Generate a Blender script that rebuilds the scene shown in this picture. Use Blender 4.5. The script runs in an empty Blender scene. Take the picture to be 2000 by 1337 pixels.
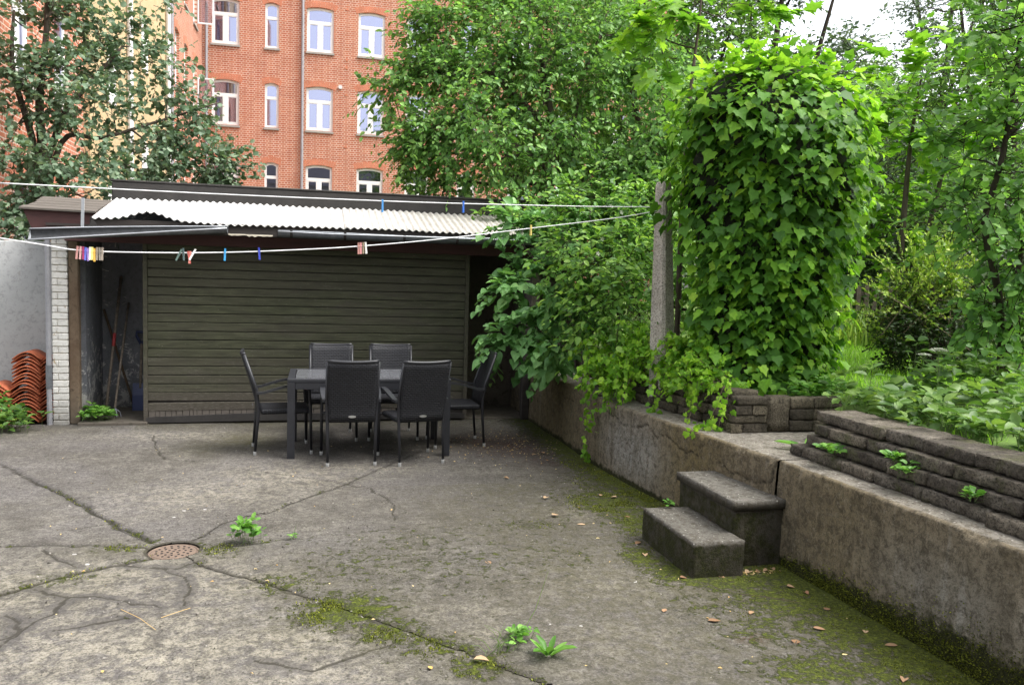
import bpy, math, random
import numpy as np
from mathutils import Vector, Matrix, noise

# ------------------------------------------------------------------ camera, sky, sun, exposure
scene = bpy.context.scene
COL = scene.collection
RAD = math.radians
YAW, PITCH, ROLL, EYE = RAD(13.5), RAD(4.2), RAD(1.6), 1.68

cam_data = bpy.data.cameras.new('camera')
cam_data.sensor_width = 36.0
cam_data.lens = 28.8
cam_data.clip_start = 0.05
cam_data.clip_end = 2000.0
cam = bpy.data.objects.new('camera', cam_data)
COL.objects.link(cam)
fwd = Vector((math.sin(YAW) * math.cos(PITCH), math.cos(YAW) * math.cos(PITCH), -math.sin(PITCH)))
right0 = Vector((math.cos(YAW), -math.sin(YAW), 0.0))
up0 = right0.cross(fwd)
right = (right0 * math.cos(ROLL) + up0 * math.sin(ROLL))
up = right.cross(fwd)
cam.matrix_world = Matrix(((right.x, up.x, -fwd.x, 0.0), (right.y, up.y, -fwd.y, 0.0),
                           (right.z, up.z, -fwd.z, EYE), (0, 0, 0, 1)))
scene.camera = cam

SUN_EL, SUN_AZ = RAD(58), RAD(112)          # azimuth measured from +y towards +x
world = bpy.data.worlds.new('World')
scene.world = world
world.use_nodes = True
wn = world.node_tree
wn.nodes.clear()
w_out = wn.nodes.new('ShaderNodeOutputWorld')
w_bg = wn.nodes.new('ShaderNodeBackground')
w_hsv = wn.nodes.new('ShaderNodeHueSaturation')
w_sky = wn.nodes.new('ShaderNodeTexSky')
w_sky.sky_type = 'NISHITA'
w_sky.sun_disc = False
w_sky.sun_elevation = SUN_EL
w_sky.sun_rotation = SUN_AZ
w_sky.air_density = 1.0
w_sky.dust_density = 4.0
w_sky.ozone_density = 1.0
w_hsv.inputs['Saturation'].default_value = 0.22      # thin overcast: nearly white sky
wn.links.new(w_sky.outputs[0], w_hsv.inputs['Color'])
wn.links.new(w_hsv.outputs[0], w_bg.inputs['Color'])
w_bg.inputs['Strength'].default_value = 0.15
wn.links.new(w_bg.outputs[0], w_out.inputs['Surface'])

sun_data = bpy.data.lights.new('sun', 'SUN')
sun_data.energy = 1.1
sun_data.angle = RAD(40)
sun_data.color = (1.0, 0.965, 0.91)
sun = bpy.data.objects.new('sun', sun_data)
COL.objects.link(sun)
sdir = Vector((math.sin(SUN_AZ) * math.cos(SUN_EL), math.cos(SUN_AZ) * math.cos(SUN_EL), math.sin(SUN_EL)))
sun.rotation_euler = sdir.to_track_quat('Z', 'Y').to_euler()
sun.location = (20, -6, 30)

scene.view_settings.view_transform = 'Standard'
scene.view_settings.look = 'None'
scene.view_settings.exposure = 1.65
scene.view_settings.gamma = 1.0
scene.view_settings.use_curve_mapping = False
scene.render.engine = 'CYCLES'
scene.cycles.use_denoising = True
scene.cycles.max_bounces = 6
scene.cycles.diffuse_bounces = 3
scene.cycles.glossy_bounces = 3
scene.cycles.transmission_bounces = 4
scene.cycles.transparent_max_bounces = 6
scene.cycles.sample_clamp_indirect = 6.0

# ------------------------------------------------------------------ helpers
rng = np.random.default_rng(7)
random.seed(7)
ORG = {}                                     # world origin of every thing's Empty


def tag(o, label=None, cat=None, group=None, kind=None):
    if label: o['label'] = label
    if cat: o['category'] = cat
    if group: o['group'] = group
    if kind: o['kind'] = kind
    return o


def thing(name, label, cat, loc=(0, 0, 0), rotz=0.0, group=None, kind=None):
    o = bpy.data.objects.new(name, None)
    o.empty_display_size = 0.1
    COL.objects.link(o)
    o.location = loc
    o.rotation_euler = (0, 0, rotz)
    ORG[o.name] = np.array(loc, float)
    return tag(o, label, cat, group, kind)


def mesh_data(name, verts, faces, mats, smooth=False, attrs=None, fmat=None):
    me = bpy.data.meshes.new(name)
    if isinstance(verts, np.ndarray) and isinstance(faces, np.ndarray):
        nv, (nf, k) = len(verts), faces.shape
        me.vertices.add(nv)
        me.vertices.foreach_set('co', np.ascontiguousarray(verts, np.float32).ravel())
        me.loops.add(nf * k)
        me.loops.foreach_set('vertex_index', np.ascontiguousarray(faces, np.int32).ravel())
        me.polygons.add(nf)
        me.polygons.foreach_set('loop_start', np.arange(0, nf * k, k, dtype=np.int32))
        me.polygons.foreach_set('loop_total', np.full(nf, k, np.int32))
        me.update(calc_edges=True)
    else:
        me.from_pydata([tuple(v) for v in verts], [], [tuple(f) for f in faces])
        me.update()
    for m in (mats if isinstance(mats, (list, tuple)) else [mats]):
        if m is not None: me.materials.append(m)
    if smooth:
        me.polygons.foreach_set('use_smooth', np.ones(len(me.polygons), bool))
    if fmat is not None:
        me.polygons.foreach_set('material_index', np.array(fmat, np.int32))
    for k_, arr in (attrs or {}).items():
        a = me.attributes.new(k_, 'FLOAT', 'POINT')
        a.data.foreach_set('value', np.ascontiguousarray(arr, np.float32))
    return me


def add(name, me, parent=None, kind=None):
    o = bpy.data.objects.new(name, me)
    COL.objects.link(o)
    if parent is not None:
        o.parent = parent
        ORG[o.name] = ORG.get(parent.name, np.zeros(3))
    else:
        ORG[o.name] = np.zeros(3)
    if kind: o['kind'] = kind
    return o


def obj(name, verts, faces, mat, parent=None, smooth=False, attrs=None, kind=None, world=True, fmat=None):
    """one mesh object; verts in world coordinates unless world=False"""
    v = np.array(verts, float)
    if parent is not None and world:
        v = v - ORG[parent.name]
    f = faces
    if isinstance(faces, np.ndarray) is False and len(faces) and len({len(x) for x in faces}) == 1 and len(faces) > 200:
        f = np.array(faces)
    return add(name, mesh_data(name, v, f, mat, smooth, attrs, fmat), parent, kind)


class MB:
    """collects boxes, tubes and sheets into one mesh"""
    def __init__(s): s.v, s.f = [], []

    def raw(s, verts, faces):
        b = len(s.v)
        s.v += [tuple(p) for p in verts]
        s.f += [tuple(b + i for i in q) for q in faces]
        return s

    def box(s, lo, hi, rot=None, bev=0.0, jit=0.0):
        lo, hi = Vector(lo), Vector(hi)
        c, h = (lo + hi) / 2, (hi - lo) / 2
        if bev <= 0:
            pts = [Vector((x * h.x, y * h.y, z * h.z)) for z in (-1, 1) for y in (-1, 1) for x in (-1, 1)]
            fs = [(0, 2, 3, 1), (4, 5, 7, 6), (0, 1, 5, 4), (2, 6, 7, 3), (0, 4, 6, 2), (1, 3, 7, 5)]
        else:
            pts, fs = [], []
            idx = {}
            for sx in (-1, 1):
                for sy in (-1, 1):
                    for sz in (-1, 1):
                        for a in range(3):
                            d = [h.x - bev, h.y - bev, h.z - bev]
                            d[a] = (h.x, h.y, h.z)[a]
                            idx[(sx, sy, sz, a)] = len(pts)
                            pts.append(Vector((sx * d[0], sy * d[1], sz * d[2])))
            for a in range(3):
                b_, c_ = (a + 1) % 3, (a + 2) % 3
                for sg in (-1, 1):
                    q = []
                    for (i, j) in ((-1, -1), (1, -1), (1, 1), (-1, 1)):
                        k = [0, 0, 0]; k[a] = sg; k[b_] = i; k[c_] = j
                        q.append(idx[(*k, a)])
                    fs.append(tuple(q if sg > 0 else q[::-1]))
            for a in range(3):
                b_, c_ = (a + 1) % 3, (a + 2) % 3
                for i in (-1, 1):
                    for j in (-1, 1):
                        k0 = [0, 0, 0]; k0[b_] = i; k0[c_] = j; k1 = list(k0); k0[a] = -1; k1[a] = 1
                        q = [idx[(*k0, b_)], idx[(*k1, b_)], idx[(*k1, c_)], idx[(*k0, c_)]]
                        fs.append(tuple(q if i * j > 0 else q[::-1]))
            for sx in (-1, 1):
                for sy in (-1, 1):
                    for sz in (-1, 1):
                        q = [idx[(sx, sy, sz, a)] for a in range(3)]
                        fs.append(tuple(q if sx * sy * sz > 0 else q[::-1]))
        if jit: pts = [p + Vector((random.uniform(-jit, jit), random.uniform(-jit, jit), random.uniform(-jit, jit))) for p in pts]
        if rot is not None: pts = [rot @ p for p in pts]
        return s.raw([p + c for p in pts], fs)

    def tube(s, pts, r, n=6, caps=True, flat=1.0):
        pts = [Vector(p) for p in pts]
        rs = r if isinstance(r, (list, tuple)) else [r] * len(pts)
        b = len(s.v)
        prev = None
        for i, p in enumerate(pts):
            t = (pts[min(i + 1, len(pts) - 1)] - pts[max(i - 1, 0)])
            if t.length < 1e-9: t = Vector((0, 0, 1))
            t.normalize()
            a = prev if prev is not None else (Vector((0, 0, 1)) if abs(t.z) < 0.9 else Vector((1, 0, 0)))
            x = (a - t * a.dot(t))
            if x.length < 1e-6: x = t.orthogonal()
            x.normalize()
            prev = x
            y = t.cross(x)
            for k in range(n):
                an = 2 * math.pi * k / n
                s.v.append(tuple(p + x * (math.cos(an) * rs[i] * flat) + y * (math.sin(an) * rs[i])))
        for i in range(len(pts) - 1):
            for k in range(n):
                k2 = (k + 1) % n
                s.f.append((b + i * n + k, b + i * n + k2, b + (i + 1) * n + k2, b + (i + 1) * n + k))
        if caps:
            s.f.append(tuple(b + k for k in range(n))[::-1])
            s.f.append(tuple(b + (len(pts) - 1) * n + k for k in range(n)))
        return s

    def lathe(s, c, prof, n=12, axis=2):
        b = len(s.v)
        for (r, h) in prof:
            for k in range(n):
                an = 2 * math.pi * k / n
                p = [0, 0, 0]
                p[axis] = h; p[(axis + 1) % 3] = r * math.cos(an); p[(axis + 2) % 3] = r * math.sin(an)
                s.v.append((c[0] + p[0], c[1] + p[1], c[2] + p[2]))
        for i in range(len(prof) - 1):
            for k in range(n):
                k2 = (k + 1) % n
                s.f.append((b + i * n + k, b + i * n + k2, b + (i + 1) * n + k2, b + (i + 1) * n + k))
        s.f.append(tuple(b + k for k in range(n))[::-1])
        s.f.append(tuple(b + (len(prof) - 1) * n + k for k in range(n)))
        return s

    def strip(s, pts, width_dir, w, th, n_dir=(0, 0, 1)):
        """flat bar following pts: width w along width_dir, thickness th along n_dir"""
        wd, nd_ = Vector(width_dir).normalized() * w / 2, Vector(n_dir).normalized() * th / 2
        b = len(s.v)
        for p in pts:
            p = Vector(p)
            for q in (p - wd - nd_, p + wd - nd_, p + wd + nd_, p - wd + nd_): s.v.append(tuple(q))
        for i in range(len(pts) - 1):
            for k in range(4):
                k2 = (k + 1) % 4
                s.f.append((b + i * 4 + k, b + i * 4 + k2, b + i * 4 + 4 + k2, b + i * 4 + 4 + k))
        e = b + (len(pts) - 1) * 4
        s.f += [(b + 3, b + 2, b + 1, b), (e, e + 1, e + 2, e + 3)]
        return s

    def build(s, name, mat, parent=None, smooth=False, kind=None, world=True):
        return obj(name, s.v, s.f, mat, parent, smooth, None, kind, world)

    def data(s, name, mat, smooth=False):
        return mesh_data(name, s.v, s.f, mat, smooth)


# ------------------------------------------------------------------ node materials
class Mat:
    def __init__(s, name):
        s.m = bpy.data.materials.new(name)
        s.m.use_nodes = True
        s.t = s.m.node_tree
        s.t.nodes.clear()
        s.out = s.t.nodes.new('ShaderNodeOutputMaterial')

    def nd(s, typ, props=None, ins=None, out=0):
        n = s.t.nodes.new(typ)
        for k, v in (props or {}).items(): setattr(n, k, v)
        for k, v in (ins or {}).items():
            sock = n.inputs[k]
            if hasattr(v, 'is_output'): s.t.links.new(v, sock)
            else:
                if hasattr(sock, 'default_value') and isinstance(v, (tuple, list)) and len(v) == 3 and len(sock.default_value) == 4: v = (*v, 1.0)
                sock.default_value = v
        return n.outputs[out]

    def coord(s, kind='Object', scale=(1, 1, 1), rot=(0, 0, 0), loc=(0, 0, 0)):
        if kind == 'World':
            c = s.nd('ShaderNodeNewGeometry')
        else:
            n = s.t.nodes.new('ShaderNodeTexCoord'); c = n.outputs[kind]
        return s.nd('ShaderNodeMapping', None, {'Vector': c, 'Scale': scale, 'Rotation': rot, 'Location': loc})

    def noise(s, vec, scale=5.0, detail=4.0, rough=0.55, dist=0.0, out=0):
        return s.nd('ShaderNodeTexNoise', None, {'Vector': vec, 'Scale': scale, 'Detail': detail, 'Roughness': rough, 'Distortion': dist}, out)

    def voro(s, vec, scale=5.0, feature='F1', out=0, rand=1.0):
        return s.nd('ShaderNodeTexVoronoi', {'feature': feature}, {'Vector': vec, 'Scale': scale, 'Randomness': rand}, out)

    def ramp(s, fac, stops, interp='LINEAR'):
        n = s.t.nodes.new('ShaderNodeValToRGB')
        n.color_ramp.interpolation = interp
        e = n.color_ramp.elements
        while len(e) < len(stops): e.new(0.5)
        for i, (p, c) in enumerate(stops):
            e[i].position = p
            e[i].color = (c, c, c, 1) if not isinstance(c, (tuple, list)) else (*c[:3], 1)
        s.t.links.new(fac, n.inputs[0])
        return n.outputs[0]

    def mix(s, fac, a, b, mode='MIX'):
        n = s.t.nodes.new('ShaderNodeMix')
        n.data_type = 'RGBA'; n.blend_type = mode
        for sock, v in ((n.inputs[0], fac), (n.inputs[6], a), (n.inputs[7], b)):
            if hasattr(v, 'is_output'): s.t.links.new(v, sock)
            elif isinstance(v, (tuple, list)): sock.default_value = (*v[:3], 1)
            else: sock.default_value = v
        return n.outputs[2]

    def math(s, op, a, b=0.0, clamp=False):
        n = s.t.nodes.new('ShaderNodeMath'); n.operation = op; n.use_clamp = clamp
        for sock, v in ((n.inputs[0], a), (n.inputs[1], b)):
            if hasattr(v, 'is_output'): s.t.links.new(v, sock)
            else: sock.default_value = v
        return n.outputs[0]

    def attr(s, name):
        n = s.t.nodes.new('ShaderNodeAttribute'); n.attribute_name = name
        return n.outputs['Fac']

    def rand(s):
        n = s.t.nodes.new('ShaderNodeObjectInfo')
        return n.outputs['Random']

    def sep(s, vec, i):
        return s.nd('ShaderNodeSeparateXYZ', None, {'Vector': vec}, i)

    def bump(s, h, strength=0.5, dist=0.01, normal=None):
        ins = {'Height': h, 'Strength': strength, 'Distance': dist}
        if normal is not None: ins['Normal'] = normal
        return s.nd('ShaderNodeBump', None, ins)

    def pbsdf(s, color, rough=0.8, metal=0.0, spec=0.5, normal=None, **kw):
        ins = {'Base Color': color, 'Roughness': rough, 'Metallic': metal, 'Specular IOR Level': spec}
        if normal is not None: ins['Normal'] = normal
        ins.update(kw)
        return s.nd('ShaderNodeBsdfPrincipled', None, ins)

    def done(s, shader):
        s.t.links.new(shader, s.out.inputs['Surface'])
        return s.m


def simple(name, col, rough=0.7, metal=0.0, spec=0.5, var=0.25, scale=12.0, bump=0.15, bdist=0.004, kind='Object', stretch=(1, 1, 1)):
    m = Mat(name)
    c = m.coord(kind, stretch)
    n = m.noise(c, scale, 5, 0.6)
    n2 = m.noise(c, scale * 7, 3, 0.6)
    f = m.math('ADD', m.math('MULTIPLY', n, 0.65), m.math('MULTIPLY', n2, 0.35))
    dark = tuple(x * (1 - var) for x in col)
    lite = tuple(min(1, x * (1 + var)) for x in col)
    colr = m.ramp(f, [(0.3, dark), (0.7, lite)])
    return m.done(m.pbsdf(colr, rough, metal, spec, m.bump(f, bump, bdist)))
# ------------------------------------------------------------------ materials
def m_ground():
    m = Mat('weathered_concrete_paving')
    c = m.coord('World')
    big = m.noise(c, 0.9, 5, 0.6, 0.4)
    mid = m.noise(c, 4.5, 6, 0.65, 0.3)
    fine = m.noise(c, 24.0, 6, 0.72, 0.2)
    grit = m.noise(c, 85.0, 4, 0.75)
    base = m.ramp(mid, [(0.30, (0.058, 0.051, 0.042)), (0.5, (0.112, 0.102, 0.087)), (0.70, (0.190, 0.174, 0.148))])
    mauve = m.ramp(big, [(0.42, 0.0), (0.62, 0.55)])
    base = m.mix(mauve, base, (0.160, 0.148, 0.148))
    # pale worn patches, dark damp patches with the shade under the table painted in
    lightm = m.math('MULTIPLY', m.attr('light'), m.ramp(m.noise(c, 11.0, 7, 0.75, 0.5), [(0.42, 0.0), (0.56, 1.0)]))
    base = m.mix(lightm, base, (0.33, 0.300, 0.232))
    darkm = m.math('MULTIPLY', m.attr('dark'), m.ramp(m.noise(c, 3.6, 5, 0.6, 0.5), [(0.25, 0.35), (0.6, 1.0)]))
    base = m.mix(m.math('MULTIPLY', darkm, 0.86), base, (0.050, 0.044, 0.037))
    base = m.mix(m.ramp(fine, [(0.38, 0.7), (0.54, 0.0)]), base, (0.044, 0.040, 0.034))
    base = m.mix(m.ramp(fine, [(0.56, 0.0), (0.72, 0.38)]), base, (0.30, 0.275, 0.235))
    base = m.mix(m.ramp(grit, [(0.36, 0.75), (0.50, 0.0)]), base, (0.030, 0.027, 0.023))
    base = m.mix(m.ramp(grit, [(0.56, 0.0), (0.72, 0.6)]), base, (0.31, 0.295, 0.26))
    base = m.mix(m.ramp(m.noise(c, 46.0, 2, 0.5), [(0.66, 0.0), (0.70, 0.8)]), base, (0.032, 0.028, 0.024))
    # reddish debris
    redm = m.math('MULTIPLY', m.attr('red'), m.ramp(m.noise(c, 26.0, 5, 0.75, 0.4), [(0.46, 0.0), (0.58, 0.95)]))
    base = m.mix(redm, base, (0.060, 0.018, 0.013))
    # wide tarry bands along the old cracks, then the open cracks themselves
    bandv = m.math('ADD', m.attr('band'), m.math('MULTIPLY', m.math('SUBTRACT', m.noise(c, 18.0, 5, 0.7), 0.5), 0.55))
    base = m.mix(m.ramp(bandv, [(0.26, 0.0), (0.66, 0.58)]), base, (0.060, 0.055, 0.052))
    crk = m.ramp(m.attr('crack'), [(0.25, 0.0), (0.6, 1.0)])
    base = m.mix(m.math('MULTIPLY', crk, 0.90), base, (0.034, 0.030, 0.023))
    # moss
    mn = m.math('ADD', m.math('MULTIPLY', m.noise(c, 15.0, 6, 0.7, 0.3), 0.72), m.math('MULTIPLY', m.noise(c, 60.0, 4, 0.7), 0.38))
    mossv = m.math('ADD', m.math('MULTIPLY', m.attr('moss'), 0.60), m.math('MULTIPLY', m.math('SUBTRACT', mn, 0.57), 2.3))
    mossm = m.ramp(mossv, [(0.26, 0.0), (0.46, 1.0)])
    mosscol = m.ramp(m.noise(c, 55.0, 4, 0.7), [(0.3, (0.024, 0.030, 0.005)), (0.52, (0.066, 0.082, 0.010)), (0.72, (0.155, 0.180, 0.018))])
    # thin algae film without relief
    film = m.math('MULTIPLY', m.attr('film'), m.ramp(m.noise(c, 13.0, 7, 0.75, 0.4), [(0.36, 0.05), (0.58, 0.85)]))
    base = m.mix(film, base, (0.058, 0.053, 0.020))
    col = m.mix(mossm, base, mosscol)
    h = m.math('ADD', m.math('MULTIPLY', fine, 0.6), m.math('MULTIPLY', grit, 0.5))
    h = m.math('ADD', h, m.math('MULTIPLY', mossm, m.math('ADD', 0.5, m.math('MULTIPLY', m.noise(c, 130.0, 3, 0.7), 1.6))))
    rough = m.ramp(mossm, [(0.0, 0.86), (1.0, 0.97)])
    return m.done(m.pbsdf(col, rough, 0, 0.3, m.bump(h, 0.9, 0.008)))


def m_wall():
    m = Mat('stained_cast_concrete')
    c = m.coord('World')
    st = m.coord('World', (5.0, 5.0, 0.55))
    mid = m.noise(c, 5.0, 6, 0.65, 0.2)
    fine = m.noise(c, 46.0, 5, 0.7)
    streak = m.noise(st, 2.0, 5, 0.6, 0.3)
    col = m.ramp(mid, [(0.28, (0.125, 0.100, 0.064)), (0.55, (0.192, 0.157, 0.103)), (0.75, (0.255, 0.216, 0.152))])
    col = m.mix(m.ramp(streak, [(0.30, 0.72), (0.50, 0.0)]), col, (0.085, 0.072, 0.050))
    col = m.mix(m.ramp(streak, [(0.58, 0.0), (0.76, 0.55)]), col, (0.33, 0.31, 0.27))
    col = m.mix(m.math('MULTIPLY', m.attr('pale'), m.ramp(streak, [(0.3, 0.25), (0.6, 0.9)])), col, (0.34, 0.345, 0.33))
    col = m.mix(m.math('MULTIPLY', m.attr('ochre'), m.ramp(mid, [(0.3, 0.3), (0.65, 0.9)])), col, (0.170, 0.130, 0.052))
    col = m.mix(m.math('MULTIPLY', m.attr('top'), m.ramp(fine, [(0.3, 0.35), (0.65, 0.95)])), col, (0.285, 0.268, 0.235))
    col = m.mix(m.ramp(m.noise(c, 20.0, 7, 0.8, 0.5), [(0.40, 0.75), (0.53, 0.0)]), col, (0.055, 0.046, 0.031))
    col = m.mix(m.ramp(m.noise(c, 33.0, 5, 0.75, 0.5), [(0.55, 0.0), (0.68, 0.5)]), col, (0.29, 0.258, 0.200))
    col = m.mix(m.ramp(m.noise(c, 80.0, 4, 0.75), [(0.38, 0.5), (0.5, 0.0)]), col, (0.045, 0.038, 0.027))
    spots = m.voro(c, 26.0, 'F1', 0)
    col = m.mix(m.math('MULTIPLY', m.attr('top'), m.ramp(spots, [(0.09, 0.9), (0.16, 0.0)])), col, (0.52, 0.50, 0.45))
    col = m.mix(m.math('MULTIPLY', m.attr('crack'), 0.93), col, (0.030, 0.024, 0.016))
    mossv = m.math('ADD', m.attr('moss'), m.math('MULTIPLY', m.math('SUBTRACT', m.noise(c, 13.0, 6, 0.7), 0.5), 1.5))
    mossm = m.ramp(mossv, [(0.38, 0.0), (0.66, 1.0)])
    mcol = m.ramp(m.noise(c, 70.0, 4, 0.7), [(0.3, (0.012, 0.012, 0.005)), (0.6, (0.030, 0.032, 0.009)), (0.75, (0.062, 0.068, 0.014))])
    col = m.mix(mossm, col, mcol)
    h = m.math('ADD', m.math('MULTIPLY', fine, 0.9), m.math('MULTIPLY', mid, 1.2))
    h = m.math('ADD', h, m.math('MULTIPLY', m.noise(c, 150.0, 3, 0.7), 0.45))
    return m.done(m.pbsdf(col, 0.93, 0, 0.25, m.bump(h, 1.0, 0.011)))


def m_stone(name, a, b, c_, lich=0.25):
    m = Mat(name)
    c = m.coord('World')
    off = m.math('MULTIPLY', m.rand(), 7.0)
    v = m.nd('ShaderNodeVectorMath', {'operation': 'ADD'}, {0: c, 1: m.nd('ShaderNodeCombineXYZ', None, {0: off, 1: off, 2: off})})
    n = m.noise(v, 9.0, 6, 0.7, 0.2)
    f = m.noise(v, 60.0, 5, 0.75)
    col = m.ramp(n, [(0.3, a), (0.52, b), (0.72, c_)])
    col = m.mix(1.0, col, m.ramp(m.rand(), [(0.0, (0.62, 0.60, 0.58)), (0.5, (1.0, 0.98, 0.95)), (1.0, (1.35, 1.30, 1.18))]), 'MULTIPLY')
    col = m.mix(m.ramp(f, [(0.36, 0.7), (0.5, 0.0)]), col, tuple(x * 0.35 for x in a))
    col = m.mix(m.ramp(f, [(0.60, 0.0), (0.74, lich)]), col, (0.42, 0.40, 0.34))
    col = m.mix(m.ramp(m.noise(v, 5.0, 5, 0.7), [(0.54, 0.0), (0.68, lich * 1.6)]), col, (0.085, 0.09, 0.035))
    col = m.mix(m.ramp(m.noise(v, 75.0, 4, 0.8), [(0.38, 0.8), (0.5, 0.0)]), col, tuple(x * 0.3 for x in a))
    h = m.math('ADD', m.math('MULTIPLY', n, 1.2), m.math('ADD', f, m.math('MULTIPLY', m.noise(v, 110.0, 3, 0.7), 0.5)))
    return m.done(m.pbsdf(col, 0.95, 0, 0.2, m.bump(h, 1.0, 0.013)))


def m_brickwall(name, along='x', warm=1.0):
    m = Mat(name)
    n0 = m.t.nodes.new('ShaderNodeNewGeometry')
    x = m.sep(n0.outputs[0], 0 if along == 'x' else 1)
    z = m.sep(n0.outputs[0], 2)
    v = m.nd('ShaderNodeCombineXYZ', None, {0: x, 1: z, 2: 0.0})
    wob = m.noise(v, 1.7, 3, 0.6)
    def brick(c1, c2, cm):
        return m.nd('ShaderNodeTexBrick', {'offset': 0.5, 'offset_frequency': 2, 'squash': 0.5, 'squash_frequency': 2},
                    {'Vector': v, 'Color1': c1, 'Color2': c2, 'Mortar': cm, 'Scale': 1.0, 'Mortar Size': 0.0125,
                     'Mortar Smooth': 0.35, 'Bias': 0.0, 'Brick Width': 0.235, 'Row Height': 0.0765})
    col = brick((0.49 * warm, 0.172, 0.096), (0.38 * warm, 0.115, 0.064), (0.66, 0.52, 0.42))
    hgt = m.nd('ShaderNodeTexBrick', {'offset': 0.5, 'offset_frequency': 2, 'squash': 0.5, 'squash_frequency': 2},
               {'Vector': v, 'Color1': (1, 1, 1), 'Color2': (0.85, 0.85, 0.85), 'Mortar': (0, 0, 0), 'Scale': 1.0, 'Mortar Size': 0.0095,
                'Mortar Smooth': 0.35, 'Bias': 0.0, 'Brick Width': 0.235, 'Row Height': 0.0765})
    col = m.mix(m.ramp(wob, [(0.35, 0.25), (0.6, 0.0)]), col, (0.30, 0.085, 0.045))
    col = m.mix(m.ramp(m.noise(v, 0.5, 4, 0.6), [(0.5, 0.0), (0.75, 0.35)]), col, (0.60, 0.27, 0.165))
    col = m.mix(m.ramp(m.noise(v, 22.0, 3, 0.6), [(0.56, 0.0), (0.74, 0.4)]), col, (0.62, 0.42, 0.31))
    return m.done(m.pbsdf(col, 0.9, 0, 0.25, m.bump(hgt, 0.9, 0.012)))


def m_boards():
    m = Mat('old_green_painted_boards')
    c = m.coord('World', (1.0, 1.0, 9.0))
    r = m.rand()
    off = m.nd('ShaderNodeCombineXYZ', None, {0: m.math('MULTIPLY', r, 40.0), 1: 0.0, 2: m.math('MULTIPLY', r, 13.0)})
    v = m.nd('ShaderNodeVectorMath', {'operation': 'ADD'}, {0: c, 1: off})
    grain = m.noise(v, 4.0, 6, 0.65, 0.2)
    fine = m.noise(m.nd('ShaderNodeVectorMath', {'operation': 'ADD'}, {0: m.coord('World', (3.0, 1.0, 60.0)), 1: off}), 6.0, 5, 0.7)
    col = m.ramp(grain, [(0.28, (0.026, 0.028, 0.016)), (0.5, (0.052, 0.056, 0.031)), (0.72, (0.086, 0.090, 0.052))])
    col = m.mix(m.ramp(r, [(0.0, 0.0), (1.0, 0.45)]), col, (0.060, 0.052, 0.040))
    z = m.sep(m.nd('ShaderNodeNewGeometry'), 2)
    flk = m.ramp(m.noise(m.coord('World', (1.0, 1.0, 2.2)), 42.0, 3, 0.6), [(0.675, 0.0), (0.71, 0.85)])
    col = m.mix(flk, col, (0.30, 0.28, 0.23))
    col = m.mix(m.ramp(m.noise(m.coord('World', (1.0, 1.0, 3.0)), 1.6, 5, 0.65, 0.5), [(0.48, 0.0), (0.68, 0.5)]), col, (0.060, 0.052, 0.042))
    low = m.ramp(z, [(0.18, 1.0), (0.42, 0.35), (0.75, 0.0)])            # the lowest boards have lost their paint to splashing
    col = m.mix(m.math('MULTIPLY', low, 0.8), col, (0.072, 0.060, 0.049))
    bare = m.math('MULTIPLY', m.ramp(fine, [(0.52, 0.0), (0.64, 1.0)]), m.math('ADD', m.math('MULTIPLY', low, 0.55), m.ramp(m.noise(c, 2.0, 4, 0.6), [(0.56, 0.0), (0.72, 0.6)])))
    col = m.mix(bare, col, (0.27, 0.25, 0.215))
    col = m.mix(m.ramp(fine, [(0.32, 0.65), (0.46, 0.0)]), col, (0.030, 0.028, 0.017))
    return m.done(m.pbsdf(col, 0.85, 0, 0.3, m.bump(m.math('ADD', grain, fine), 0.5, 0.004)))


def m_corrugated():
    m = Mat('painted_corrugated_sheet')
    g = m.nd('ShaderNodeNewGeometry')
    c = m.coord('World')
    x = m.sep(g, 0)
    lich = m.ramp(m.math('MULTIPLY', m.math('ADD', x, 1.3), 0.30), [(0.0, 0.0), (0.85, 1.0)])
    n = m.noise(c, 7.0, 6, 0.7, 0.4)
    f = m.noise(c, 34.0, 5, 0.75)
    col = m.ramp(n, [(0.3, (0.50, 0.48, 0.45)), (0.55, (0.68, 0.67, 0.65))])
    col = m.mix(m.math('MULTIPLY', lich, m.ramp(n, [(0.25, 0.9), (0.7, 0.55)])), col, (0.27, 0.25, 0.205))
    col = m.mix(m.math('MULTIPLY', m.ramp(f, [(0.60, 0.0), (0.68, 0.9)]), m.math('ADD', 0.10, lich)), col, (0.11, 0.10, 0.075))
    col = m.mix(m.ramp(m.noise(m.coord('World', (3.0, 0.7, 1.0)), 5.0, 5, 0.7, 0.8), [(0.66, 0.0), (0.71, 0.8)]), col, (0.10, 0.085, 0.075))
    return m.done(m.pbsdf(col, 0.8, 0, 0.35, m.bump(f, 0.35, 0.004)))


def m_plaster_peel(name, a, b, under, amount=0.5, low=0.9):
    m = Mat(name)
    c = m.coord('World')
    n = m.noise(c, 2.6, 6, 0.65, 0.3)
    f = m.noise(c, 22.0, 5, 0.7)
    col = m.ramp(n, [(0.3, a), (0.7, b)])
    z = m.sep(m.nd('ShaderNodeNewGeometry'), 2)
    peel = m.math('ADD', m.noise(c, 7.5, 6, 0.75, 0.6), m.math('MULTIPLY', m.ramp(z, [(0.15, 0.16), (low, 0.0)]), amount))
    col = m.mix(m.ramp(peel, [(0.62, 0.0), (0.645, 1.0)]), col, under)
    col = m.mix(m.ramp(f, [(0.32, 0.5), (0.5, 0.0)]), col, tuple(x * 0.5 for x in a))
    col = m.mix(m.ramp(z, [(0.05, 0.6), (0.4, 0.0)]), col, (0.07, 0.062, 0.05))
    return m.done(m.pbsdf(col, 0.92, 0, 0.25, m.bump(m.math('ADD', f, peel), 0.5, 0.006)))


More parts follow.
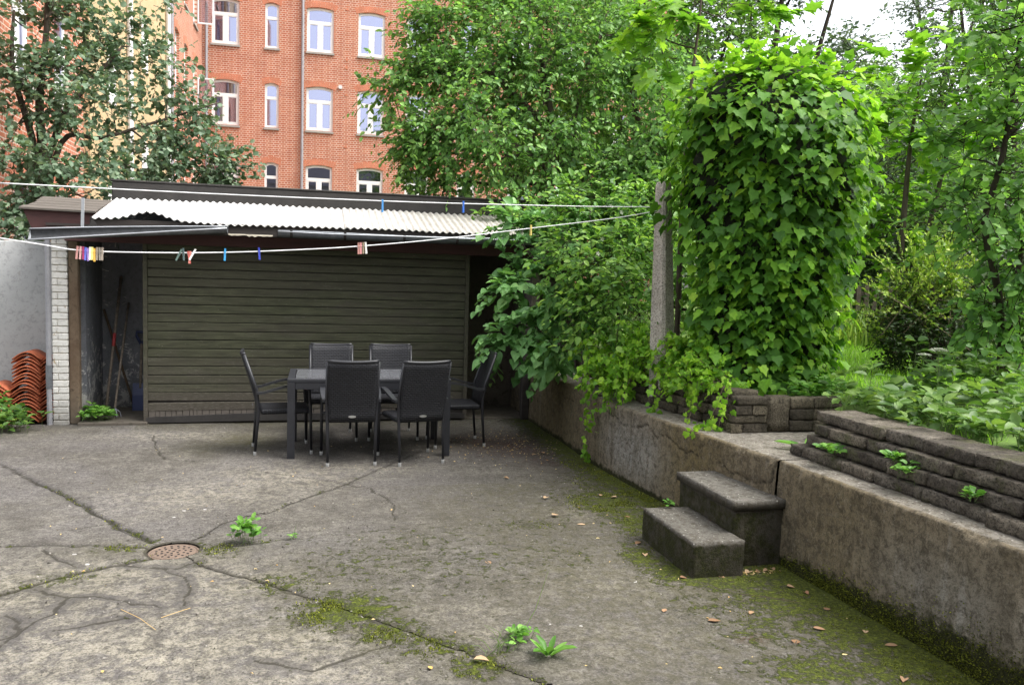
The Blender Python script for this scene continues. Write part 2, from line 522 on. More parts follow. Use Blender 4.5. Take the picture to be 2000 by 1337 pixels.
def m_wicker(name, ax):
    m = Mat(name)
    t = m.t.nodes.new('ShaderNodeTexCoord')
    a, b = m.sep(t.outputs['Object'], 0), m.sep(t.outputs['Object'], ax)
    v = m.nd('ShaderNodeCombineXYZ', None, {0: a, 1: b, 2: 0.0})
    kw = {'Vector': v, 'Scale': 1.0, 'Mortar Size': 0.0036, 'Mortar Smooth': 0.7, 'Brick Width': 0.037, 'Row Height': 0.0172}
    br = m.nd('ShaderNodeTexBrick', {'offset': 0.5, 'offset_frequency': 2}, dict(kw, Color1=(0.018, 0.0185, 0.023), Color2=(0.026, 0.027, 0.033), Mortar=(0.002, 0.002, 0.002)))
    bh = m.nd('ShaderNodeTexBrick', {'offset': 0.5, 'offset_frequency': 2}, dict(kw, Color1=(1, 1, 1), Color2=(0.9, 0.9, 0.9), Mortar=(0, 0, 0)))
    dust = m.noise(m.coord('Object'), 9.0, 5, 0.7)
    col = m.mix(m.ramp(dust, [(0.5, 0.0), (0.8, 0.2)]), br, (0.055, 0.054, 0.054))
    return m.done(m.pbsdf(col, m.ramp(dust, [(0.3, 0.45), (0.7, 0.65)]), 0, 0.32, m.bump(bh, 1.0, 0.0045)))


def m_leaf(name, cols, transl=0.35, rough=0.5, spec=0.28, tmul=(1.35, 1.4, 0.75)):
    """cols: four colours from old dark leaf to fresh tip; per-leaf random pick"""
    m = Mat(name)
    r = m.math('FRACT', m.math('ADD', m.attr('var'), m.rand()))
    n = len(cols)
    col = m.ramp(r, [(i / max(1, n - 1), c) for i, c in enumerate(cols)])
    c = m.coord('World')
    col = m.mix(m.ramp(m.noise(c, 40.0, 3, 0.6), [(0.35, 0.28), (0.65, 0.0)]), col, tuple(x * 0.5 for x in cols[0]))
    bs = m.pbsdf(col, rough, 0, spec)
    tc = m.mix(1.0, col, tmul, 'MULTIPLY')
    tr = m.nd('ShaderNodeBsdfTranslucent', None, {'Color': tc})
    return m.done(m.nd('ShaderNodeMixShader', None, {0: transl, 1: bs, 2: tr}))


def m_glass():
    m = Mat('window_glass')
    lw = m.nd('ShaderNodeLayerWeight', None, {'Blend': 0.35}, 0)
    fac = m.math('ADD', m.math('MULTIPLY', lw, 0.4), 0.50, True)
    gl = m.nd('ShaderNodeBsdfGlossy', None, {'Color': (0.60, 0.63, 0.86, 1), 'Roughness': 0.03})
    tr = m.nd('ShaderNodeBsdfTransparent', None, {'Color': (0.75, 0.78, 0.80, 1)})
    return m.done(m.nd('ShaderNodeMixShader', None, {0: fac, 1: tr, 2: gl}))


def m_bark(name, a, b):
    m = Mat(name)
    c = m.coord('World', (1, 1, 0.25))
    n = m.noise(c, 16.0, 6, 0.7, 0.5)
    return m.done(m.pbsdf(m.ramp(n, [(0.3, a), (0.7, b)]), 0.95, 0, 0.2, m.bump(n, 0.8, 0.01)))


G = {}
G['ground'] = m_ground()
G['wall'] = m_wall()
G['stone'] = m_stone('rough_walling_stone', (0.080, 0.071, 0.059), (0.150, 0.134, 0.112), (0.250, 0.226, 0.190), 0.5)
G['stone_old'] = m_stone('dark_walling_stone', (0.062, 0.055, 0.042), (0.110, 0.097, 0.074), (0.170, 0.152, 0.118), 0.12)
G['brick'] = m_brickwall('red_brick_facade', 'x')
G['brick_y'] = m_brickwall('red_brick_wing', 'y', 1.0)
G['archbrick'] = simple('brick_arch', (0.52, 0.20, 0.118), 0.9, var=0.3, scale=3.0)
G['boards'] = m_boards()
G['corr'] = m_corrugated()
G['felt'] = simple('black_roofing_felt', (0.030, 0.027, 0.025), 0.8, var=0.35, scale=5.0, bump=0.3)
G['fascia'] = simple('dark_red_fascia', (0.060, 0.022, 0.020), 0.75, var=0.4, scale=5.0, stretch=(0.4, 1, 3))
G['darkwood'] = simple('dark_weathered_timber', (0.036, 0.029, 0.026), 0.85, var=0.4, scale=6.0, stretch=(0.3, 1, 3))
G['greywood'] = simple('grey_weathered_timber', (0.20, 0.165, 0.13), 0.85, var=0.5, scale=9.0, stretch=(0.25, 1, 3))
G['postwood'] = m_plaster_peel('flaking_timber_post', (0.105, 0.070, 0.045), (0.19, 0.145, 0.10), (0.045, 0.030, 0.022), 0.4)
G['zinc'] = simple('zinc_gutter', (0.22, 0.235, 0.26), 0.42, 0.75, var=0.35, scale=9.0, bump=0.1)
G['zincin'] = simple('dirty_gutter_inside', (0.060, 0.062, 0.066), 0.8, 0.1, var=0.5, scale=14.0, bump=0.4)
G['zincedge'] = simple('bright_zinc_edge', (0.52, 0.54, 0.57), 0.4, 0.6, var=0.15, scale=9.0)
G['flake'] = simple('flaking_white_paint', (0.50, 0.45, 0.36), 0.85, var=0.3, scale=20.0)
G['whitebrick'] = m_plaster_peel('limewashed_brick', (0.60, 0.585, 0.545), (0.70, 0.69, 0.655), (0.40, 0.31, 0.20), 0.10, 0.6)
G['plaster'] = m_plaster_peel('old_white_plaster', (0.36, 0.365, 0.36), (0.43, 0.435, 0.43), (0.33, 0.325, 0.31), 0.2)
G['shedplaster'] = m_plaster_peel('peeling_grey_limewash', (0.150, 0.156, 0.172), (0.235, 0.243, 0.262), (0.55, 0.54, 0.52), 0.85, 1.0)
G['shedback'] = m_plaster_peel('dim_brown_plaster', (0.115, 0.098, 0.078), (0.185, 0.160, 0.130), (0.07, 0.058, 0.045), 0.5)
G['terracotta'] = simple('terracotta_tile', (0.43, 0.118, 0.052), 0.85, var=0.38, scale=7.0, bump=0.25, kind='World')
G['wback'] = m_wicker('black_wicker_back', 2)
G['wseat'] = m_wicker('black_wicker_seat', 1)
G['blackmetal'] = simple('charcoal_powder_coat', (0.016, 0.0165, 0.020), 0.42, 0.0, 0.5, var=0.2, scale=12.0, bump=0.03)
G['armplastic'] = simple('charcoal_armrest', (0.026, 0.027, 0.031), 0.38, 0.0, 0.5, var=0.25, scale=14.0, bump=0.05)
G['tabletop'] = simple('grey_table_panel', (0.120, 0.124, 0.135), 0.16, 0.0, 0.6, var=0.15, scale=9.0, bump=0.02, stretch=(0.3, 6, 1))
G['tableframe'] = simple('anthracite_table_frame', (0.024, 0.025, 0.030), 0.4, 0.0, 0.5, var=0.2, scale=9.0, bump=0.02)
G['cap'] = simple('pale_plastic_foot', (0.40, 0.40, 0.39), 0.5, 0.2, 0.5, var=0.2, scale=30.0)
G['badge'] = simple('silver_badge', (0.62, 0.62, 0.62), 0.3, 0.8, 0.5, var=0.1)
G['line'] = simple('white_plastic_line', (0.78, 0.78, 0.79), 0.4, var=0.06)
G['polecon'] = m_stone('aggregate_concrete_post', (0.38, 0.355, 0.31), (0.50, 0.47, 0.42), (0.60, 0.57, 0.52), 0.1)
G['iron'] = simple('rusty_cast_iron', (0.165, 0.118, 0.088), 0.85, 0.2, var=0.35, scale=20.0, bump=0.4)
G['winwhite'] = simple('white_window_paint', (0.80, 0.80, 0.79), 0.45, var=0.05, bump=0.02)
G['glass'] = m_glass()
G['room'] = simple('dim_room', (0.070, 0.062, 0.055), 0.9, var=0.3, scale=2.0)
G['curtain'] = simple('pale_curtain', (0.46, 0.47, 0.44), 0.9, var=0.25, scale=3.0, stretch=(14, 1, 0.2))
G['sill'] = simple('grey_sill', (0.33, 0.31, 0.285), 0.85, var=0.2, scale=9.0)
G['ochreplaster'] = m_plaster_peel('ochre_render', (0.47, 0.345, 0.19), (0.58, 0.445, 0.27), (0.42, 0.36, 0.27), 0.3)
G['pipegrey'] = simple('zinc_downpipe', (0.30, 0.30, 0.32), 0.5, 0.3, var=0.2)
G['pipewhite'] = simple('white_downpipe', (0.62, 0.62, 0.63), 0.5, var=0.1)
G['soil'] = simple('dark_soil', (0.055, 0.044, 0.032), 0.95, var=0.5, scale=7.0, bump=0.6, bdist=0.02, kind='World')
G['lawn'] = simple('lawn_ground', (0.085, 0.150, 0.022), 0.95, var=0.45, scale=6.0, bump=0.5, bdist=0.02, kind='World')
G['outer'] = simple('bare_yard_ground', (0.13, 0.12, 0.105), 0.95, var=0.4, scale=1.5, bump=0.4, bdist=0.02, kind='World')
G['bark'] = m_bark('grey_brown_bark', (0.045, 0.035, 0.027), (0.125, 0.100, 0.078))
G['barkdark'] = m_bark('dark_bark', (0.022, 0.018, 0.014), (0.065, 0.052, 0.040))
G['twig'] = simple('brown_twig', (0.115, 0.085, 0.055), 0.9, var=0.3)
G['greenstem'] = simple('green_stem', (0.10, 0.15, 0.045), 0.7, var=0.3)
G['core'] = simple('shaded_ivy_core', (0.016, 0.020, 0.010), 0.95, var=0.5, scale=9.0, bump=0.8, bdist=0.03)
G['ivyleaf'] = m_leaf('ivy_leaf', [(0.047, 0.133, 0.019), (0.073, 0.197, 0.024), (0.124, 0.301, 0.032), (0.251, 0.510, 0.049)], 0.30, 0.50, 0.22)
G['ivyfresh_or_lit'] = m_leaf('fresh_or_lit_ivy_leaf', [(0.113, 0.264, 0.026), (0.181, 0.395, 0.035), (0.303, 0.552, 0.049), (0.406, 0.657, 0.073)], 0.42, 0.48, 0.25)
G['lilacleaf'] = m_leaf('heart_leaf', [(0.095, 0.221, 0.070), (0.148, 0.321, 0.098), (0.216, 0.433, 0.145), (0.311, 0.553, 0.194)], 0.30, 0.42)
G['bramble'] = m_leaf('bramble_leaf', [(0.072, 0.180, 0.035), (0.133, 0.283, 0.056), (0.242, 0.442, 0.083), (0.398, 0.622, 0.131)], 0.35, 0.42)
G['treeleaf'] = m_leaf('fresh_tree_leaf', [(0.075, 0.178, 0.048), (0.130, 0.275, 0.070), (0.203, 0.389, 0.096), (0.314, 0.534, 0.146)], 0.40, 0.42)
G['greyleaf'] = m_leaf('grey_green_leaf', [(0.076, 0.133, 0.072), (0.120, 0.196, 0.110), (0.184, 0.269, 0.170), (0.301, 0.381, 0.251)], 0.25, 0.40)
G['maple'] = m_leaf('maple_leaf', [(0.095, 0.229, 0.026), (0.140, 0.309, 0.034), (0.216, 0.413, 0.046), (0.316, 0.528, 0.060)], 0.50, 0.42)
G['bgleaf'] = m_leaf('far_tree_leaf', [(0.071, 0.156, 0.038), (0.119, 0.243, 0.054), (0.201, 0.370, 0.087), (0.331, 0.524, 0.149)], 0.40, 0.5)
G['bgdark'] = m_leaf('far_dark_leaf', [(0.048, 0.085, 0.048), (0.078, 0.127, 0.074), (0.120, 0.186, 0.110), (0.185, 0.246, 0.173)], 0.30, 0.5)
G['shoot'] = m_leaf('yellow_green_shoot_leaf', [(0.098, 0.195, 0.036), (0.195, 0.325, 0.057), (0.357, 0.504, 0.090), (0.520, 0.650, 0.146)], 0.35, 0.42)
G['darkshrub'] = m_leaf('dark_shrub_leaf', [(0.017, 0.036, 0.011), (0.029, 0.060, 0.017), (0.048, 0.096, 0.024), (0.090, 0.156, 0.038)], 0.2, 0.5)
G['elder'] = m_leaf('ground_elder_leaf', [(0.052, 0.118, 0.026), (0.081, 0.167, 0.036), (0.128, 0.236, 0.050), (0.209, 0.326, 0.079)], 0.35, 0.42)
G['weed'] = m_leaf('weed_leaf', [(0.075, 0.199, 0.032), (0.120, 0.285, 0.046), (0.170, 0.361, 0.061), (0.240, 0.437, 0.102)], 0.35, 0.42)
G['grass'] = m_leaf('grass_blade', [(0.139, 0.308, 0.026), (0.217, 0.454, 0.038), (0.310, 0.599, 0.054), (0.451, 0.730, 0.096)], 0.4, 0.5)
G['mossblade'] = m_leaf('moss_tuft', [(0.052, 0.060, 0.012), (0.100, 0.116, 0.020), (0.170, 0.196, 0.028), (0.340, 0.370, 0.056)], 0.25, 0.8, 0.15)
G['flower'] = simple('white_blossom', (0.72, 0.74, 0.62), 0.8, var=0.1)
G['pickets'] = simple('old_brown_picket', (0.115, 0.092, 0.068), 0.9, var=0.35, scale=6.0, stretch=(3, 3, 0.4))


def m_drybrown(name, cols):
    m = Mat(name)
    r = m.math('FRACT', m.math('ADD', m.attr('var'), m.rand()))
    col = m.ramp(r, [(i / (len(cols) - 1), c) for i, c in enumerate(cols)])
    return m.done(m.pbsdf(col, 0.8, 0, 0.3))


G['dryleaf'] = m_drybrown('dry_leaf', [(0.20, 0.115, 0.060), (0.38, 0.255, 0.145), (0.48, 0.345, 0.21), (0.26, 0.14, 0.075)])
G['yellowleaf'] = m_drybrown('yellowed_leaf', [(0.50, 0.36, 0.12), (0.58, 0.47, 0.24), (0.55, 0.33, 0.10)])
G['chip'] = simple('pale_pebble', (0.40, 0.385, 0.36), 0.85, var=0.25)


def flat(name, col, rough=0.45):
    return simple('peg_' + name, col, rough, var=0.12, scale=40.0, bump=0.03)
# ------------------------------------------------------------------ traced ground plan (metres)
J_nw = [(-3.101,8.413),(-2.636,7.785),(-1.963,6.823),(-1.407,5.987),(-0.989,5.389)]
J_se = [(-0.646,4.957),(-0.613,4.917),(-0.31,4.636),(0.034,4.282),(0.281,4.007),(0.557,3.693),(0.756,3.472),(0.948,3.222)]
J_w = [(-2.024,5.464),(-1.853,5.448),(-1.266,5.38),(-0.991,5.319)]
J_e = [(-0.679,5.323),(-0.507,5.277),(-0.121,5.323),(0.121,5.396),(0.541,5.414),(1.351,5.477),(1.842,5.6)]
J_sw = [(-1.681,4.524),(-1.574,4.616),(-1.389,4.809),(-1.173,4.978),(-0.975,5.08),(-0.901,5.142)]
J_ne = [(-0.699,5.483),(-0.619,5.755),(-0.314,5.963),(-0.053,6.349),(0.248,6.711),(0.479,7.1),(0.881,7.729)]
CRACKS= [[(-1.056,5.003),(-0.891,4.926),(-0.752,4.913),(-0.653,5.007)],[(-0.897,4.957),(-0.698,4.738),(-0.648,4.575),(-0.637,4.324)],[(-1.465,4.688),(-1.237,4.526),(-1.133,4.544),(-0.989,4.45),(-0.787,4.349)],[(-1.224,4.524),(-1.253,4.329),(-1.318,4.247),(-1.349,3.944)],[(-1.19,4.107),(-1.041,4.17),(-0.877,4.203)],[(-1.457,4.332),(-1.377,4.257),(-1.339,4.104),(-1.377,4.028)],[(-1.621,8.989),(-1.49,8.324),(-1.321,7.796),(-1.137,7.724),(-0.62,7.563)],[(-0.599,7.311),(-0.315,7.135),(0.045,6.866),(0.207,6.716)],[(0.227,6.713),(0.442,6.52),(0.582,6.046),(0.546,5.652)],[(-0.241,3.636),(-0.131,3.579),(-0.022,3.5),(0.142,3.58),(0.381,3.724)],[(-1.574,5.31),(-1.419,5.104),(-1.298,4.998)],[(-1.566,8.956),(-1.359,8.896),(-0.953,9.076)],[(-1.542,5.714),(-1.462,5.759),(-1.371,5.832)],[(-1.133,4.544),(-0.948,4.426),(-0.787,4.349),(-0.729,4.289)]]
MOSS = [(-0.68,8.58,0.35,0.51,1),(-1.03,8.28,0.29,0.43,0.6),(-0.14,4.55,0.19,0.14,0.6),(0.17,4.12,0.21,0.19,1),(0.36,3.84,0.15,0.14,0.8),(0.55,3.64,0.17,0.11,0.7),(0.7,3.41,0.13,0.1,0.8),(0.26,4.8,0.36,0.33,0.45),(0.6,5.13,0.49,0.29,0.4),(1.48,5.4,0.32,0.16,0.5),(1.45,4.8,0.26,0.28,0.4),(2.27,5.89,0.33,0.43,0.9),(2.26,5.35,0.22,0.47,0.9),(2.28,6.55,0.18,0.35,0.6),(2.1,4.34,0.18,0.21,1),(2.39,4.2,0.28,0.21,1),(2.58,3.86,0.35,0.29,1),(2.65,3.45,0.32,0.25,1),(2.64,3.06,0.29,0.22,1),(2.19,3.53,0.26,0.24,0.6),(2.23,3.09,0.28,0.15,0.9),(2.0,4.62,0.13,0.27,0.9),(2.04,3.88,0.22,0.21,0.5),(-0.03,4.44,0.16,0.14,0.4),(1.3,8.18,0.31,0.37,0.2),(-1.34,4.8,0.16,0.1,0.5),(-1.16,5.3,0.15,0.08,0.6),(-0.56,5.2,0.12,0.14,0.6)]
DARK = [(0.53,8.25,0.88,0.81,1),(1.82,8.4,0.61,1.0,0.9),(2.18,7.84,0.53,0.9,0.8),(2.34,6.73,0.28,0.7,0.7),(-1.04,4.43,0.41,0.17,0.6),(-0.75,4.55,0.16,0.22,0.6),(-0.56,5.87,0.31,0.3,0.6),(-0.88,4.24,0.29,0.13,0.6),(-1.38,4.17,0.09,0.24,0.8),(0.08,4.74,0.44,0.36,0.55),(0.86,5.8,0.56,0.37,0.45),(0.78,4.3,0.56,0.41,0.4),(2.49,4.03,0.45,0.31,0.6),(2.5,3.47,0.4,0.31,0.5),(-1.84,7.05,0.59,0.5,0.4),(-2.29,8.29,0.68,0.58,0.45),(0.14,9.46,1.16,0.32,0.6),(0.86,3.43,0.23,0.14,0.45),(-2.9,9.75,0.57,0.46,0.9),(1.99,5.15,0.36,0.43,0.4)]  # the first patch paints the shade under the table
LIGHT = [(-0.23,7.03,0.51,0.43,0.7),(-0.81,6.52,0.53,0.44,0.6),(-0.44,4.58,0.3,0.19,0.8),(-0.68,3.75,0.49,0.25,0.8),(-0.14,3.76,0.37,0.2,0.8),(-1.3,4.96,0.34,0.22,0.5),(-1.21,4.35,0.22,0.17,0.5),(0.73,3.96,0.23,0.15,0.6),(0.8,3.71,0.22,0.14,0.6),(1.65,4.24,0.35,0.26,0.6),(1.9,5.66,0.27,0.2,0.7),(1.51,3.53,0.5,0.22,0.5),(0.02,3.39,0.42,0.17,0.7),(0.38,7.25,0.45,0.19,0.6),(-1.47,8.98,0.61,0.23,0.6),(-2.89,9.38,0.4,0.19,0.5)]
RED = [(1.98,8.11,0.48,0.55,1),(1.7,8.36,0.33,0.37,0.9),(2.1,7.37,0.3,0.32,0.5),(2.06,3.44,0.08,0.05,1)]
LEAVES= [(1.014,4.682,0),(1.772,3.828,0),(1.967,3.659,0),(2.214,3.727,0),(2.662,3.923,1),(2.014,4.668,1),(2.268,4.309,0),(2.312,4.234,1),(2.079,4.254,1),(2.447,3.484,0),(2.66,3.417,1),(2.247,3.372,1),(2.396,3.209,2),(2.498,2.943,1),(0.496,3.42,2),(1.603,6.723,1),(1.76,6.067,1),(2.231,6.083,1),(2.304,6.011,1),(1.818,5.349,0),(1.833,5.035,2),(2.055,4.894,0),(2.085,7.651,1),(2.196,7.711,0),(2.15,7.367,1),(2.098,8.155,2),(1.919,7.862,2),(2.193,8.31,2),(1.972,8.443,2),(1.756,8.082,2),(2.107,7.485,2),(-0.857,3.624,2),(0.729,3.452,0),(2.214,5.483,0),(1.703,5.593,1),(2.628,4.021,1),(2.434,4.308,0),(2.502,4.28,1),(2.573,4.287,1),(2.624,4.287,1),(2.685,4.304,1),(2.68,3.257,0),(2.644,3.709,1)]
CHIPS= [(0.332,4.378),(0.249,4.354),(0.862,4.844),(-1.263,5.018),(-1.381,5.215),(-0.896,6.081),(-0.76,6.089),(-1.411,8.197),(1.727,5.018),(1.577,4.987),(3.008,4.372),(1.776,4.246),(1.853,3.412),(1.279,3.726),(1.097,3.709),(1.135,3.769),(-0.938,5.921)]
WCRACKS= [[(7.349,0.476),(7.168,0.522),(6.957,0.539),(6.818,0.524),(6.685,0.521),(6.592,0.481),(6.47,0.483),(6.272,0.514),(6.163,0.556)],[(6.529,0.477),(6.36,0.499),(6.252,0.527),(6.149,0.562),(6.093,0.521),(5.971,0.482),(5.844,0.527),(5.748,0.505),(5.607,0.459),(5.503,0.453),(5.463,0.485),(5.377,0.465)],[(4.482,0.636),(4.494,0.595),(4.512,0.565),(4.514,0.525)],[(5.355,0.533),(5.288,0.557)],[(5.112,0.478),(4.984,0.443),(4.866,0.456),(4.728,0.448),(4.608,0.457),(4.535,0.468),(4.509,0.52)],[(8.27,0.471),(8.046,0.494),(7.92,0.474)]]



def vnoise(x, y, f, seed=0):
    """smooth value noise on numpy arrays, 0..1"""
    x, y = x * f, y * f
    xi, yi = np.floor(x).astype(np.int64), np.floor(y).astype(np.int64)
    xf, yf = x - xi, y - yi
    def h(a, b):
        n = (a * 374761393 + b * 668265263 + seed * 1442695041) & 0x7fffffff
        n = (n ^ (n >> 13)) * 1274126177 & 0x7fffffff
        return ((n ^ (n >> 16)) & 0xffff) / 65535.0
    u, v = xf * xf * (3 - 2 * xf), yf * yf * (3 - 2 * yf)
    return (h(xi, yi) * (1 - u) + h(xi + 1, yi) * u) * (1 - v) + (h(xi, yi + 1) * (1 - u) + h(xi + 1, yi + 1) * u) * v


def fbm(x, y, f, seed=0, o=4):
    s, a, t = 0, 0.5, 0
    for i in range(o):
        s = s + a * vnoise(x, y, f * 2 ** i, seed + i); t += a; a *= 0.55
    return s / t


def pdist(x, y, poly):
    d = np.full(x.shape, 9.0)
    for (ax, ay), (bx, by) in zip(poly[:-1], poly[1:]):
        dx, dy = bx - ax, by - ay
        t = np.clip(((x - ax) * dx + (y - ay) * dy) / (dx * dx + dy * dy + 1e-9), 0, 1)
        d = np.minimum(d, np.hypot(x - ax - t * dx, y - ay - t * dy))
    return d


def blobs(x, y, lst, k=1.0):
    m = np.zeros(x.shape)
    for (cx, cy, rx, ry, s) in lst:
        m = np.maximum(m, s * np.exp(-(((x - cx) / (rx * k)) ** 2 + ((y - cy) / (ry * k)) ** 2)))
    return m


DRAIN = (-0.835, 5.25)


def axis(segs):
    out = []
    for a, b, s in segs: out += list(np.arange(a, b - 1e-6, s))
    return np.array(out + [segs[-1][1]])


def wall_u(v):
    return np.interp(v, [-3, 3, 4.45, 6.7, 7.25, 10.9], [2.84, 2.82, 2.77, 2.565, 2.54, 2.52])


# ------------------------------------------------------------------ the setting: sheets of ground
def flat_sheet(name, lo, hi, z, mat):
    o = obj(name, [(lo[0], lo[1], z), (hi[0], lo[1], z), (hi[0], hi[1], z), (lo[0], hi[1], z)], [(0, 1, 2, 3)], mat)
    return tag(o, kind='structure')


flat_sheet('ground', (-400, -400), (400, 400), -0.06, G['outer'])

courtyard = flat_sheet('courtyard', (-7.0, -3.0), (2.95, 11.2), -0.035, G['soil'])


def build_paving():
    xs = axis([(-6.6, -3.6, 0.12), (-3.6, -2.2, 0.03), (-2.2, 2.86, 0.0120)])
    ys = axis([(-2.5, 2.3, 0.12), (2.3, 5.9, 0.0112), (5.9, 9.72, 0.022)])
    X, Y = np.meshgrid(xs, ys)
    nx, ny = len(xs), len(ys)
    wx = X + (fbm(X, Y, 7.0, 3) - 0.5) * 0.07 + (fbm(X, Y, 30.0, 5) - 0.5) * 0.022
    wy = Y + (fbm(X, Y, 7.0, 9) - 0.5) * 0.07 + (fbm(X, Y, 30.0, 11) - 0.5) * 0.022
    joints = [J_nw, J_se, J_w, J_e, J_sw, J_ne]
    djs = [pdist(wx, wy, j) for j in joints]
    dj = np.minimum.reduce(djs)
    jstr = np.choose(np.argmin(np.stack(djs), 0), [1.0, 0.60, 0.9, 0.55, 0.9, 0.45])
    dc = np.minimum.reduce([pdist(wx, wy, c) for c in CRACKS])
    dd = np.hypot(X - DRAIN[0], Y - DRAIN[1])
    wj = 0.008 + 0.014 * fbm(X, Y, 3.0, 21)
    wc = 0.004 + 0.009 * fbm(X, Y, 4.0, 23)
    cj = np.exp(-(dj / wj) ** 2) * jstr
    cc = np.exp(-(dc / wc) ** 2)
    wide = np.clip(fbm(X, Y, 1.7, 33) * 2.4 - 0.6, 0.15, 1)
    haze = 0.70 * jstr * np.exp(-(dj / (0.03 + 0.04 * wide)) ** 2) + 0.90 * np.exp(-(dc / (0.022 + 0.034 * wide)) ** 6) * (Y < 5.2) * (X < 0) + 0.5 * np.exp(-(dc / 0.03) ** 2) * (Y >= 5.2)
    band = np.clip(haze * (0.55 + 0.7 * fbm(X, Y, 9.0, 31)), 0, 1)
    crack = np.clip(np.maximum(cj, cc), 0, 1)
    ring = np.exp(-((dd - 0.158) / 0.014) ** 2)
    crack = np.maximum(crack, ring)
    Z = (fbm(X, Y, 1.2, 41) - 0.5) * 0.016 + (fbm(X, Y, 9.0, 43, 3) - 0.5) * 0.005
    Z = Z - 0.020 * cj - 0.011 * cc - 0.012 * ring
    # fall of a few millimetres towards the drain
    Z = Z - 0.010 * np.exp(-(dd / 0.5) ** 2)
    near = [b for b in MOSS if b[1] < 7.5 and b[3] < 0.5]
    moss = blobs(X, Y, near, 1.4)
    moss = np.maximum(moss, 0.62 * np.clip((X - (1.55 + 0.16 * (Y - 3))) / 0.8, 0, 1) * (Y < 6.5))
    moss = np.maximum(moss, 0.42 * np.exp(-((X - 0.7) / 0.9) ** 2 - ((Y - 4.75) / 0.65) ** 2))
    dw = wall_u(Y) - X
    moss = np.maximum(moss, 1.2 * np.exp(-(dw / 0.33) ** 2) * np.clip(1.3 - Y * 0.06, 0.4, 1))
    moss = np.maximum(moss, 0.55 * np.exp(-(dj / 0.05) ** 2) * (Y < 7) * np.clip(fbm(X, Y, 2.2, 51) * 2.2 - 0.55, 0, 1))
    film = blobs(X, Y, [b for b in MOSS if b[1] >= 7.5], 1.1)
    film = np.maximum(film, 0.75 * blobs(X, Y, near, 2.3))
    film = np.maximum(film, 0.8 * np.clip((X - 0.2) / 1.2, 0, 1) * (Y < 6.6) * (0.5 + 0.5 * fbm(X, Y, 1.5, 57)))
    film = np.maximum(film, 0.6 * np.exp(-((9.72 - Y) / 0.5) ** 2) * (X > -1.9))
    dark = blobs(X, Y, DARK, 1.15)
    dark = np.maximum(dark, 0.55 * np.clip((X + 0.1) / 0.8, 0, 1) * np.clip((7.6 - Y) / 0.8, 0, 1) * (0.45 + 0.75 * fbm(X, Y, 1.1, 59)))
    light = blobs(X, Y, LIGHT, 1.2)
    light = np.maximum(light, 0.62 * np.clip((0.1 - X) / 0.7, 0, 1) * np.clip((5.3 - Y) / 0.5, 0, 1))
    red = blobs(X, Y, RED, 1.0)
    # six slabs between the joints that meet at the drain
    th = np.arctan2(Y - DRAIN[1], X - DRAIN[0])
    order = [J_w, J_nw, J_ne, J_e, J_se, J_sw]
    ang = []
    for j in order:
        r = np.array([math.hypot(px - DRAIN[0], py - DRAIN[1]) for px, py in j])
        a = np.unwrap(np.array([math.atan2(py - DRAIN[1], px - DRAIN[0]) for px, py in j]))
        k = np.argsort(r)
        ang.append(np.interp(dd, r[k], a[k]))
    fx = lambda A: (A[:-1, :-1] + A[1:, :-1] + A[:-1, 1:] + A[1:, 1:]) / 4
    idx = np.arange(nx * ny).reshape(ny, nx)
    quads = np.stack([idx[:-1, :-1], idx[:-1, 1:], idx[1:, 1:], idx[1:, :-1]], -1)
    tf = np.arctan2(fx(Y) - DRAIN[1], fx(X) - DRAIN[0])
    af = [np.mod(fx(a), 2 * np.pi) for a in ang]
    tf = np.mod(tf, 2 * np.pi)
    sector = np.zeros(tf.shape, int)
    for i in range(6):
        a0, a1 = af[i], af[(i + 1) % 6]              # going clockwise from i to i+1
        inside = np.mod(a0 - tf, 2 * np.pi) < np.mod(a0 - a1, 2 * np.pi)
        sector[inside] = i
    hole = (fx(dd) < 0.152) | (fx(X) > wall_u(fx(Y)) + 0.02)
    V = np.stack([X, Y, Z], -1).reshape(-1, 3)
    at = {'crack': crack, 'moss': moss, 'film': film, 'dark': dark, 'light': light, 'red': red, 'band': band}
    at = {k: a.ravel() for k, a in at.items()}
    for i in range(6):
        sel = quads[(sector == i) & ~hole]
        if not len(sel): continue
        used, inv = np.unique(sel, return_inverse=True)
        vv = V[used].copy()
        vv[:, 2] += (0.0, 0.003, -0.002, 0.004, -0.003, 0.002)[i] * (1 - at['crack'][used])
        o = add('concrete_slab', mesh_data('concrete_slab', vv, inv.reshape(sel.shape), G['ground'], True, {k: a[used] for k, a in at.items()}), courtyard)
    return dict(X=X, Y=Y, moss=moss, cj=cj)


PAVE = build_paving()

# drain cover
dr = thing('drain_cover', 'round rusty perforated drain cover set in the cracked concrete', 'drain cover', (DRAIN[0], DRAIN[1], -0.026))
dr.scale = (0.86, 0.86, 1)
mb = MB().lathe((0, 0, 0), [(0.172, -0.02), (0.172, 0.0), (0.166, 0.004), (0.155, 0.001), (0.155, -0.008), (0.001, -0.008)], 32)
mb.build('rim', G['iron'], dr, True, world=False)
plate = MB()
plate.lathe((0, 0, 0), [(0.153, -0.016), (0.153, 0.001), (0.147, 0.004), (0.001, 0.005)], 32)
plate.build('plate', G['iron'], dr, False, world=False)
G['hole'] = simple('drain_hole', (0.012, 0.010, 0.009), 0.95)
hm = MB().lathe((0, 0, 0), [(0.0085, 0.0035), (0.0085, 0.0068), (0.002, 0.0069)], 8).data('hole', G['hole'])
for ring_r, n_ in ((0.0, 1), (0.04, 6), (0.08, 11), (0.118, 16)):
    for k in range(n_):
        a = 2 * math.pi * k / n_ + ring_r * 9
        h_ = add('hole', hm, dr)
        h_.location = (ring_r * math.cos(a), ring_r * math.sin(a), 0.0)


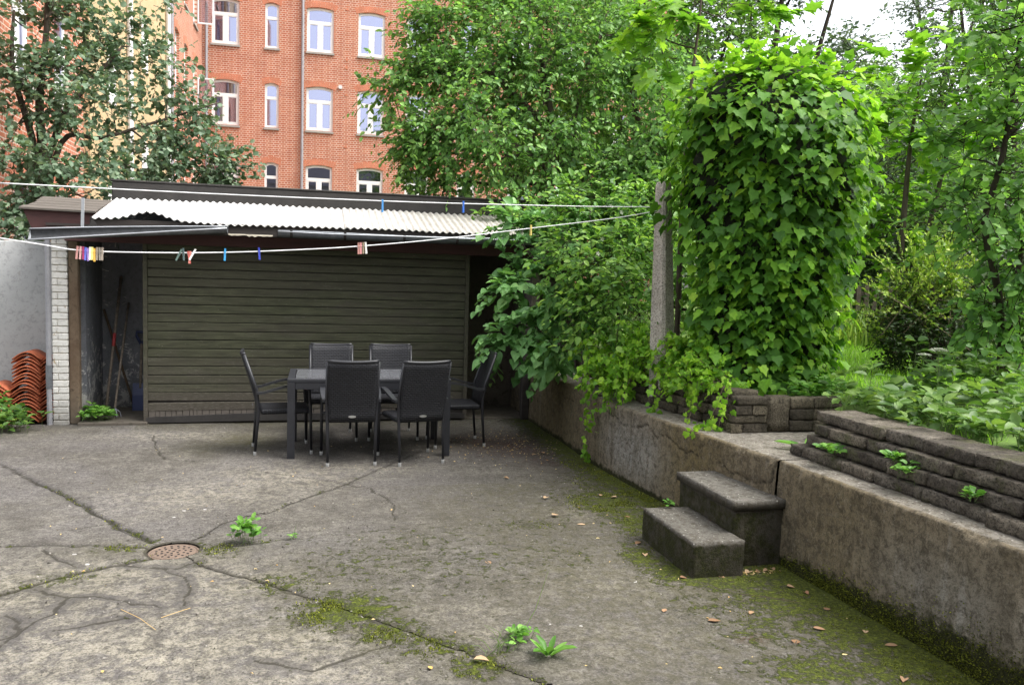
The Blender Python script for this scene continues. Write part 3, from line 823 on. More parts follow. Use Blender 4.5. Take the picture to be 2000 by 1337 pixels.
# ------------------------------------------------------------------ retaining wall, steps, walling stones
def wall_section(parent, v0, v1, zt, inset, name='wall_section'):
    """front face and top of one cast length of the retaining wall"""
    vs = np.arange(v0, v1 + 1e-6, 0.03 if v1 > 9 else 0.0125)
    vs[-1] = v1
    zs = np.linspace(-0.04, zt - 0.012, 52)
    front = [(z, 0.0, 0) for z in zs] + [(zt - 0.004, 0.006, .5), (zt, 0.016, 1)]
    back = [(zt, d, 1) for d in np.linspace(0.04, 0.52, 20)] + [(-0.04, 0.52, 0)]
    prof = front + back
    V, crack, moss, top, pale, ochre = [], [], [], [], [], []
    P = np.array([(p[0], p[1]) for p in prof])
    vv, ii = np.meshgrid(vs, np.arange(len(prof)), indexing='ij')
    zz, off = P[ii, 0], P[ii, 1]
    uu = wall_u(vv) + inset + off + 0.02 * zz
    isf = (ii < len(front)).astype(float)
    wv, wz = vv + (fbm(vv, zz, 20.0, 61) - 0.5) * 0.035, zz + (fbm(vv, zz, 20.0, 63) - 0.5) * 0.035
    dcr = np.minimum.reduce([pdist(wv, wz, c) for c in WCRACKS])
    cr = np.exp(-(dcr / 0.0054) ** 2) * isf
    topm = 1.0 - isf
    relief = ((fbm(vv, zz, 5.0, 71) - 0.5) * 0.020 + (fbm(vv, zz, 26.0, 73) - 0.5) * 0.010) * isf
    # broken arris along the top edge
    edge = np.exp(-((zz - zt) / 0.03) ** 2) * np.exp(-(off / 0.03) ** 2)
    chip = np.clip(fbm(vv, vv * 0, 9.0, 77) - 0.52, 0, 1) * 0.10
    uu = uu + relief + 0.012 * cr + chip * edge
    zo = zz - chip * edge * 0.7 + topm * (fbm(vv, off, 7.0, 79) - 0.5) * 0.008
    mo = np.exp(-((zz + 0.0) / (0.055 + 0.10 * np.clip(4.6 - vv, 0, 1.6))) ** 2) * isf * np.clip(1.15 - 0.05 * vv, 0.3, 1)
    pl = (np.exp(-((vv - 6.4) / 0.55) ** 2 - ((zz - 0.3) / 0.25) ** 2) + 0.5 * np.exp(-((vv - 3.1) / 0.5) ** 2 - ((zz - 0.28) / 0.2) ** 2)) * isf
    oc = np.clip(np.exp(-((vv - 5.45) / 0.42) ** 2) + 0.7 * np.exp(-((vv - 8.6) / 1.0) ** 2) + 0.35 * np.exp(-((vv - 3.9) / 0.4) ** 2), 0, 1) * isf
    V = np.stack([uu, vv, zo], -1).reshape(-1, 3)
    n, k = vv.shape
    idx = np.arange(n * k).reshape(n, k)
    q = np.stack([idx[:-1, :-1], idx[:-1, 1:], idx[1:, 1:], idx[1:, :-1]], -1).reshape(-1, 4)
    at = {'crack': np.clip(cr + topm * 0, 0, 1), 'moss': mo, 'top': topm, 'pale': np.clip(pl, 0, 1), 'ochre': oc}
    o = obj(name, V, q, G['wall'], parent, True, {a: b.ravel() for a, b in at.items()})
    return o


rw = thing('retaining_wall', 'long stained concrete retaining wall, cracked and mossy at its foot', 'wall', (2.77, 4.45, 0))
wall_section(rw, -1.2, 4.462, 0.632, 0.004)
wall_section(rw, 4.478, 7.262, 0.632, 0.0)
wall_section(rw, 7.275, 10.60, 0.640, 0.028)


def rock(lo, hi, amp=0.012, seg=0.07, seed=0, face_amp=None):
    """rock-faced block: subdivided box with a noisy surface"""
    lo, hi = np.array(lo, float), np.array(hi, float)
    d = hi - lo
    n = np.maximum(1, np.round(d / seg).astype(int))
    pts, fs, key = [], [], {}
    def vid(p):
        k = tuple(np.round(p, 5))
        if k not in key:
            key[k] = len(pts); pts.append(p)
        return key[k]
    for a in range(3):
        b, c = (a + 1) % 3, (a + 2) % 3
        for s in (0, 1):
            for i in range(n[b]):
                for j in range(n[c]):
                    q = []
                    for (di, dj) in ((0, 0), (1, 0), (1, 1), (0, 1)):
                        p = np.zeros(3)
                        p[a] = lo[a] + d[a] * s
                        p[b] = lo[b] + d[b] * (i + di) / n[b]
                        p[c] = lo[c] + d[c] * (j + dj) / n[c]
                        q.append(vid(p))
                    fs.append(tuple(q) if s else tuple(q[::-1]))
    P = np.array(pts)
    c = (lo + hi) / 2
    out = []
    for p in P:
        r = (p - c) / (d / 2)
        e = np.sort(np.abs(r))
        rnd = 0.0
        shrink = 1.0 - 0.10 * max(0, e[1] - 0.9) * 10 * 0.35
        nv = Vector(p * 8.0 + seed * 3.7)
        w = 0.55 * np.array(noise.noise_vector(nv)) + 0.45 * np.array(noise.noise_vector(nv * 3.1)) + 0.35 * np.array(noise.noise_vector(nv * 7.0))
        edge_in = -np.sign(r) * (np.abs(r) > 0.98) * (e[1] > 0.98) * amp * (0.35 * rng.random())
        q = p + w * amp + edge_in
        out.append(q)
    return np.array(out), fs


def stone_at(parent, u0, u1, v0, v1, z0, z1, mat, seed, name='stone', amp=0.011, tilt=0.0):
    V, F = rock((u0, v0, z0), (u1, v1, z1), amp, 0.022, seed)
    front = np.clip(1 - (V[:, 0] - u0) / 0.05, 0, 1)
    for i_ in range(len(V)):
        if front[i_] > 0:
            q_ = Vector((V[i_, 0] * 3, V[i_, 1] * 22 + seed, V[i_, 2] * 30))
            V[i_, 0] += front[i_] * (0.014 * noise.noise(q_) + 0.008 * noise.noise(q_ * 2.3))
    if tilt:
        V[:, 2] += (V[:, 1] - (v0 + v1) / 2) * tilt
    return obj(name, V, F, mat, parent, False)


near_wall = thing('stone_terrace_wall', 'four tilted courses of rough grey walling stones beside the lower steps', 'stone wall', (3.1, 3.6, 0.63))
sd = 1
for c in range(4):
    z0 = 0.634 + c * 0.0745
    u0 = 2.985 + c * 0.036 + 0.0
    v = 4.60 + (0.06, 0.0, -0.05, 0.03)[c] - c * 0.015
    first = True
    while v > -1.6:
        L = random.uniform(0.11, 0.16) if first and c % 2 == 0 else random.uniform(0.26, 0.52)
        first = False
        stone_at(near_wall, u0 + random.uniform(-.014, .014), u0 + 0.29, v - L, v - random.uniform(.008, .016), z0, z0 + random.uniform(.062, .067), G['stone'], sd, amp=0.0075)
        sd += 1
        v -= L
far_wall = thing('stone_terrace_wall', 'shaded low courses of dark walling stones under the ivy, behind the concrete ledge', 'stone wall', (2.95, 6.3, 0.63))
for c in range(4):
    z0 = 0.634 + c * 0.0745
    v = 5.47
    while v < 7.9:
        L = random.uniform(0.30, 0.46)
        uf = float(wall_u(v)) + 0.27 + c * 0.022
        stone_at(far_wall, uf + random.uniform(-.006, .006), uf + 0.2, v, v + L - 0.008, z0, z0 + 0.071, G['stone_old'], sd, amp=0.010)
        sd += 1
        v += L
# the return of the courses along the landing, a slab, and the courses right of it
for c in range(4):
    z0 = 0.634 + c * 0.066
    cuts = [(2.93, 3.03, 3.225), (2.95, 3.225), (2.965, 3.10, 3.225), (2.98, 3.225)][c]
    for a, b in zip(cuts[:-1], cuts[1:]):
        stone_at(far_wall, a + 0.003, b - 0.003, 5.345 + 0.01 * (c % 2), 5.465, z0, z0 + 0.062, G['stone_old'], sd, amp=0.006)
        sd += 1
V, F = rock((3.235, 5.375, 0.634), (3.42, 5.43, 0.90), 0.004, 0.06, 99)
obj('slab', V, F, G['stone_old'], far_wall, True)
for c in range(3):
    z0 = 0.634 + c * 0.085
    for a, b in ((3.43, 3.62), (3.625, 3.86)):
        stone_at(far_wall, a, b, 5.37, 5.47, z0, z0 + 0.08, G['stone_old'], sd, amp=0.008)
        sd += 1
# landing between the two stone walls: concrete sheet level with the wall top
lv, lf = [], []
for i in range(21):
    for j in range(27):
        lv.append((3.06 + 0.9 * i / 20, 4.50 + 0.92 * j / 26, 0.6265 + 0.004 * noise.noise((i * .7, j * .7, 2))))
for i in range(20):
    for j in range(26):
        a = i * 27 + j
        lf.append((a, a + 27, a + 28, a + 1))
lt = [1.0] * len(lv)
tag(obj('landing', lv, lf, G['wall'], None, True, {'top': lt, 'crack': [0] * len(lv), 'moss': [0.12] * len(lv), 'pale': [0] * len(lv), 'ochre': [0] * len(lv)}), kind='structure')

# two concrete steps up to the ledge
st = thing('garden_steps', 'two mossy concrete steps set against the retaining wall', 'steps', (2.45, 4.7, 0))


def step_block(name, lo, hi, mossy, topv, seed, amp=0.005):
    V, F = rock(lo, hi, amp, 0.026, seed)
    zt = hi[2]
    top = np.clip((V[:, 2] - (zt - 0.02)) / 0.015, 0, 1)
    md = mossy * (1 - top) * np.clip(1.15 - (V[:, 0] - lo[0]) * 1.2, 0.4, 1)
    md = np.maximum(md, top * 0.25 * np.clip(1 - (hi[0] - V[:, 0]) * 3, 0, 1))
    obj(name, V, F, G['wall_dark'], st, False, {'top': top * topv, 'crack': V[:, 0] * 0, 'moss': md, 'pale': V[:, 0] * 0, 'ochre': V[:, 0] * 0})


m_ = m_wall()
m_.name = 'dark_step_concrete'
G['wall_dark'] = m_
for nd_ in m_.node_tree.nodes:                       # darker tones for the steps
    if nd_.type == 'VALTORGB' and abs(nd_.color_ramp.elements[0].color[0] - 0.125) < 2e-3:
        for e_, c_ in zip(nd_.color_ramp.elements, ((0.030, 0.027, 0.021), (0.055, 0.049, 0.039), (0.088, 0.079, 0.065))): e_.color = (*c_, 1)
    if nd_.type == 'MIX' and abs(nd_.inputs[7].default_value[0] - 0.285) < 1e-3: nd_.inputs[7].default_value = (0.205, 0.195, 0.172, 1)
    if nd_.type == 'MIX' and abs(nd_.inputs[7].default_value[0] - 0.29) < 1e-3: nd_.inputs[7].default_value = (0.095, 0.088, 0.076, 1)
    if nd_.type == 'MIX' and abs(nd_.inputs[7].default_value[0] - 0.33) < 1e-3: nd_.inputs[7].default_value = (0.10, 0.092, 0.08, 1)
step_block('lower_step', (2.125, 4.24, -0.03), (2.45, 4.99, 0.212), 0.62, 0.75, 201)
step_block('upper_riser', (2.455, 4.39, -0.03), (2.80, 5.14, 0.352), 0.55, 0.0, 202)
step_block('upper_tread', (2.435, 4.37, 0.354), (2.795, 5.16, 0.408), 0.30, 0.9, 203, 0.003)

# garden behind the terrace
gx = axis([(3.2, 9.0, 0.15), (9.0, 30.0, 1.0), (30.0, 240.0, 14.0)])
gy = axis([(-60.0, -3.0, 5.0), (-3.0, 14.0, 0.2), (14.0, 40.0, 1.5), (40.0, 240.0, 14.0)])
X, Y = np.meshgrid(gx, gy)
Zg = 0.78 + 0.16 * np.clip((X - 3.2) / 1.6, 0, 1) + 0.06 * (fbm(X, Y, 0.8, 5) - 0.5) + 0.10 * np.clip((X - 6) / 6, 0, 1)
inland = (X < 3.95) & (Y > 4.45) & (Y < 5.5)
Zg = np.where(inland, 0.56, Zg)
nx_, ny_ = len(gx), len(gy)
idx = np.arange(nx_ * ny_).reshape(ny_, nx_)
q = np.stack([idx[:-1, :-1], idx[:-1, 1:], idx[1:, 1:], idx[1:, :-1]], -1).reshape(-1, 4)
tag(obj('garden_lawn', np.stack([X, Y, Zg], -1).reshape(-1, 3), q, G['lawn'], None, True), kind='structure')
bx = axis([(2.72, 3.24, 0.06)]); by = axis([(5.5, 11.4, 0.12)])
X, Y = np.meshgrid(bx, by)
Zs = 0.60 + 0.26 * np.clip((X - 3.03) / 0.10, 0, 1) + 0.03 * (fbm(X, Y, 5, 8) - 0.5)
idx = np.arange(X.size).reshape(X.shape)
q = np.stack([idx[:-1, :-1], idx[:-1, 1:], idx[1:, 1:], idx[1:, :-1]], -1).reshape(-1, 4)
tag(obj('planting_bed', np.stack([X, Y, Zs], -1).reshape(-1, 3), q, G['soil'], None, True), kind='structure')
# ------------------------------------------------------------------ brick apartment building
BV = 33.0                                            # facade plane
bld = thing('apartment_building', 'four storey red brick apartment building with white arched windows behind the shed', 'building', (0, BV, 0))
COLS = [(-3.89, -2.90), (-1.98, -1.47), (-0.45, 0.55), (1.48, 2.50), (3.36, 4.31), (5.45, 6.20), (7.55, 8.5), (9.6, 10.6), (11.6, 12.6)]
SILLS = [1.35, 4.32, 7.29, 10.25, 13.22]
WH, RISE = 1.66, 0.075


def arch_pts(x0, x1, z0, z1, rise, n=7):
    pts = [(x0, z0), (x1, z0), (x1, z1 - rise)]
    for i in range(1, n):
        t = i / n
        x = x1 + (x0 - x1) * t
        pts.append((x, z1 - rise + rise * (1 - (2 * t - 1) ** 2)))
    pts.append((x0, z1 - rise))
    return pts


def facade(parent, name, to3, extent, openings, mat, depth):
    """wall sheet with arched openings: strips between openings, reveals going in by depth. to3(s, z, d)"""
    V, F = [], []
    def quad(a, b, c, d):
        i = len(V); V.extend([to3(*a), to3(*b), to3(*c), to3(*d)]); F.append((i, i + 1, i + 2, i + 3))
    s0, s1, z0, z1 = extent
    cols = sorted({(o[0], o[1]) for o in openings})
    edges = [s0] + [e for c in cols for e in c] + [s1]
    for i in range(0, len(edges), 2):
        quad((edges[i], z0, 0), (edges[i + 1], z0, 0), (edges[i + 1], z1, 0), (edges[i], z1, 0))
    for c in cols:
        ops = sorted([o for o in openings if (o[0], o[1]) == c], key=lambda o: o[2])
        zz = z0
        for (a, b, w0, w1) in ops:
            quad((a, zz, 0), (b, zz, 0), (b, w0, 0), (a, w0, 0))
            arc = arch_pts(a, b, w0, w1, RISE)
            top = arc[2:]
            for p, q_ in zip(top[:-1], top[1:]):            # spandrel up to the flat line above the arch
                quad((p[0], p[1], 0), (p[0], w1, 0), (q_[0], w1, 0), (q_[0], q_[1], 0))
            ring_ = arc
            for p, q_ in zip(ring_, ring_[1:] + ring_[:1]):
                quad((p[0], p[1], 0), (q_[0], q_[1], 0), (q_[0], q_[1], depth), (p[0], p[1], depth))
            zz = w1
        quad((c[0], zz, 0), (c[1], zz, 0), (c[1], z1, 0), (c[0], z1, 0))
    return obj(name, V, F, mat, parent)


def window(parent, to3, a, b, z0, z1, narrow=False, curtain=False, arch=True, seed=0):
    """white arched casement: frame with mullion and transom, three panes, sill, brick arch, dim room behind"""
    d = 0.085
    out = arch_pts(a, b, z0, z1, RISE)
    fw = 0.085
    inn = arch_pts(a + fw, b - fw, z0 + fw, z1 - fw, RISE * 0.8)
    V, F = [], []
    n = len(out)
    for ring_, dd in ((out, d), (inn, d), (inn, d + 0.06)):
        V += [to3(p[0], p[1], dd) for p in ring_]
    for i in range(n):
        j = (i + 1) % n
        F.append((i, j, n + j, n + i)); F.append((n + i, n + j, 2 * n + j, 2 * n + i))
    def bar(x0, x1, y0, y1, dp=d - 0.012):
        k = len(V)
        V.extend([to3(x, y, q) for q in (dp, dp + 0.07) for (x, y) in ((x0, y0), (x1, y0), (x1, y1), (x0, y1))])
        F.extend([(k, k + 1, k + 2, k + 3), (k, k + 4, k + 5, k + 1), (k + 1, k + 5, k + 6, k + 2), (k + 2, k + 6, k + 7, k + 3), (k + 3, k + 7, k + 4, k)])
    zt = z0 + (z1 - z0) * 0.635
    bar(a + fw * 0.6, b - fw * 0.6, zt, zt + 0.115)
    panes = []
    xm = (a + b) / 2
    if narrow:
        panes = [(a + fw, b - fw, z0 + fw, zt), (a + fw, b - fw, zt + 0.115, z1 - fw)]
    else:
        bar(xm - 0.075, xm + 0.075, z0 + fw * 0.6, zt, d - 0.009)
        panes = [(a + fw, xm - 0.075, z0 + fw, zt), (xm + 0.075, b - fw, z0 + fw, zt), (a + fw, b - fw, zt + 0.115, z1 - fw)]
        for (x0, x1, y0, y1) in panes[:2]:             # casement sashes proud of the frame
            for q in ((x0, x0 + 0.03, y0, y1), (x1 - 0.03, x1, y0, y1), (x0 + 0.03, x1 - 0.03, y0, y0 + 0.035), (x0 + 0.03, x1 - 0.03, y1 - 0.03, y1)):
                bar(*q, d - 0.006)
    w = obj('window', V, F, G['winwhite'], parent)
    for (x0, x1, y0, y1) in panes:
        j = random.uniform(-0.006, 0.006)
        o = obj('pane', [to3(x0, y0, d + 0.028 + j), to3(x1, y0, d + 0.028 - j), to3(x1, y1, d + 0.028 - j), to3(x0, y1, d + 0.028 + j)], [(0, 1, 2, 3)], G['glass'], w)
    sl = [to3(x, y, q) for q in (-0.06, 0.085) for (x, y) in ((a - 0.03, z0 - 0.09), (b + 0.03, z0 - 0.09), (b + 0.03, z0 + (0.002 if q > 0 else -0.02)), (a - 0.03, z0 + (0.002 if q > 0 else -0.02)))]
    obj('sill', sl, [(0, 1, 2, 3), (0, 4, 5, 1), (1, 5, 6, 2), (2, 6, 7, 3), (3, 7, 4, 0)], G['sill'], w)
    # room box
    R = [to3(x, y, q) for q in (0.16, 0.9) for (x, y) in ((a, z0), (b, z0), (b, z1), (a, z1))]
    obj('interior', R, [(4, 5, 6, 7), (0, 4, 5, 1), (1, 5, 6, 2), (2, 6, 7, 3), (3, 7, 4, 0)], G['room'], w)
    if curtain:
        V, F = [], []
        for (x0, x1) in ((a + 0.04, a + 0.04 + (b - a) * 0.42), (b - 0.04 - (b - a) * 0.42, b - 0.04)):
            k = len(V)
            for i in range(25):
                t = i / 24
                for y in (z0 + 0.02, z1 - 0.12):
                    V.append(to3(x0 + (x1 - x0) * t, y, 0.24 + 0.03 * math.sin(t * 26 + seed)))
            for i in range(24): F.append((k + 2 * i, k + 2 * i + 2, k + 2 * i + 3, k + 2 * i + 1))
        obj('curtain', V, F, G['curtain'], w)
    if arch:
        V, F = [], []
        nb = max(6, int((b - a + 0.16) / 0.082))
        xs = np.linspace(a - 0.08, b + 0.08, nb + 1)
        for i in range(nb):
            x0, x1 = xs[i] + 0.006, xs[i + 1] - 0.006
            def zc(x):
                t = np.clip((x - a) / (b - a), -0.08, 1.08)
                return z1 - RISE + RISE * (1 - (2 * t - 1) ** 2) + 0.008
            k = len(V)
            lean = lambda x: (x - xm) * 0.14
            for q in (-0.006, 0.02):
                V += [to3(x0, zc(x0), q), to3(x1, zc(x1), q), to3(x1 + lean(x1), zc(x1) + 0.225, q), to3(x0 + lean(x0), zc(x0) + 0.225, q)]
            F += [(k, k + 1, k + 2, k + 3), (k, k + 4, k + 5, k + 1), (k + 1, k + 5, k + 6, k + 2), (k + 2, k + 6, k + 7, k + 3), (k + 3, k + 7, k + 4, k)]
        obj('arch_bricks', V, F, G['archbrick'], w, kind='stuff')
    return w


f3 = lambda s, z, d: (s, BV + d, z)
ops = [(a, b, z, z + WH) for (a, b) in COLS for z in SILLS]
facade(bld, 'wall', f3, (-4.21, 15.0, 0.0, 17.5), ops, G['brick'], 0.17)
for ci, (a, b) in enumerate(COLS):
    for ri, z in enumerate(SILLS):
        if ci > 6 and ri < 2: continue
        window(bld, f3, a, b, z, z + WH, narrow=(b - a) < 0.8, curtain=(ci == 0 and ri == 2) or (ci == 4 and ri == 1), seed=ci * 7 + ri)
obj('roof', [(-4.6, BV - 0.35, 17.4), (15.2, BV - 0.35, 17.4), (15.2, BV + 5, 21.5), (-4.6, BV + 5, 21.5)], [(0, 1, 2, 3)], G['felt'], bld)
obj('gable', [(15.0, BV, 0), (15.0, BV + 9, 0), (15.0, BV + 9, 18), (15.0, BV, 17.5)], [(0, 1, 2, 3)], G['brick_y'], bld)
MB().tube([(-0.60, BV - 0.09, 0.0), (-0.60, BV - 0.09, 17.4)], 0.055, 8).build('downpipe', G['pipegrey'], bld)
MB().tube([(-4.05, BV - 0.16, 0.0), (-4.05, BV - 0.16, 17.4)], 0.055, 8).build('downpipe', G['pipegrey'], bld)
for (x, z) in ((1.05, 11.95), (1.04, 9.75), (1.05, 8.72), (1.05, 6.75), (1.05, 10.05), (-4.0, 10.1), (-4.0, 7.1), (-4.0, 8.9)):
    MB().lathe((x, BV - 0.012, z), [(0.055, -0.01), (0.055, 0.013), (0.035, 0.013), (0.033, 0.004), (0.001, 0.004)], 12, 1).build('vent', G['archbrick'], bld)
MB().lathe((0.82, BV - 0.05, 8.99), [(0.075, -0.02), (0.075, 0.06), (0.045, 0.06), (0.001, 0.05)], 14, 1).build('vent', G['pipewhite'], bld)

# wing running towards the camera on the left: brick, then an ochre rendered projection, then brick again
WU = -4.21
wing = thing('building_wing', 'red brick side wing with an ochre rendered stair bay behind the grey-leaved tree', 'building', (WU, 24.5, 0))
w3 = lambda s, z, d: (WU - d, s, z)
wops = []
for (a, b) in ((26.9, 27.7), (28.7, 29.45), (30.7, 31.55)):
    for z in (1.4, 4.40, 7.35, 10.3, 13.3): wops.append((a, b, z, z + 1.75))
facade(wing, 'wall', w3, (24.6, 32.995, 0, 17.5), wops, G['brick_y'], 0.17)
for (a, b, z0, z1) in wops:
    if z0 > 3: window(wing, w3, a, b, z0, z1, narrow=True)
# two sashes left standing open
for z in (7.55, 10.5):
    fr = MB()
    for (x0, x1, y0, y1) in ((0.0, 0.045, 0, 1.08), (0.50, 0.545, 0, 1.08), (0.045, 0.50, 0, 0.05), (0.045, 0.50, 1.03, 1.08)):
        fr.box((WU + 0.02 + x0, 31.60, z + y0), (WU + 0.02 + x1, 31.645, z + y1))
    sash = fr.build('open_sash', G['winwhite'], wing)
    obj('pane', [(WU + 0.065, 31.62, z + 0.05), (WU + 0.52, 31.62, z + 0.05), (WU + 0.52, 31.622, z + 1.03), (WU + 0.065, 31.622, z + 1.03)], [(0, 1, 2, 3)], G['glass'], sash)
MB().box((WU - 3.0, 16.6, 0), (WU + 0.16, 24.6, 17.5)).build('stair_bay', G['ochreplaster'], wing)
for v_ in (24.35, 19.6):
    MB().tube([(WU + 0.24, v_, 0), (WU + 0.24, v_, 17)], 0.06, 8).build('downpipe', G['pipewhite'], wing)
MB().tube([(WU + 0.10, 25.75, 0), (WU + 0.10, 25.75, 17)], 0.055, 8).build('downpipe', G['pipegrey'], wing)
for (v_, z) in ((21.5, 3.6), (21.5, 6.4), (18.2, 5.0), (18.2, 2.2)):
    MB().box((WU + 0.162, v_ - 0.35, z), (WU + 0.185, v_ + 0.35, z + 1.2), bev=0.01).build('window', G['winwhite'], wing)
w3b = lambda s, z, d: (WU - d + 0.05, s, z)
wops = [(a, b, z, z + 1.6) for (a, b) in ((13.0, 13.9), (14.9, 15.8)) for z in (1.4, 4.4, 7.3, 10.2)]
facade(wing, 'wall', w3b, (10.55, 16.6, 0, 17.5), wops, G['brick_y'], 0.17)
for (a, b, z0, z1) in wops: window(wing, w3b, a, b, z0, z1)
MB().box((WU - 3.0, 24.6, 17.5), (WU + 0.4, 33.0, 17.8)).build('eaves', G['felt'], wing)

# house closing the courtyard behind the camera, the one that the far windows mirror
rear = thing('rear_house', 'grey rendered house behind the camera mirrored in the far windows', 'building', (0, -8.0, 0))
r3 = lambda s, z, d: (-s, -8.0 - d, z)
rops = [(a, a + 1.05, z, z + 1.6) for a in (-12.0, -8.6, -5.2, -1.8, 1.6, 5.0, 8.4) for z in (1.3, 4.3, 7.3)]
facade(rear, 'wall', r3, (-14.0, 11.0, 0.0, 9.6), rops, G['sill'], 0.17)
for (a, b, z0, z1) in rops: window(rear, r3, a, b, z0, z1, arch=False)
obj('roof', [(14.2, -7.7, 9.55), (-11.2, -7.7, 9.55), (-11.2, -12.0, 12.5), (14.2, -12.0, 12.5)], [(0, 1, 2, 3)], G['felt'], rear)

# ------------------------------------------------------------------ garden wall left of the shed
gw = thing('plastered_garden_wall', 'low plastered off-white garden wall left of the shed behind the tiles', 'wall', (-4.5, 10.35, 0))
V, F = [], []
gu_ = np.linspace(-8.0, -2.77, 60)
for u in gu_:
    zt = 1.99 + 0.015 * noise.noise((u * 2.1, 0, 0)) + 0.006 * noise.noise((u * 11, 0, 3))
    for (y, z) in ((10.30, -0.05), (10.295, 1.0), (10.30, zt - 0.02), (10.32, zt), (10.50, zt + 0.01), (10.52, -0.05)): V.append((u, y + 0.006 * noise.noise((u * 1.3, z * 2, 5)), z))
for i in range(len(gu_) - 1):
    for k in range(5):
        a = i * 6 + k
        F.append((a, a + 6, a + 7, a + 1))
F.append(tuple(range((len(gu_) - 1) * 6, len(gu_) * 6)))
obj('wall', V, F, G['plaster'], gw, True)

# ------------------------------------------------------------------ the shed
shed = thing('garden_shed', 'old open-fronted shed with a boarded green sliding door and white corrugated roof', 'shed', (0, 9.7, 0))
# shell
MB().box((-2.70, 9.98, -0.03), (-2.50, 10.72, 2.14)).build('side_wall', G['shedplaster'], shed)
MB().box((-2.70, 10.724, -0.03), (1.60, 10.90, 2.50)).build('back_wall', G['shedplaster'], shed)
MB().box((1.602, 10.724, -0.03), (3.4, 10.90, 2.50)).build('back_wall', G['shedback'], shed)
MB().box((2.56, 9.92, -0.03), (2.72, 10.722, 2.14)).build('side_wall', G['shedback'], shed)
MB().box((-2.498, 9.60, -0.03), (-1.80, 10.722, 0.035), bev=0.008).build('threshold', G['shedback'], shed)
MB().box((-1.798, 9.72, -0.03), (2.555, 10.722, 0.02), bev=0.006).build('floor', G['shedback'], shed)
MB().box((2.46, 9.66, 0.0), (2.555, 9.76, 2.10), bev=0.008).build('post', G['darkwood'], shed)
# ceiling boards and roof structure
MB().box((-2.78, 9.60, 2.142), (3.3, 10.722, 2.17)).build('ceiling', G['darkwood'], shed)
MB().box((-2.60, 9.585, 1.985), (2.75, 9.665, 2.14), bev=0.006).build('lintel', G['fascia'], shed)
MB().box((-2.30, 9.372, 2.10), (2.75, 9.398, 2.222), bev=0.003).build('fascia', G['darkwood'], shed)
MB().box((-2.30, 9.400, 2.100), (2.75, 9.583, 2.118)).build('soffit', G['darkwood'], shed)
# flaking paint left along the fascia's lower edge
for (u0, u1, dz) in ((-0.93, -0.47, 0.03), (0.10, 0.20, 0.012), (0.24, 0.33, 0.012), (0.36, 0.41, 0.012), (0.92, 1.02, 0.016), (1.05, 1.09, 0.012), (-1.58, -1.42, 0.012)):
    top, bot = [], []
    n = max(4, int((u1 - u0) / 0.03))
    for i in range(n + 1):
        u = u0 + (u1 - u0) * i / n
        top.append((u, 9.366, 2.118)); bot.append((u, 9.362, 2.118 - dz * random.uniform(0.35, 1.0) * (0.4 if i in (0, n) else 1)))
    V = top + bot + [(x, y + 0.003, z) for (x, y, z) in top + bot]
    k = n + 1
    F = []
    for i in range(n):
        F += [(i, i + 1, k + i + 1, k + i), (2 * k + i, 3 * k + i, 3 * k + i + 1, 2 * k + i + 1), (k + i, k + i + 1, 3 * k + i + 1, 3 * k + i)]
    obj('paint_flake', V, F, G['flake'], shed)

G['darkgrey'] = simple('grey_brown_eaves_boards', (0.105, 0.090, 0.076), 0.9, var=0.5, scale=9.0, stretch=(0.25, 3, 1))
# roof of overlapping corrugated sheets
roof = MB().box((-2.20, 9.45, 2.175), (2.70, 10.43, 2.20)).build('roof', G['darkwood'], shed)
PITCH_C = 0.0767


def eave_sag(u):
    return 0.085 * math.exp(-((u + 1.72) / 0.22) ** 2) - 0.02 * math.exp(-((u + 0.9) / 0.5) ** 2)


def corrugated(u0, u1, lift, dz):
    V, F = [], []
    us = np.arange(u0, u1 + 1e-6, PITCH_C / 10)
    ts = np.linspace(0, 1, 7)
    for u in us:
        for t in ts:
            vv = 9.345 + 1.115 * t
            z = 2.226 + 0.302 * t + lift + 0.0105 * math.sin(2 * math.pi * u / PITCH_C) + eave_sag(u) * (1 - t) ** 2
            V.append((u + dz * t, vv, z))
    n, k = len(us), len(ts)
    off = len(V)
    V += [(x, y + 0.001, z - 0.006) for (x, y, z) in V]
    for i in range(n - 1):
        for j in range(k - 1):
            a = i * k + j
            F.append((a, a + k, a + k + 1, a + 1)); F.append((off + a, off + a + 1, off + a + k + 1, off + a + k))
        F.append((i * k, off + i * k, off + i * k + k, i * k + k))
    return obj('corrugated_sheet', V, F, G['corr'], roof, True)


edges_ = [-2.272, -1.42, -0.56, 0.30, 1.16, 2.02, 2.72]
for i in range(6):
    corrugated(edges_[i], edges_[i + 1] + 0.075 * (i < 5), 0.0065 * (i % 2), 0.0)
MB().box((-2.33, 10.462, 2.44), (3.0, 10.66, 2.722), bev=0.012).build('parapet', G['felt'], shed)
MB().box((-2.35, 10.455, 2.724), (3.0, 10.68, 2.745), bev=0.006).build('parapet_cap', G['felt'], shed)
MB().box((-2.29, 9.36, 2.16), (-2.274, 10.46, 2.24), bev=0.003).build('verge_board', G['darkwood'], shed)
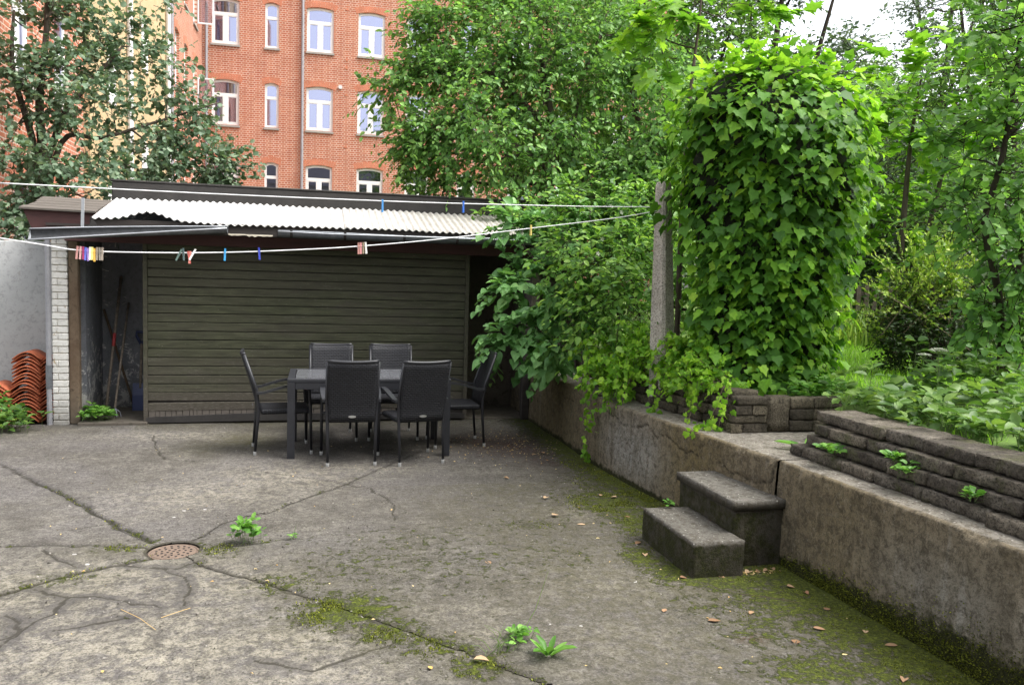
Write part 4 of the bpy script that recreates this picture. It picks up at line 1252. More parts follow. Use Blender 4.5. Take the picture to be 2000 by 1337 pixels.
# boarded eaves box beyond the left verge
eb = MB()
eb.raw([(-2.92, 9.62, 2.10), (-2.30, 9.62, 2.10), (-2.30, 9.62, 2.285), (-3.00, 9.62, 2.30), (-2.92, 10.45, 2.14), (-2.30, 10.45, 2.14), (-2.30, 10.45, 2.47), (-3.00, 10.45, 2.49)],
       [(0, 1, 2, 3), (0, 3, 7, 4), (1, 5, 6, 2), (4, 7, 6, 5), (0, 4, 5, 1), (2, 6, 7, 3)])
eaves = eb.build('eaves_box', G['fascia'], shed)
for i in range(5):
    t0, t1 = i / 5, (i + 1) / 5 - 0.02
    y0, y1 = 9.585 + 0.85 * t0, 9.585 + 0.85 * t1
    z0, z1 = 2.302 + 0.19 * t0, 2.302 + 0.19 * t1
    a_, b_ = -3.01 + random.uniform(-.03, .02), -2.298
    MB().raw([(a_, y0, z0), (b_, y0, z0 - 0.012), (b_, y1, z1 - 0.012), (a_, y1, z1), (a_, y0, z0 + 0.02), (b_, y0, z0 + 0.008), (b_, y1, z1 + 0.008), (a_, y1, z1 + 0.02)],
             [(0, 3, 2, 1), (4, 5, 6, 7), (0, 1, 5, 4), (1, 2, 6, 5), (2, 3, 7, 6), (3, 0, 4, 7)]).build('board', G['darkgrey'], eaves)

# gutter: a slipped length twisted open towards the yard, and a length still on its brackets
def gutter(pts, twist, r=0.066, name='gutter', capleft=False):
    V, F = [], []
    n = 14
    for (p, tw) in zip(pts, twist):
        for rr in (r, r - 0.004):
            for k in range(n + 1):
                a = math.pi + math.pi * k / n - tw
                V.append((p[0], p[1] + math.cos(a) * rr, p[2] + math.sin(a) * rr))
    m_ = 2 * (n + 1)
    fm = []
    for i in range(len(pts) - 1):
        for k in range(n):
            a, b = i * m_ + k, i * m_ + n + 1 + k
            F.append((a, a + m_, a + m_ + 1, a + 1)); fm.append(0)
            F.append((b, b + 1, b + m_ + 1, b + m_)); fm.append(1)
    if capleft:
        F.append(tuple(range(0, n + 1))); fm.append(2)
    g = obj(name, V, F, [G['zinc'], G['zincin'], G['zincedge']], shed, True, fmat=fm)
    for side in (0, n):                                  # rolled bright rims
        rim = []
        for (p, tw) in zip(pts, twist):
            a = math.pi + math.pi * side / n - tw
            rim.append((p[0], p[1] + math.cos(a) * r, p[2] + math.sin(a) * r))
        MB().tube(rim, 0.0075, 6).build('rim', G['zincedge'], g, True)
    return g


ts = np.linspace(0, 1, 12)
pa = [(-2.84 + 1.91 * t, 9.27 + 0.02 * t, 2.030 + 0.150 * t + 0.02 * t * (1 - t)) for t in ts]
g1 = gutter(pa, [-1.05 + 0.85 * t for t in ts], capleft=True)
pb = [(-0.41 + 2.9 * t, 9.295, 2.165 + 0.015 * t - 0.012 * math.sin(3.1 * t)) for t in ts]
g2 = gutter(pb, [-0.12 - 0.05 * math.sin(9 * t) for t in ts])
for u in (-0.27, 0.30, 0.95, 1.55):
    arc = [(u, 9.295 + 0.071 * math.cos(a), 2.165 + 0.071 * math.sin(a)) for a in np.linspace(math.pi * 0.98, 2 * math.pi, 9)]
    MB().strip(arc, (1, 0, 0), 0.028, 0.004).build('bracket', G['darkwood'], g2)
MB().box((-2.375, 9.345, 2.075), (-2.345, 9.352, 2.425), rot=Matrix.Rotation(0.03, 3, 'Y')).build('gutter_strap', G['zincedge'], shed)
MB().raw([(-2.30, 9.330, 2.13), (-2.23, 9.330, 2.11), (-2.225, 9.330, 2.165), (-2.265, 9.332, 2.215), (-2.30, 9.336, 2.13), (-2.23, 9.336, 2.11), (-2.225, 9.336, 2.165), (-2.265, 9.338, 2.215)],
         [(0, 1, 2, 3), (7, 6, 5, 4), (0, 4, 5, 1), (1, 5, 6, 2), (2, 6, 7, 3), (3, 7, 4, 0)]).build('torn_felt', G['felt'], shed)

# limewashed brick pier, brick by brick, and timber post
MB().box((-2.752, 9.712, -0.03), (-2.618, 9.97, 2.045)).build('pier_core', G['flake'], shed)
pier = MB().box((-2.758, 9.76, 2.046), (-2.612, 9.97, 2.075), bev=0.006).build('pier', G['whitebrick'], shed)
z = -0.02
row = 0
while z < 2.03:
    h = 0.0655
    cuts = (-2.764, -2.606) if row % 2 == 0 else (-2.764, -2.706, -2.606)
    for a, b in zip(cuts[:-1], cuts[1:]):
        j = random.uniform(-0.004, 0.004)
        MB().box((a + 0.002, 9.698 + j, z), (b - 0.002, 9.80, z + h), bev=0.006, jit=0.0012).build('brick', G['whitebrick'], pier)
    z += h + 0.0075
    row += 1
MB().box((-2.604, 9.72, 0.0), (-2.505, 9.82, 2.10), bev=0.01, jit=0.003).build('post', G['postwood'], shed)
MB().tube([(-2.795, 9.70, 0.0), (-2.795, 9.70, 0.62), (-2.795, 9.70, 2.02)], 0.028, 8).build('downpipe', G['pipegrey'], shed)
MB().lathe((-2.795, 9.70, 0.40), [(0.034, 0), (0.034, 0.25)], 10).build('pipe_collar', G['zinc'], shed)

# sliding door, board by board
DU0, DU1 = -1.845, 1.775
door = MB().box((DU0 + 0.02, 9.69, 0.05), (DU1 - 0.02, 9.712, 2.0)).build('sliding_door', G['darkwood'], shed)
z = 0.158
k = 0
while z < 1.97:
    hh = 0.0955
    b = MB()
    warp = -0.020 if k == 0 else (0.007 if k == 1 else 0)
    n = 26
    for i in range(n + 1):
        u = DU0 + 0.047 + (DU1 - DU0 - 0.094) * i / n
        dz = 0.0025 * noise.noise((u * 1.7, z * 40, 1.0)) + warp * math.exp(-(u - DU0) * 1.6)
        dv = 0.0045 * noise.noise((u * 1.1, z * 31, 4.0))
        # slightly rounded tongued board: bottom edge set back, face, top chamfer
        b.v += [(u, 9.688 + dv, z + 0.001 + dz), (u, 9.668 + dv, z + 0.005 + dz), (u, 9.6665 + dv, z + hh - 0.011 + dz), (u, 9.678 + dv, z + hh - 0.003 + dz), (u, 9.688 + dv, z + hh - 0.001 + dz)]
    for i in range(n):
        for q_ in range(4):
            a = i * 5 + q_
            b.f.append((a, a + 5, a + 6, a + 1))
    b.f += [(0, 1, 2, 3, 4), tuple(n * 5 + j for j in (4, 3, 2, 1, 0))]
    b.build('board', G['boards'], door)
    z += 0.098
    k += 1
for (a, b_) in ((DU0, DU0 + 0.045), (DU1 - 0.045, DU1)):
    MB().box((a, 9.652, 0.035), (b_, 9.70, 2.0), bev=0.004).build('stile', G['boards'], door)
# remains of the vertical boarding under the lowest board, and the dark bottom rail
u = DU0 + 0.05
while u < 0.9:
    w_ = random.uniform(0.035, 0.09)
    MB().box((u, 9.672, 0.075 + random.uniform(-.006, .01)), (u + w_ - 0.005, 9.687, 0.156), bev=0.002).build('slat', G['darkgrey'], door)
    u += w_
rail = MB()
for i in range(31):
    t = i / 30
    uu = DU0 + 0.03 + (DU1 - DU0 - 0.06) * t
    zt = 0.078 + 0.05 * min(1, t * 3.2) - 0.04 * t
    zb = 0.016 + 0.014 * min(1, t * 3)
    rail.v += [(uu, 9.648, zb), (uu, 9.648, zt), (uu, 9.69, zt), (uu, 9.69, zb)]
for i in range(30):
    for q_ in range(4):
        rail.f.append((i * 4 + q_, i * 4 + (q_ + 1) % 4, i * 4 + 4 + (q_ + 1) % 4, i * 4 + 4 + q_))
rail.f += [(3, 2, 1, 0), (120, 121, 122, 123)]
rail.build('bottom_rail', G['felt'], door)

# tools leaning inside the open end of the shed
t1 = thing('long_handled_rake', 'long grey handled tool with a red band leaning in the open end of the shed', 'garden tool', (-2.33, 10.05, 0.035))
p0, p1 = Vector((-2.335, 10.12, 0.05)), Vector((-2.275, 10.66, 1.62))
MB().tube([p0, p1], 0.0165, 8).build('handle', G['greywood'], t1, True)
a, b = p0.lerp(p1, 0.48), p0.lerp(p1, 0.575)
MB().tube([a, b], 0.0195, 8).build('red_band', flat('red_tape', (0.42, 0.05, 0.05)), t1, True)
MB().box((-2.40, 10.09, 0.037), (-2.27, 10.12, 0.062), bev=0.004).build('head', G['darkwood'], t1)
t2 = thing('hand_cultivator', 'thin handled claw rake standing on its tines in the open end of the shed', 'garden tool', (-2.19, 9.95, 0.035))
p0, p1 = Vector((-2.205, 9.98, 0.14)), Vector((-2.20, 10.68, 1.30))
MB().tube([p0, p1], 0.0135, 8).build('handle', G['greywood'], t2, True)
for s in (-0.07, -0.025, 0.025, 0.07):
    MB().tube([p0 + Vector((0, 0, -0.005)), p0 + Vector((s * 0.8, -0.012, -0.05)), (p0.x + s, p0.y - 0.03, 0.039)], 0.0045, 5).build('tine', G['zinc'], t2)
t3 = thing('broom_handle', 'dark wooden broom handle leaning diagonally behind the other tools', 'broom handle', (-2.1, 10.4, 0.035))
MB().tube([(-2.10, 10.50, 0.05), (-2.48, 10.70, 1.22)], 0.0145, 8).build('shaft', G['postwood'], t3, True)
t4 = thing('spade', 'spade with a blue plastic D handle standing at the door edge', 'spade', (-2.02, 10.4, 0.035))
blue = flat('dark_blue_plastic', (0.022, 0.034, 0.105))
MB().tube([(-2.03, 10.46, 0.30), (-2.045, 10.62, 0.82)], 0.0165, 8).build('shaft', G['greywood'], t4, True)
MB().tube([(-2.045, 10.62, 0.80), (-2.105, 10.645, 0.905), (-2.105, 10.65, 0.955), (-2.0, 10.655, 0.955), (-1.995, 10.65, 0.905), (-2.045, 10.62, 0.80)], 0.0175, 8).build('grip', blue, t4, True)
MB().strip([(-2.03, 10.47, 0.36), (-2.028, 10.43, 0.22), (-2.025, 10.41, 0.037)], (1, 0, 0.02), 0.17, 0.006, (0, 1, 0)).build('blade', blue, t4)

# terracotta roof tiles stacked against the garden wall
def tile_mesh(w, L, rise, th, wav):
    V, F = [], []
    n = 12
    for j, y in enumerate((0.0, L)):
        for (o_, rr) in ((0, 0), (1, -th)):
            for i in range(n + 1):
                t = i / n
                x = (t - 0.5) * w
                z_ = rise * math.cos(math.pi * (t - 0.5)) - (0.012 if wav and t > 0.85 else 0) * (t - 0.85) / 0.15
                V.append((x, y, z_ + rr))
    k = n + 1
    for i in range(n):
        F += [(i, i + 1, 2 * k + i + 1, 2 * k + i), (k + i, 3 * k + i, 3 * k + i + 1, k + i + 1), (i, k + i, k + i + 1, i + 1), (2 * k + i, 2 * k + i + 1, 3 * k + i + 1, 3 * k + i)]
    F += [(0, 2 * k, 3 * k, k), (n, k + n, 3 * k + n, 2 * k + n)]
    return mesh_data('roof_tile', V, F, G['terracotta'], True)


tmeshes = [tile_mesh(0.285, 0.36, 0.085, 0.013, True), tile_mesh(0.28, 0.34, 0.080, 0.014, False)]
for (cu, cv, n, dz, lab, top) in ((-3.075, 9.83, 19, 0.0385, 'curved terracotta roof tile in the tallest stack by the wall', 'uppermost terracotta tile on the tallest stack by the white wall'),
                                  (-2.80, 9.87, 18, 0.0385, 'curved terracotta roof tile in the stack touching the white brick pier', 'uppermost terracotta tile on the stack touching the white brick pier'),
                                  (-3.36, 9.80, 10, 0.0385, 'curved terracotta roof tile in the low stack beside the weeds', 'uppermost terracotta tile on the low stack beside the weeds')):
    for i in range(n):
        o = add('roof_tile', tmeshes[(i * 7 + n) % 2])
        o.location = (cu + random.uniform(-.010, .010) + (0.012 if i > 10 else 0), cv + random.uniform(-.012, .012), 0.012 + i * dz)
        o.rotation_euler = (random.uniform(-.012, .012), random.uniform(-.03, .03), random.uniform(-.05, .05))
        tag(o, top if i == n - 1 else lab, 'roof tile', 'terracotta roof tiles stacked by the garden wall', 'thing')
# ------------------------------------------------------------------ garden table and six wicker chairs
tb = thing('garden_table', 'dark grey rectangular garden table with glossy panel top', 'table', (0.505, 8.13, 0))
TU0, TU1, TV0, TV1, TZ = -0.25, 1.26, 7.69, 8.59, 0.742
fw = 0.062
V = MB()
V.box((TU0, TV0, TZ - 0.03), (TU1, TV0 + fw, TZ), bev=0.003)
V.box((TU0, TV1 - fw, TZ - 0.03), (TU1, TV1, TZ), bev=0.003)
V.box((TU0, TV0 + fw, TZ - 0.03), (TU0 + fw, TV1 - fw, TZ), bev=0.003)
V.box((TU1 - fw, TV0 + fw, TZ - 0.03), (TU1, TV1 - fw, TZ), bev=0.003)
V.build('top_frame', G['tableframe'], tb)
ny_ = 4
span = (TV1 - TV0 - 2 * fw - 0.012) / ny_
for i in range(ny_):
    v0 = TV0 + fw + 0.008 + i * span
    MB().box((TU0 + fw + 0.007, v0, TZ - 0.022), (TU1 - fw - 0.007, v0 + span - 0.004, TZ - 0.002), bev=0.002).build('top_panel', G['tabletop'], tb)
A = MB()
A.box((TU0 + 0.071, TV0 + 0.004, TZ - 0.095), (TU1 - 0.071, TV0 + 0.03, TZ - 0.031), bev=0.002)
A.box((TU0 + 0.071, TV1 - 0.03, TZ - 0.095), (TU1 - 0.071, TV1 - 0.004, TZ - 0.031), bev=0.002)
A.box((TU0 + 0.004, TV0 + 0.071, TZ - 0.095), (TU0 + 0.03, TV1 - 0.071, TZ - 0.031), bev=0.002)
A.box((TU1 - 0.03, TV0 + 0.071, TZ - 0.095), (TU1 - 0.004, TV1 - 0.071, TZ - 0.031), bev=0.002)
A.build('apron', G['tableframe'], tb)
for (x, y) in ((TU0, TV0), (TU1 - 0.07, TV0), (TU0, TV1 - 0.07), (TU1 - 0.07, TV1 - 0.07)):
    MB().box((x + 0.001, y + 0.001, 0.0), (x + 0.069, y + 0.069, TZ - 0.031), bev=0.004).build('leg', G['tableframe'], tb)


def chair_parts():
    """list of (part name, mesh, sub-parts) in the chair's own space: front is +y"""
    out = []
    # backrest: woven panel, curved a little, leaning back
    nx, nz = 12, 10
    W0, W1 = 0.205, 0.222
    fr, bk = [], []
    for j in range(nz + 1):
        t = j / nz
        z = 0.405 + 0.535 * t
        y = -0.245 - 0.125 * max(0, (t - 0.12)) ** 1.15 / 0.88 ** 1.15
        w = W0 + (W1 - W0) * t
        for i in range(nx + 1):
            s = -1 + 2 * i / nx
            cy = -0.020 * (1 - s * s) * (0.35 + 0.65 * t)
            dz = 0.010 * (s * s) * (t > 0.99)
            fr.append((s * w, y + cy + 0.013, z + dz)); bk.append((s * w, y + cy - 0.013, z + dz))
    V = fr + bk
    k = (nx + 1) * (nz + 1)
    F = []
    for j in range(nz):
        for i in range(nx):
            a = j * (nx + 1) + i
            F += [(a + 1, a, a + nx + 1, a + nx + 2), (k + a, k + a + 1, k + a + nx + 2, k + a + nx + 1)]
    for j in range(nz):
        a, b = j * (nx + 1), j * (nx + 1) + nx
        F += [(a, k + a, k + a + nx + 1, a + nx + 1), (b, b + nx + 1, k + b + nx + 1, k + b)]
    for i in range(nx):
        a, b = i, nz * (nx + 1) + i
        F += [(a, a + 1, k + a + 1, k + a), (b, k + b, k + b + 1, b + 1)]
    back = mesh_data('backrest', V, F, G['wback'], True)
    rimpts = [(s * (W1 - 0.002), -0.372 - 0.020 * (1 - s * s), 0.944 + 0.010 * s * s) for s in np.linspace(-1, 1, 13)]
    toprail = MB().tube(rimpts, 0.0155, 8).data('top_rail', G['blackmetal'], True)
    bd = MB()
    pts = [(0.034 * math.cos(a), -0.285, 0.450 + 0.011 * math.sin(a)) for a in np.linspace(0, 2 * math.pi, 17)[:-1]]
    bd.raw(pts + [(x, -0.2915, z) for (x, y, z) in pts], [tuple(range(16, 32)), tuple(range(15, -1, -1))] + [(i, (i + 1) % 16, 16 + (i + 1) % 16, 16 + i) for i in range(16)])
    badge = bd.data('badge', G['badge'])
    out.append(('backrest', back, [('top_rail', toprail), ('badge', badge)]))
    # seat with woven sides
    se = MB().box((-0.225, -0.225, 0.385), (0.225, 0.235, 0.432), bev=0.014)
    out.append(('seat', se.data('seat', G['wseat']), []))
    for s in (-1, 1):
        r = MB().tube([(s * 0.208, -0.272, 0.028), (s * 0.212, -0.250, 0.30), (s * 0.216, -0.243, 0.45), (s * 0.220, -0.262, 0.62), (s * 0.223, -0.372, 0.945)], [0.0125, 0.0145, 0.0155, 0.0155, 0.013], 8)
        cap = MB().lathe((s * 0.208, -0.2735, 0.0), [(0.0135, 0.0), (0.015, 0.003), (0.015, 0.034), (0.0145, 0.036)], 10).data('foot_cap', G['cap'], True)
        out.append(('leg', r.data('leg', G['blackmetal'], True), [('foot_cap', cap)]))
        f = MB().tube([(s * 0.252, 0.238, 0.028), (s * 0.250, 0.228, 0.40), (s * 0.250, 0.215, 0.60), (s * 0.250, 0.20, 0.644)], [0.0125, 0.0145, 0.0145, 0.0145], 8)
        f.tube([(s * 0.252, 0.225, 0.405), (s * 0.20, 0.22, 0.405)], 0.012, 6)
        cap = MB().lathe((s * 0.252, 0.2385, 0.0), [(0.0135, 0.0), (0.015, 0.003), (0.015, 0.034), (0.0145, 0.036)], 10).data('foot_cap', G['cap'], True)
        out.append(('leg', f.data('leg', G['blackmetal'], True), [('foot_cap', cap)]))
        arm = [(s * 0.232, -0.262, 0.588), (s * 0.238, -0.20, 0.592), (s * 0.247, -0.11, 0.620), (s * 0.250, 0.0, 0.650), (s * 0.250, 0.10, 0.662), (s * 0.250, 0.19, 0.658), (s * 0.250, 0.235, 0.640)]
        out.append(('armrest', MB().strip(arm, (1, 0, 0), 0.046, 0.022).data('armrest', G['armplastic']), []))
    return out


CHAIR = chair_parts()


def chair(label, u, v, rot):
    c = thing('wicker_chair', label, 'chair', (u, v, 0), rot, 'black wicker chairs around the garden table')
    for (nm, me, subs) in CHAIR:
        o = add(nm, me, c)
        for (sn, sm) in subs: add(sn, sm, o)
    return c


chair('black wicker armchair seen square from behind, left of two in front of the table', 0.315, 7.625, RAD(1))
chair('slightly turned black wicker armchair seen from behind, right of two in front of the table', 0.885, 7.605, RAD(13))
chair('black wicker armchair seen from the side at the table end nearest the tool opening', -0.295, 8.14, RAD(-84))
chair('black wicker armchair seen from the side at the table end nearest the retaining wall', 1.400, 8.30, RAD(92))
chair('black wicker armchair behind the table, facing the camera, nearer the tool opening', 0.165, 8.735, RAD(180))
chair('black wicker armchair behind the table, facing the camera, nearer the retaining wall', 0.800, 8.735, RAD(179))

# ------------------------------------------------------------------ clothes lines
pole = thing('clothes_line_post', 'tapering grey concrete clothes line post standing beside the ivy', 'post', (2.985, 6.7, 0.7))
pm = MB()
prof = [(0.62, 0.092), (1.2, 0.086), (1.9, 0.070), (2.55, 0.055), (2.58, 0.047)]
for (z, r) in prof:
    cx, cy = 2.985 + (z - 0.7) * -0.034, 6.7
    for (sx, sy) in ((-1, -0.72), (-0.72, -1), (0.72, -1), (1, -0.72), (1, 0.72), (0.72, 1), (-0.72, 1), (-1, 0.72)):
        j = 0.003 * noise.noise((z * 5, sx * 3, sy * 3))
        x_, y_ = sx * (r + j), sy * (r + j)
        an = RAD(28)
        pm.v.append((cx + x_ * math.cos(an) - y_ * math.sin(an), cy + x_ * math.sin(an) + y_ * math.cos(an), z))
for i in range(len(prof) - 1):
    for k in range(8):
        pm.f.append((i * 8 + k, i * 8 + (k + 1) % 8, i * 8 + 8 + (k + 1) % 8, i * 8 + 8 + k))
pm.f.append(tuple(len(pm.v) - 8 + k for k in range(8)))
pm.build('shaft', G['polecon'], pole)
lp = thing('steel_line_post', 'grey steel line post holding the left end of the clothes lines', 'post', (-2.16, 5.975, 0))
MB().tube([(-2.16, 5.975, 0), (-2.16, 5.975, 2.42)], 0.032, 10).build('tube', G['pipegrey'], lp, True)
MB().box((-2.17, 5.955, 2.185), (-1.998, 5.985, 2.25), bev=0.006).build('bracket', G['pipegrey'], lp)
UPL = [(-2.0, 5.978, 2.226), (-0.716, 6.229, 2.247), (0.488, 6.443, 2.276), (1.141, 6.56, 2.298), (2.2, 6.66, 2.335), (2.93, 6.66, 2.365)]
LOWL = [(-2.14, 5.976, 1.892), (-1.779, 6.039, 1.842), (-1.542, 6.082, 1.812), (-1.105, 6.159, 1.8155), (-0.606, 6.248, 1.838), (-0.07, 6.344, 1.882), (0.309, 6.412, 1.921), (0.914, 6.519, 2.0), (1.726, 6.664, 2.131), (2.50, 6.68, 2.255), (2.92, 6.665, 2.345)]


def smooth_line(pts, n=8):
    P = [Vector(p) for p in pts]
    out = []
    for i in range(len(P) - 1):
        p0, p1, p2, p3 = P[max(0, i - 1)], P[i], P[i + 1], P[min(len(P) - 1, i + 2)]
        for k in range(n):
            t = k / n
            out.append(0.5 * ((2 * p1) + (p2 - p0) * t + (2 * p0 - 5 * p1 + 4 * p2 - p3) * t * t + (3 * p1 - p0 - 3 * p2 + p3) * t ** 3))
    return out + [P[-1]]


up_line, low_line = smooth_line(UPL), smooth_line(LOWL)
tag(MB().tube(up_line, 0.0042, 6).build('clothes_line', G['line'], None, True), 'taut white clothes line strung higher across the shed roof', 'clothes line')
tag(MB().tube(low_line, 0.0042, 6).build('clothes_line', G['line'], None, True), 'sagging white clothes line strung lower across the shed door', 'clothes line')


def on_line(line, u):
    for a, b in zip(line[:-1], line[1:]):
        if a.x <= u <= b.x: return a.lerp(b, (u - a.x) / max(1e-6, b.x - a.x))
    return line[-1]


def peg(u, line, col, label, lean=0.0, up_=0.028, ln=0.088, tw=0.0, cname='peg'):
    p = on_line(line, u)
    t = thing('clothes_peg', label, 'clothes peg', tuple(p), 0, 'clothes pegs on the two lines')
    ORG[t.name] = np.zeros(3)
    t.rotation_euler = (0, lean, RAD(10) + tw)
    mat = flat(cname, col)
    for s in (-1, 1):                                      # two legs pinched together on the line
        j = MB().strip([(0, s * 0.0045, up_), (0, s * 0.0040, up_ - 0.012), (0, s * 0.0052, 0.0), (0, s * 0.0045, -0.02), (0, s * 0.009, up_ - ln)], (1, 0, 0), 0.0125, 0.006, (0, 1, 0))
        j.build('leg', mat, t, world=False)
    MB().tube([(-0.0075, 0, -0.014), (0.0075, 0, -0.014)], 0.0062, 8).build('spring', G['zincedge'], t, True, world=False)


cl = 'in the crowded row of pegs near the white brick pier'
peg(-1.569, low_line, (0.45, 0.22, 0.20), 'faded pink wooden peg at the pier end of the crowded row of pegs', 0.10, cname='faded_pink')
peg(-1.550, low_line, (0.52, 0.30, 0.29), 'paler pink peg second in the crowded row near the white brick pier', 0.06, cname='pale_pink')
peg(-1.534, low_line, (0.30, 0.035, 0.11), 'dark magenta peg ' + cl, 0.0, cname='magenta')
peg(-1.520, low_line, (0.10, 0.13, 0.50), 'blue peg between the magenta and violet pegs of the crowded row', 0.04, cname='blue_v', up_=0.024)
peg(-1.507, low_line, (0.26, 0.17, 0.46), 'violet peg ' + cl, -0.03, cname='violet', up_=0.02)
peg(-1.493, low_line, (0.78, 0.77, 0.60), 'creamy white peg ' + cl, 0.05, cname='cream')
peg(-1.481, low_line, (0.75, 0.66, 0.22), 'pale yellow peg ' + cl, 0.02, cname='yellow')
peg(-1.468, low_line, (0.72, 0.40, 0.07), 'orange peg hanging lowest ' + cl, 0.0, up_=0.02, ln=0.09, cname='orange')
peg(-1.452, low_line, (0.27, 0.22, 0.17), 'weathered wooden peg right after the orange one in the crowded row', 0.03, cname='wood_a')
peg(-1.436, low_line, (0.23, 0.20, 0.165), 'greyer weathered wooden peg second after the orange one in the crowded row', -0.02, cname='wood_b')
peg(-1.420, low_line, (0.31, 0.26, 0.21), 'weathered wooden peg closing the crowded row towards the shed door', 0.03, cname='wood_c')
peg(-0.938, low_line, (0.095, 0.15, 0.13), 'dark green peg tilted left, by the tool opening edge of the shed door', 0.45, cname='green_a')
peg(-0.915, low_line, (0.065, 0.10, 0.10), 'upright dark green peg beside the tilted green one', -0.05, up_=0.034, cname='green_b')
peg(-0.884, low_line, (0.50, 0.12, 0.10), 'red peg between the dark green and white pegs', -0.15, up_=0.012, cname='red_a')
peg(-0.871, low_line, (0.60, 0.22, 0.18), 'lighter red peg crossing the red one', 0.10, up_=0.012, cname='red_b')
peg(-0.850, low_line, (0.80, 0.78, 0.74), 'white peg tilted beside the two red ones', 0.50, up_=0.03, cname='white_a')
peg(-0.642, low_line, (0.04, 0.30, 0.62), 'bright sky blue peg alone on the sagging line', 0.05, cname='sky_blue')
peg(-0.410, low_line, (0.035, 0.055, 0.42), 'deep blue peg alone on the sagging line', -0.06, cname='deep_blue')
peg(0.310, low_line, (0.42, 0.20, 0.17), 'dull pink peg first of the group of four on the sagging line', 0.0, cname='dull_pink')
peg(0.327, low_line, (0.58, 0.24, 0.24), 'rose peg second of the group of four on the sagging line', 0.0, cname='rose')
peg(0.346, low_line, (0.26, 0.20, 0.13), 'brown wooden peg third of the group of four on the sagging line', 0.0, cname='brown')
peg(0.365, low_line, (0.80, 0.77, 0.72), 'white peg closing the group of four on the sagging line', -0.08, cname='white_b')
peg(1.735, low_line, (0.62, 0.50, 0.13), 'mustard yellow peg on the rising end of the sagging line', 0.02, cname='mustard')
peg(0.489, up_line, (0.06, 0.27, 0.62), 'light blue peg on the upper line over the middle of the roof', 0.0, up_=0.012, ln=0.098, cname='upper_light_blue')
peg(1.141, up_line, (0.02, 0.13, 0.56), 'strong blue peg on the upper line nearer the ivy', 0.0, up_=0.02, ln=0.092, cname='upper_blue')
# ------------------------------------------------------------------ foliage
LILAC = [(1.91,8.6,1.63),(1.84,8.5,1.14),(2.15,8.8,1.86),(2.26,8.3,1.42),(2.44,8.2,1.65),(2.09,8.5,1.2),(2.45,8.0,1.23),(2.04,9.0,2.25),(2.36,9.0,2.32),(2.66,8.8,2.38),(2.86,8.5,2.26),(2.3,8.2,0.95),(2.6,8.0,1.65),(3.09,8.5,2.44),(3.26,8.3,2.21)]
BRAMBLE = [(2.48,8.0,2.06),(2.71,7.7,1.96),(3.01,7.8,2.13),(2.58,7.6,1.66),(2.86,7.5,1.66),(3.1,7.6,1.87),(2.67,7.4,1.37),(2.95,7.3,1.38),(2.7,8.4,2.52),(3.07,8.3,2.58),(3.29,8.0,2.57)]
IVYTRAIL = [(2.46,7.2,1.04),(2.59,7.0,1.01),(2.75,6.9,1.07),(2.86,6.7,1.04),(2.97,6.5,1.06),(2.97,6.2,0.92),(2.57,6.8,0.85),(2.49,7.1,0.81),(2.88,6.4,0.9),(2.88,7.0,1.2),(3.06,6.0,0.87)]
CTREE = [(1.2,11.5,5.06),(1.69,11.5,5.25),(2.26,11.5,5.37),(3.13,12.0,5.54),(3.92,12.0,5.62),(4.75,12.0,5.55),(1.4,11.3,4.48),(1.87,11.2,4.57),(2.58,11.2,4.7),(3.37,11.4,4.82),(4.14,11.4,4.74),(4.61,11.0,4.62),(1.12,11.2,3.83),(1.58,11.0,3.76),(2.11,10.9,3.85),(2.81,10.9,3.97),(3.57,11.0,3.97),(4.18,10.8,3.84),(1.38,11.0,3.35),(1.83,10.8,3.21),(2.34,10.6,3.22),(2.94,10.5,3.24),(3.58,10.5,3.21),(4.03,10.2,3.27),(4.3,10.0,3.52),(1.06,11.2,3.29),(4.62,10.3,4.12),(0.94,11.4,3.58)]
CTRUNK = [(3.39,11.0,2.63),(3.13,11.0,3.8),(3.02,11.2,4.67),(2.93,11.5,5.37),(3.55,11.2,4.36)]
LTREE = [(-3.56,11.8,4.82),(-2.99,11.9,4.97),(-2.46,12.0,4.85),(-3.7,11.5,4.22),(-3.19,11.5,4.2),(-2.73,11.8,4.32),(-2.21,12.0,4.48),(-1.95,12.0,3.96),(-3.48,11.3,3.58),(-2.96,11.3,3.55),(-2.5,11.6,3.71),(-2.11,11.8,3.44),(-1.7,12.0,3.57),(-3.59,11.1,2.99),(-3.14,11.1,2.95),(-2.68,11.3,3.01),(-2.24,11.5,3.0),(-1.8,11.8,3.06),(-1.37,12.0,3.11),(-2.86,11.1,2.6),(-3.34,11.0,2.5),(-2.48,11.2,2.63),(-3.45,10.8,2.12),(-1.46,12.2,4.04),(-1.23,12.0,3.19)]
LTRUNK = [(-3.45,11.6,1.97),(-3.38,11.6,2.94),(-3.41,11.6,3.77),(-3.32,11.6,4.66),(-3.44,11.5,3.12),(-3.67,11.5,4.1),(-3.65,11.5,4.84),(-3.13,11.7,3.71),(-2.95,11.7,3.95),(-2.5,11.9,4.62),(-3.17,11.6,3.28),(-2.71,11.7,3.39),(-2.13,11.9,3.66),(-1.3,12.0,4.01)]
MAPLETOP = [(2.47,6.2,3.76),(2.71,6.2,3.82),(3.0,6.0,3.79),(3.25,5.9,3.82),(3.39,5.9,3.74),(3.18,6.0,3.75),(2.83,6.1,3.86),(2.58,6.3,3.64)]
MAPLESAP = [(5.93,7.5,3.76),(6.12,7.3,3.94),(6.0,7.8,3.5),(6.15,7.5,3.36),(5.93,8.0,3.03),(6.2,7.2,4.17),(6.29,7.0,3.78),(6.36,7.5,3.05),(6.18,7.8,2.75),(5.97,8.0,2.53),(6.32,7.2,3.37),(5.99,8.0,4.04),(6.25,7.0,4.22),(6.3,7.6,2.46),(5.92,8.2,3.51)]
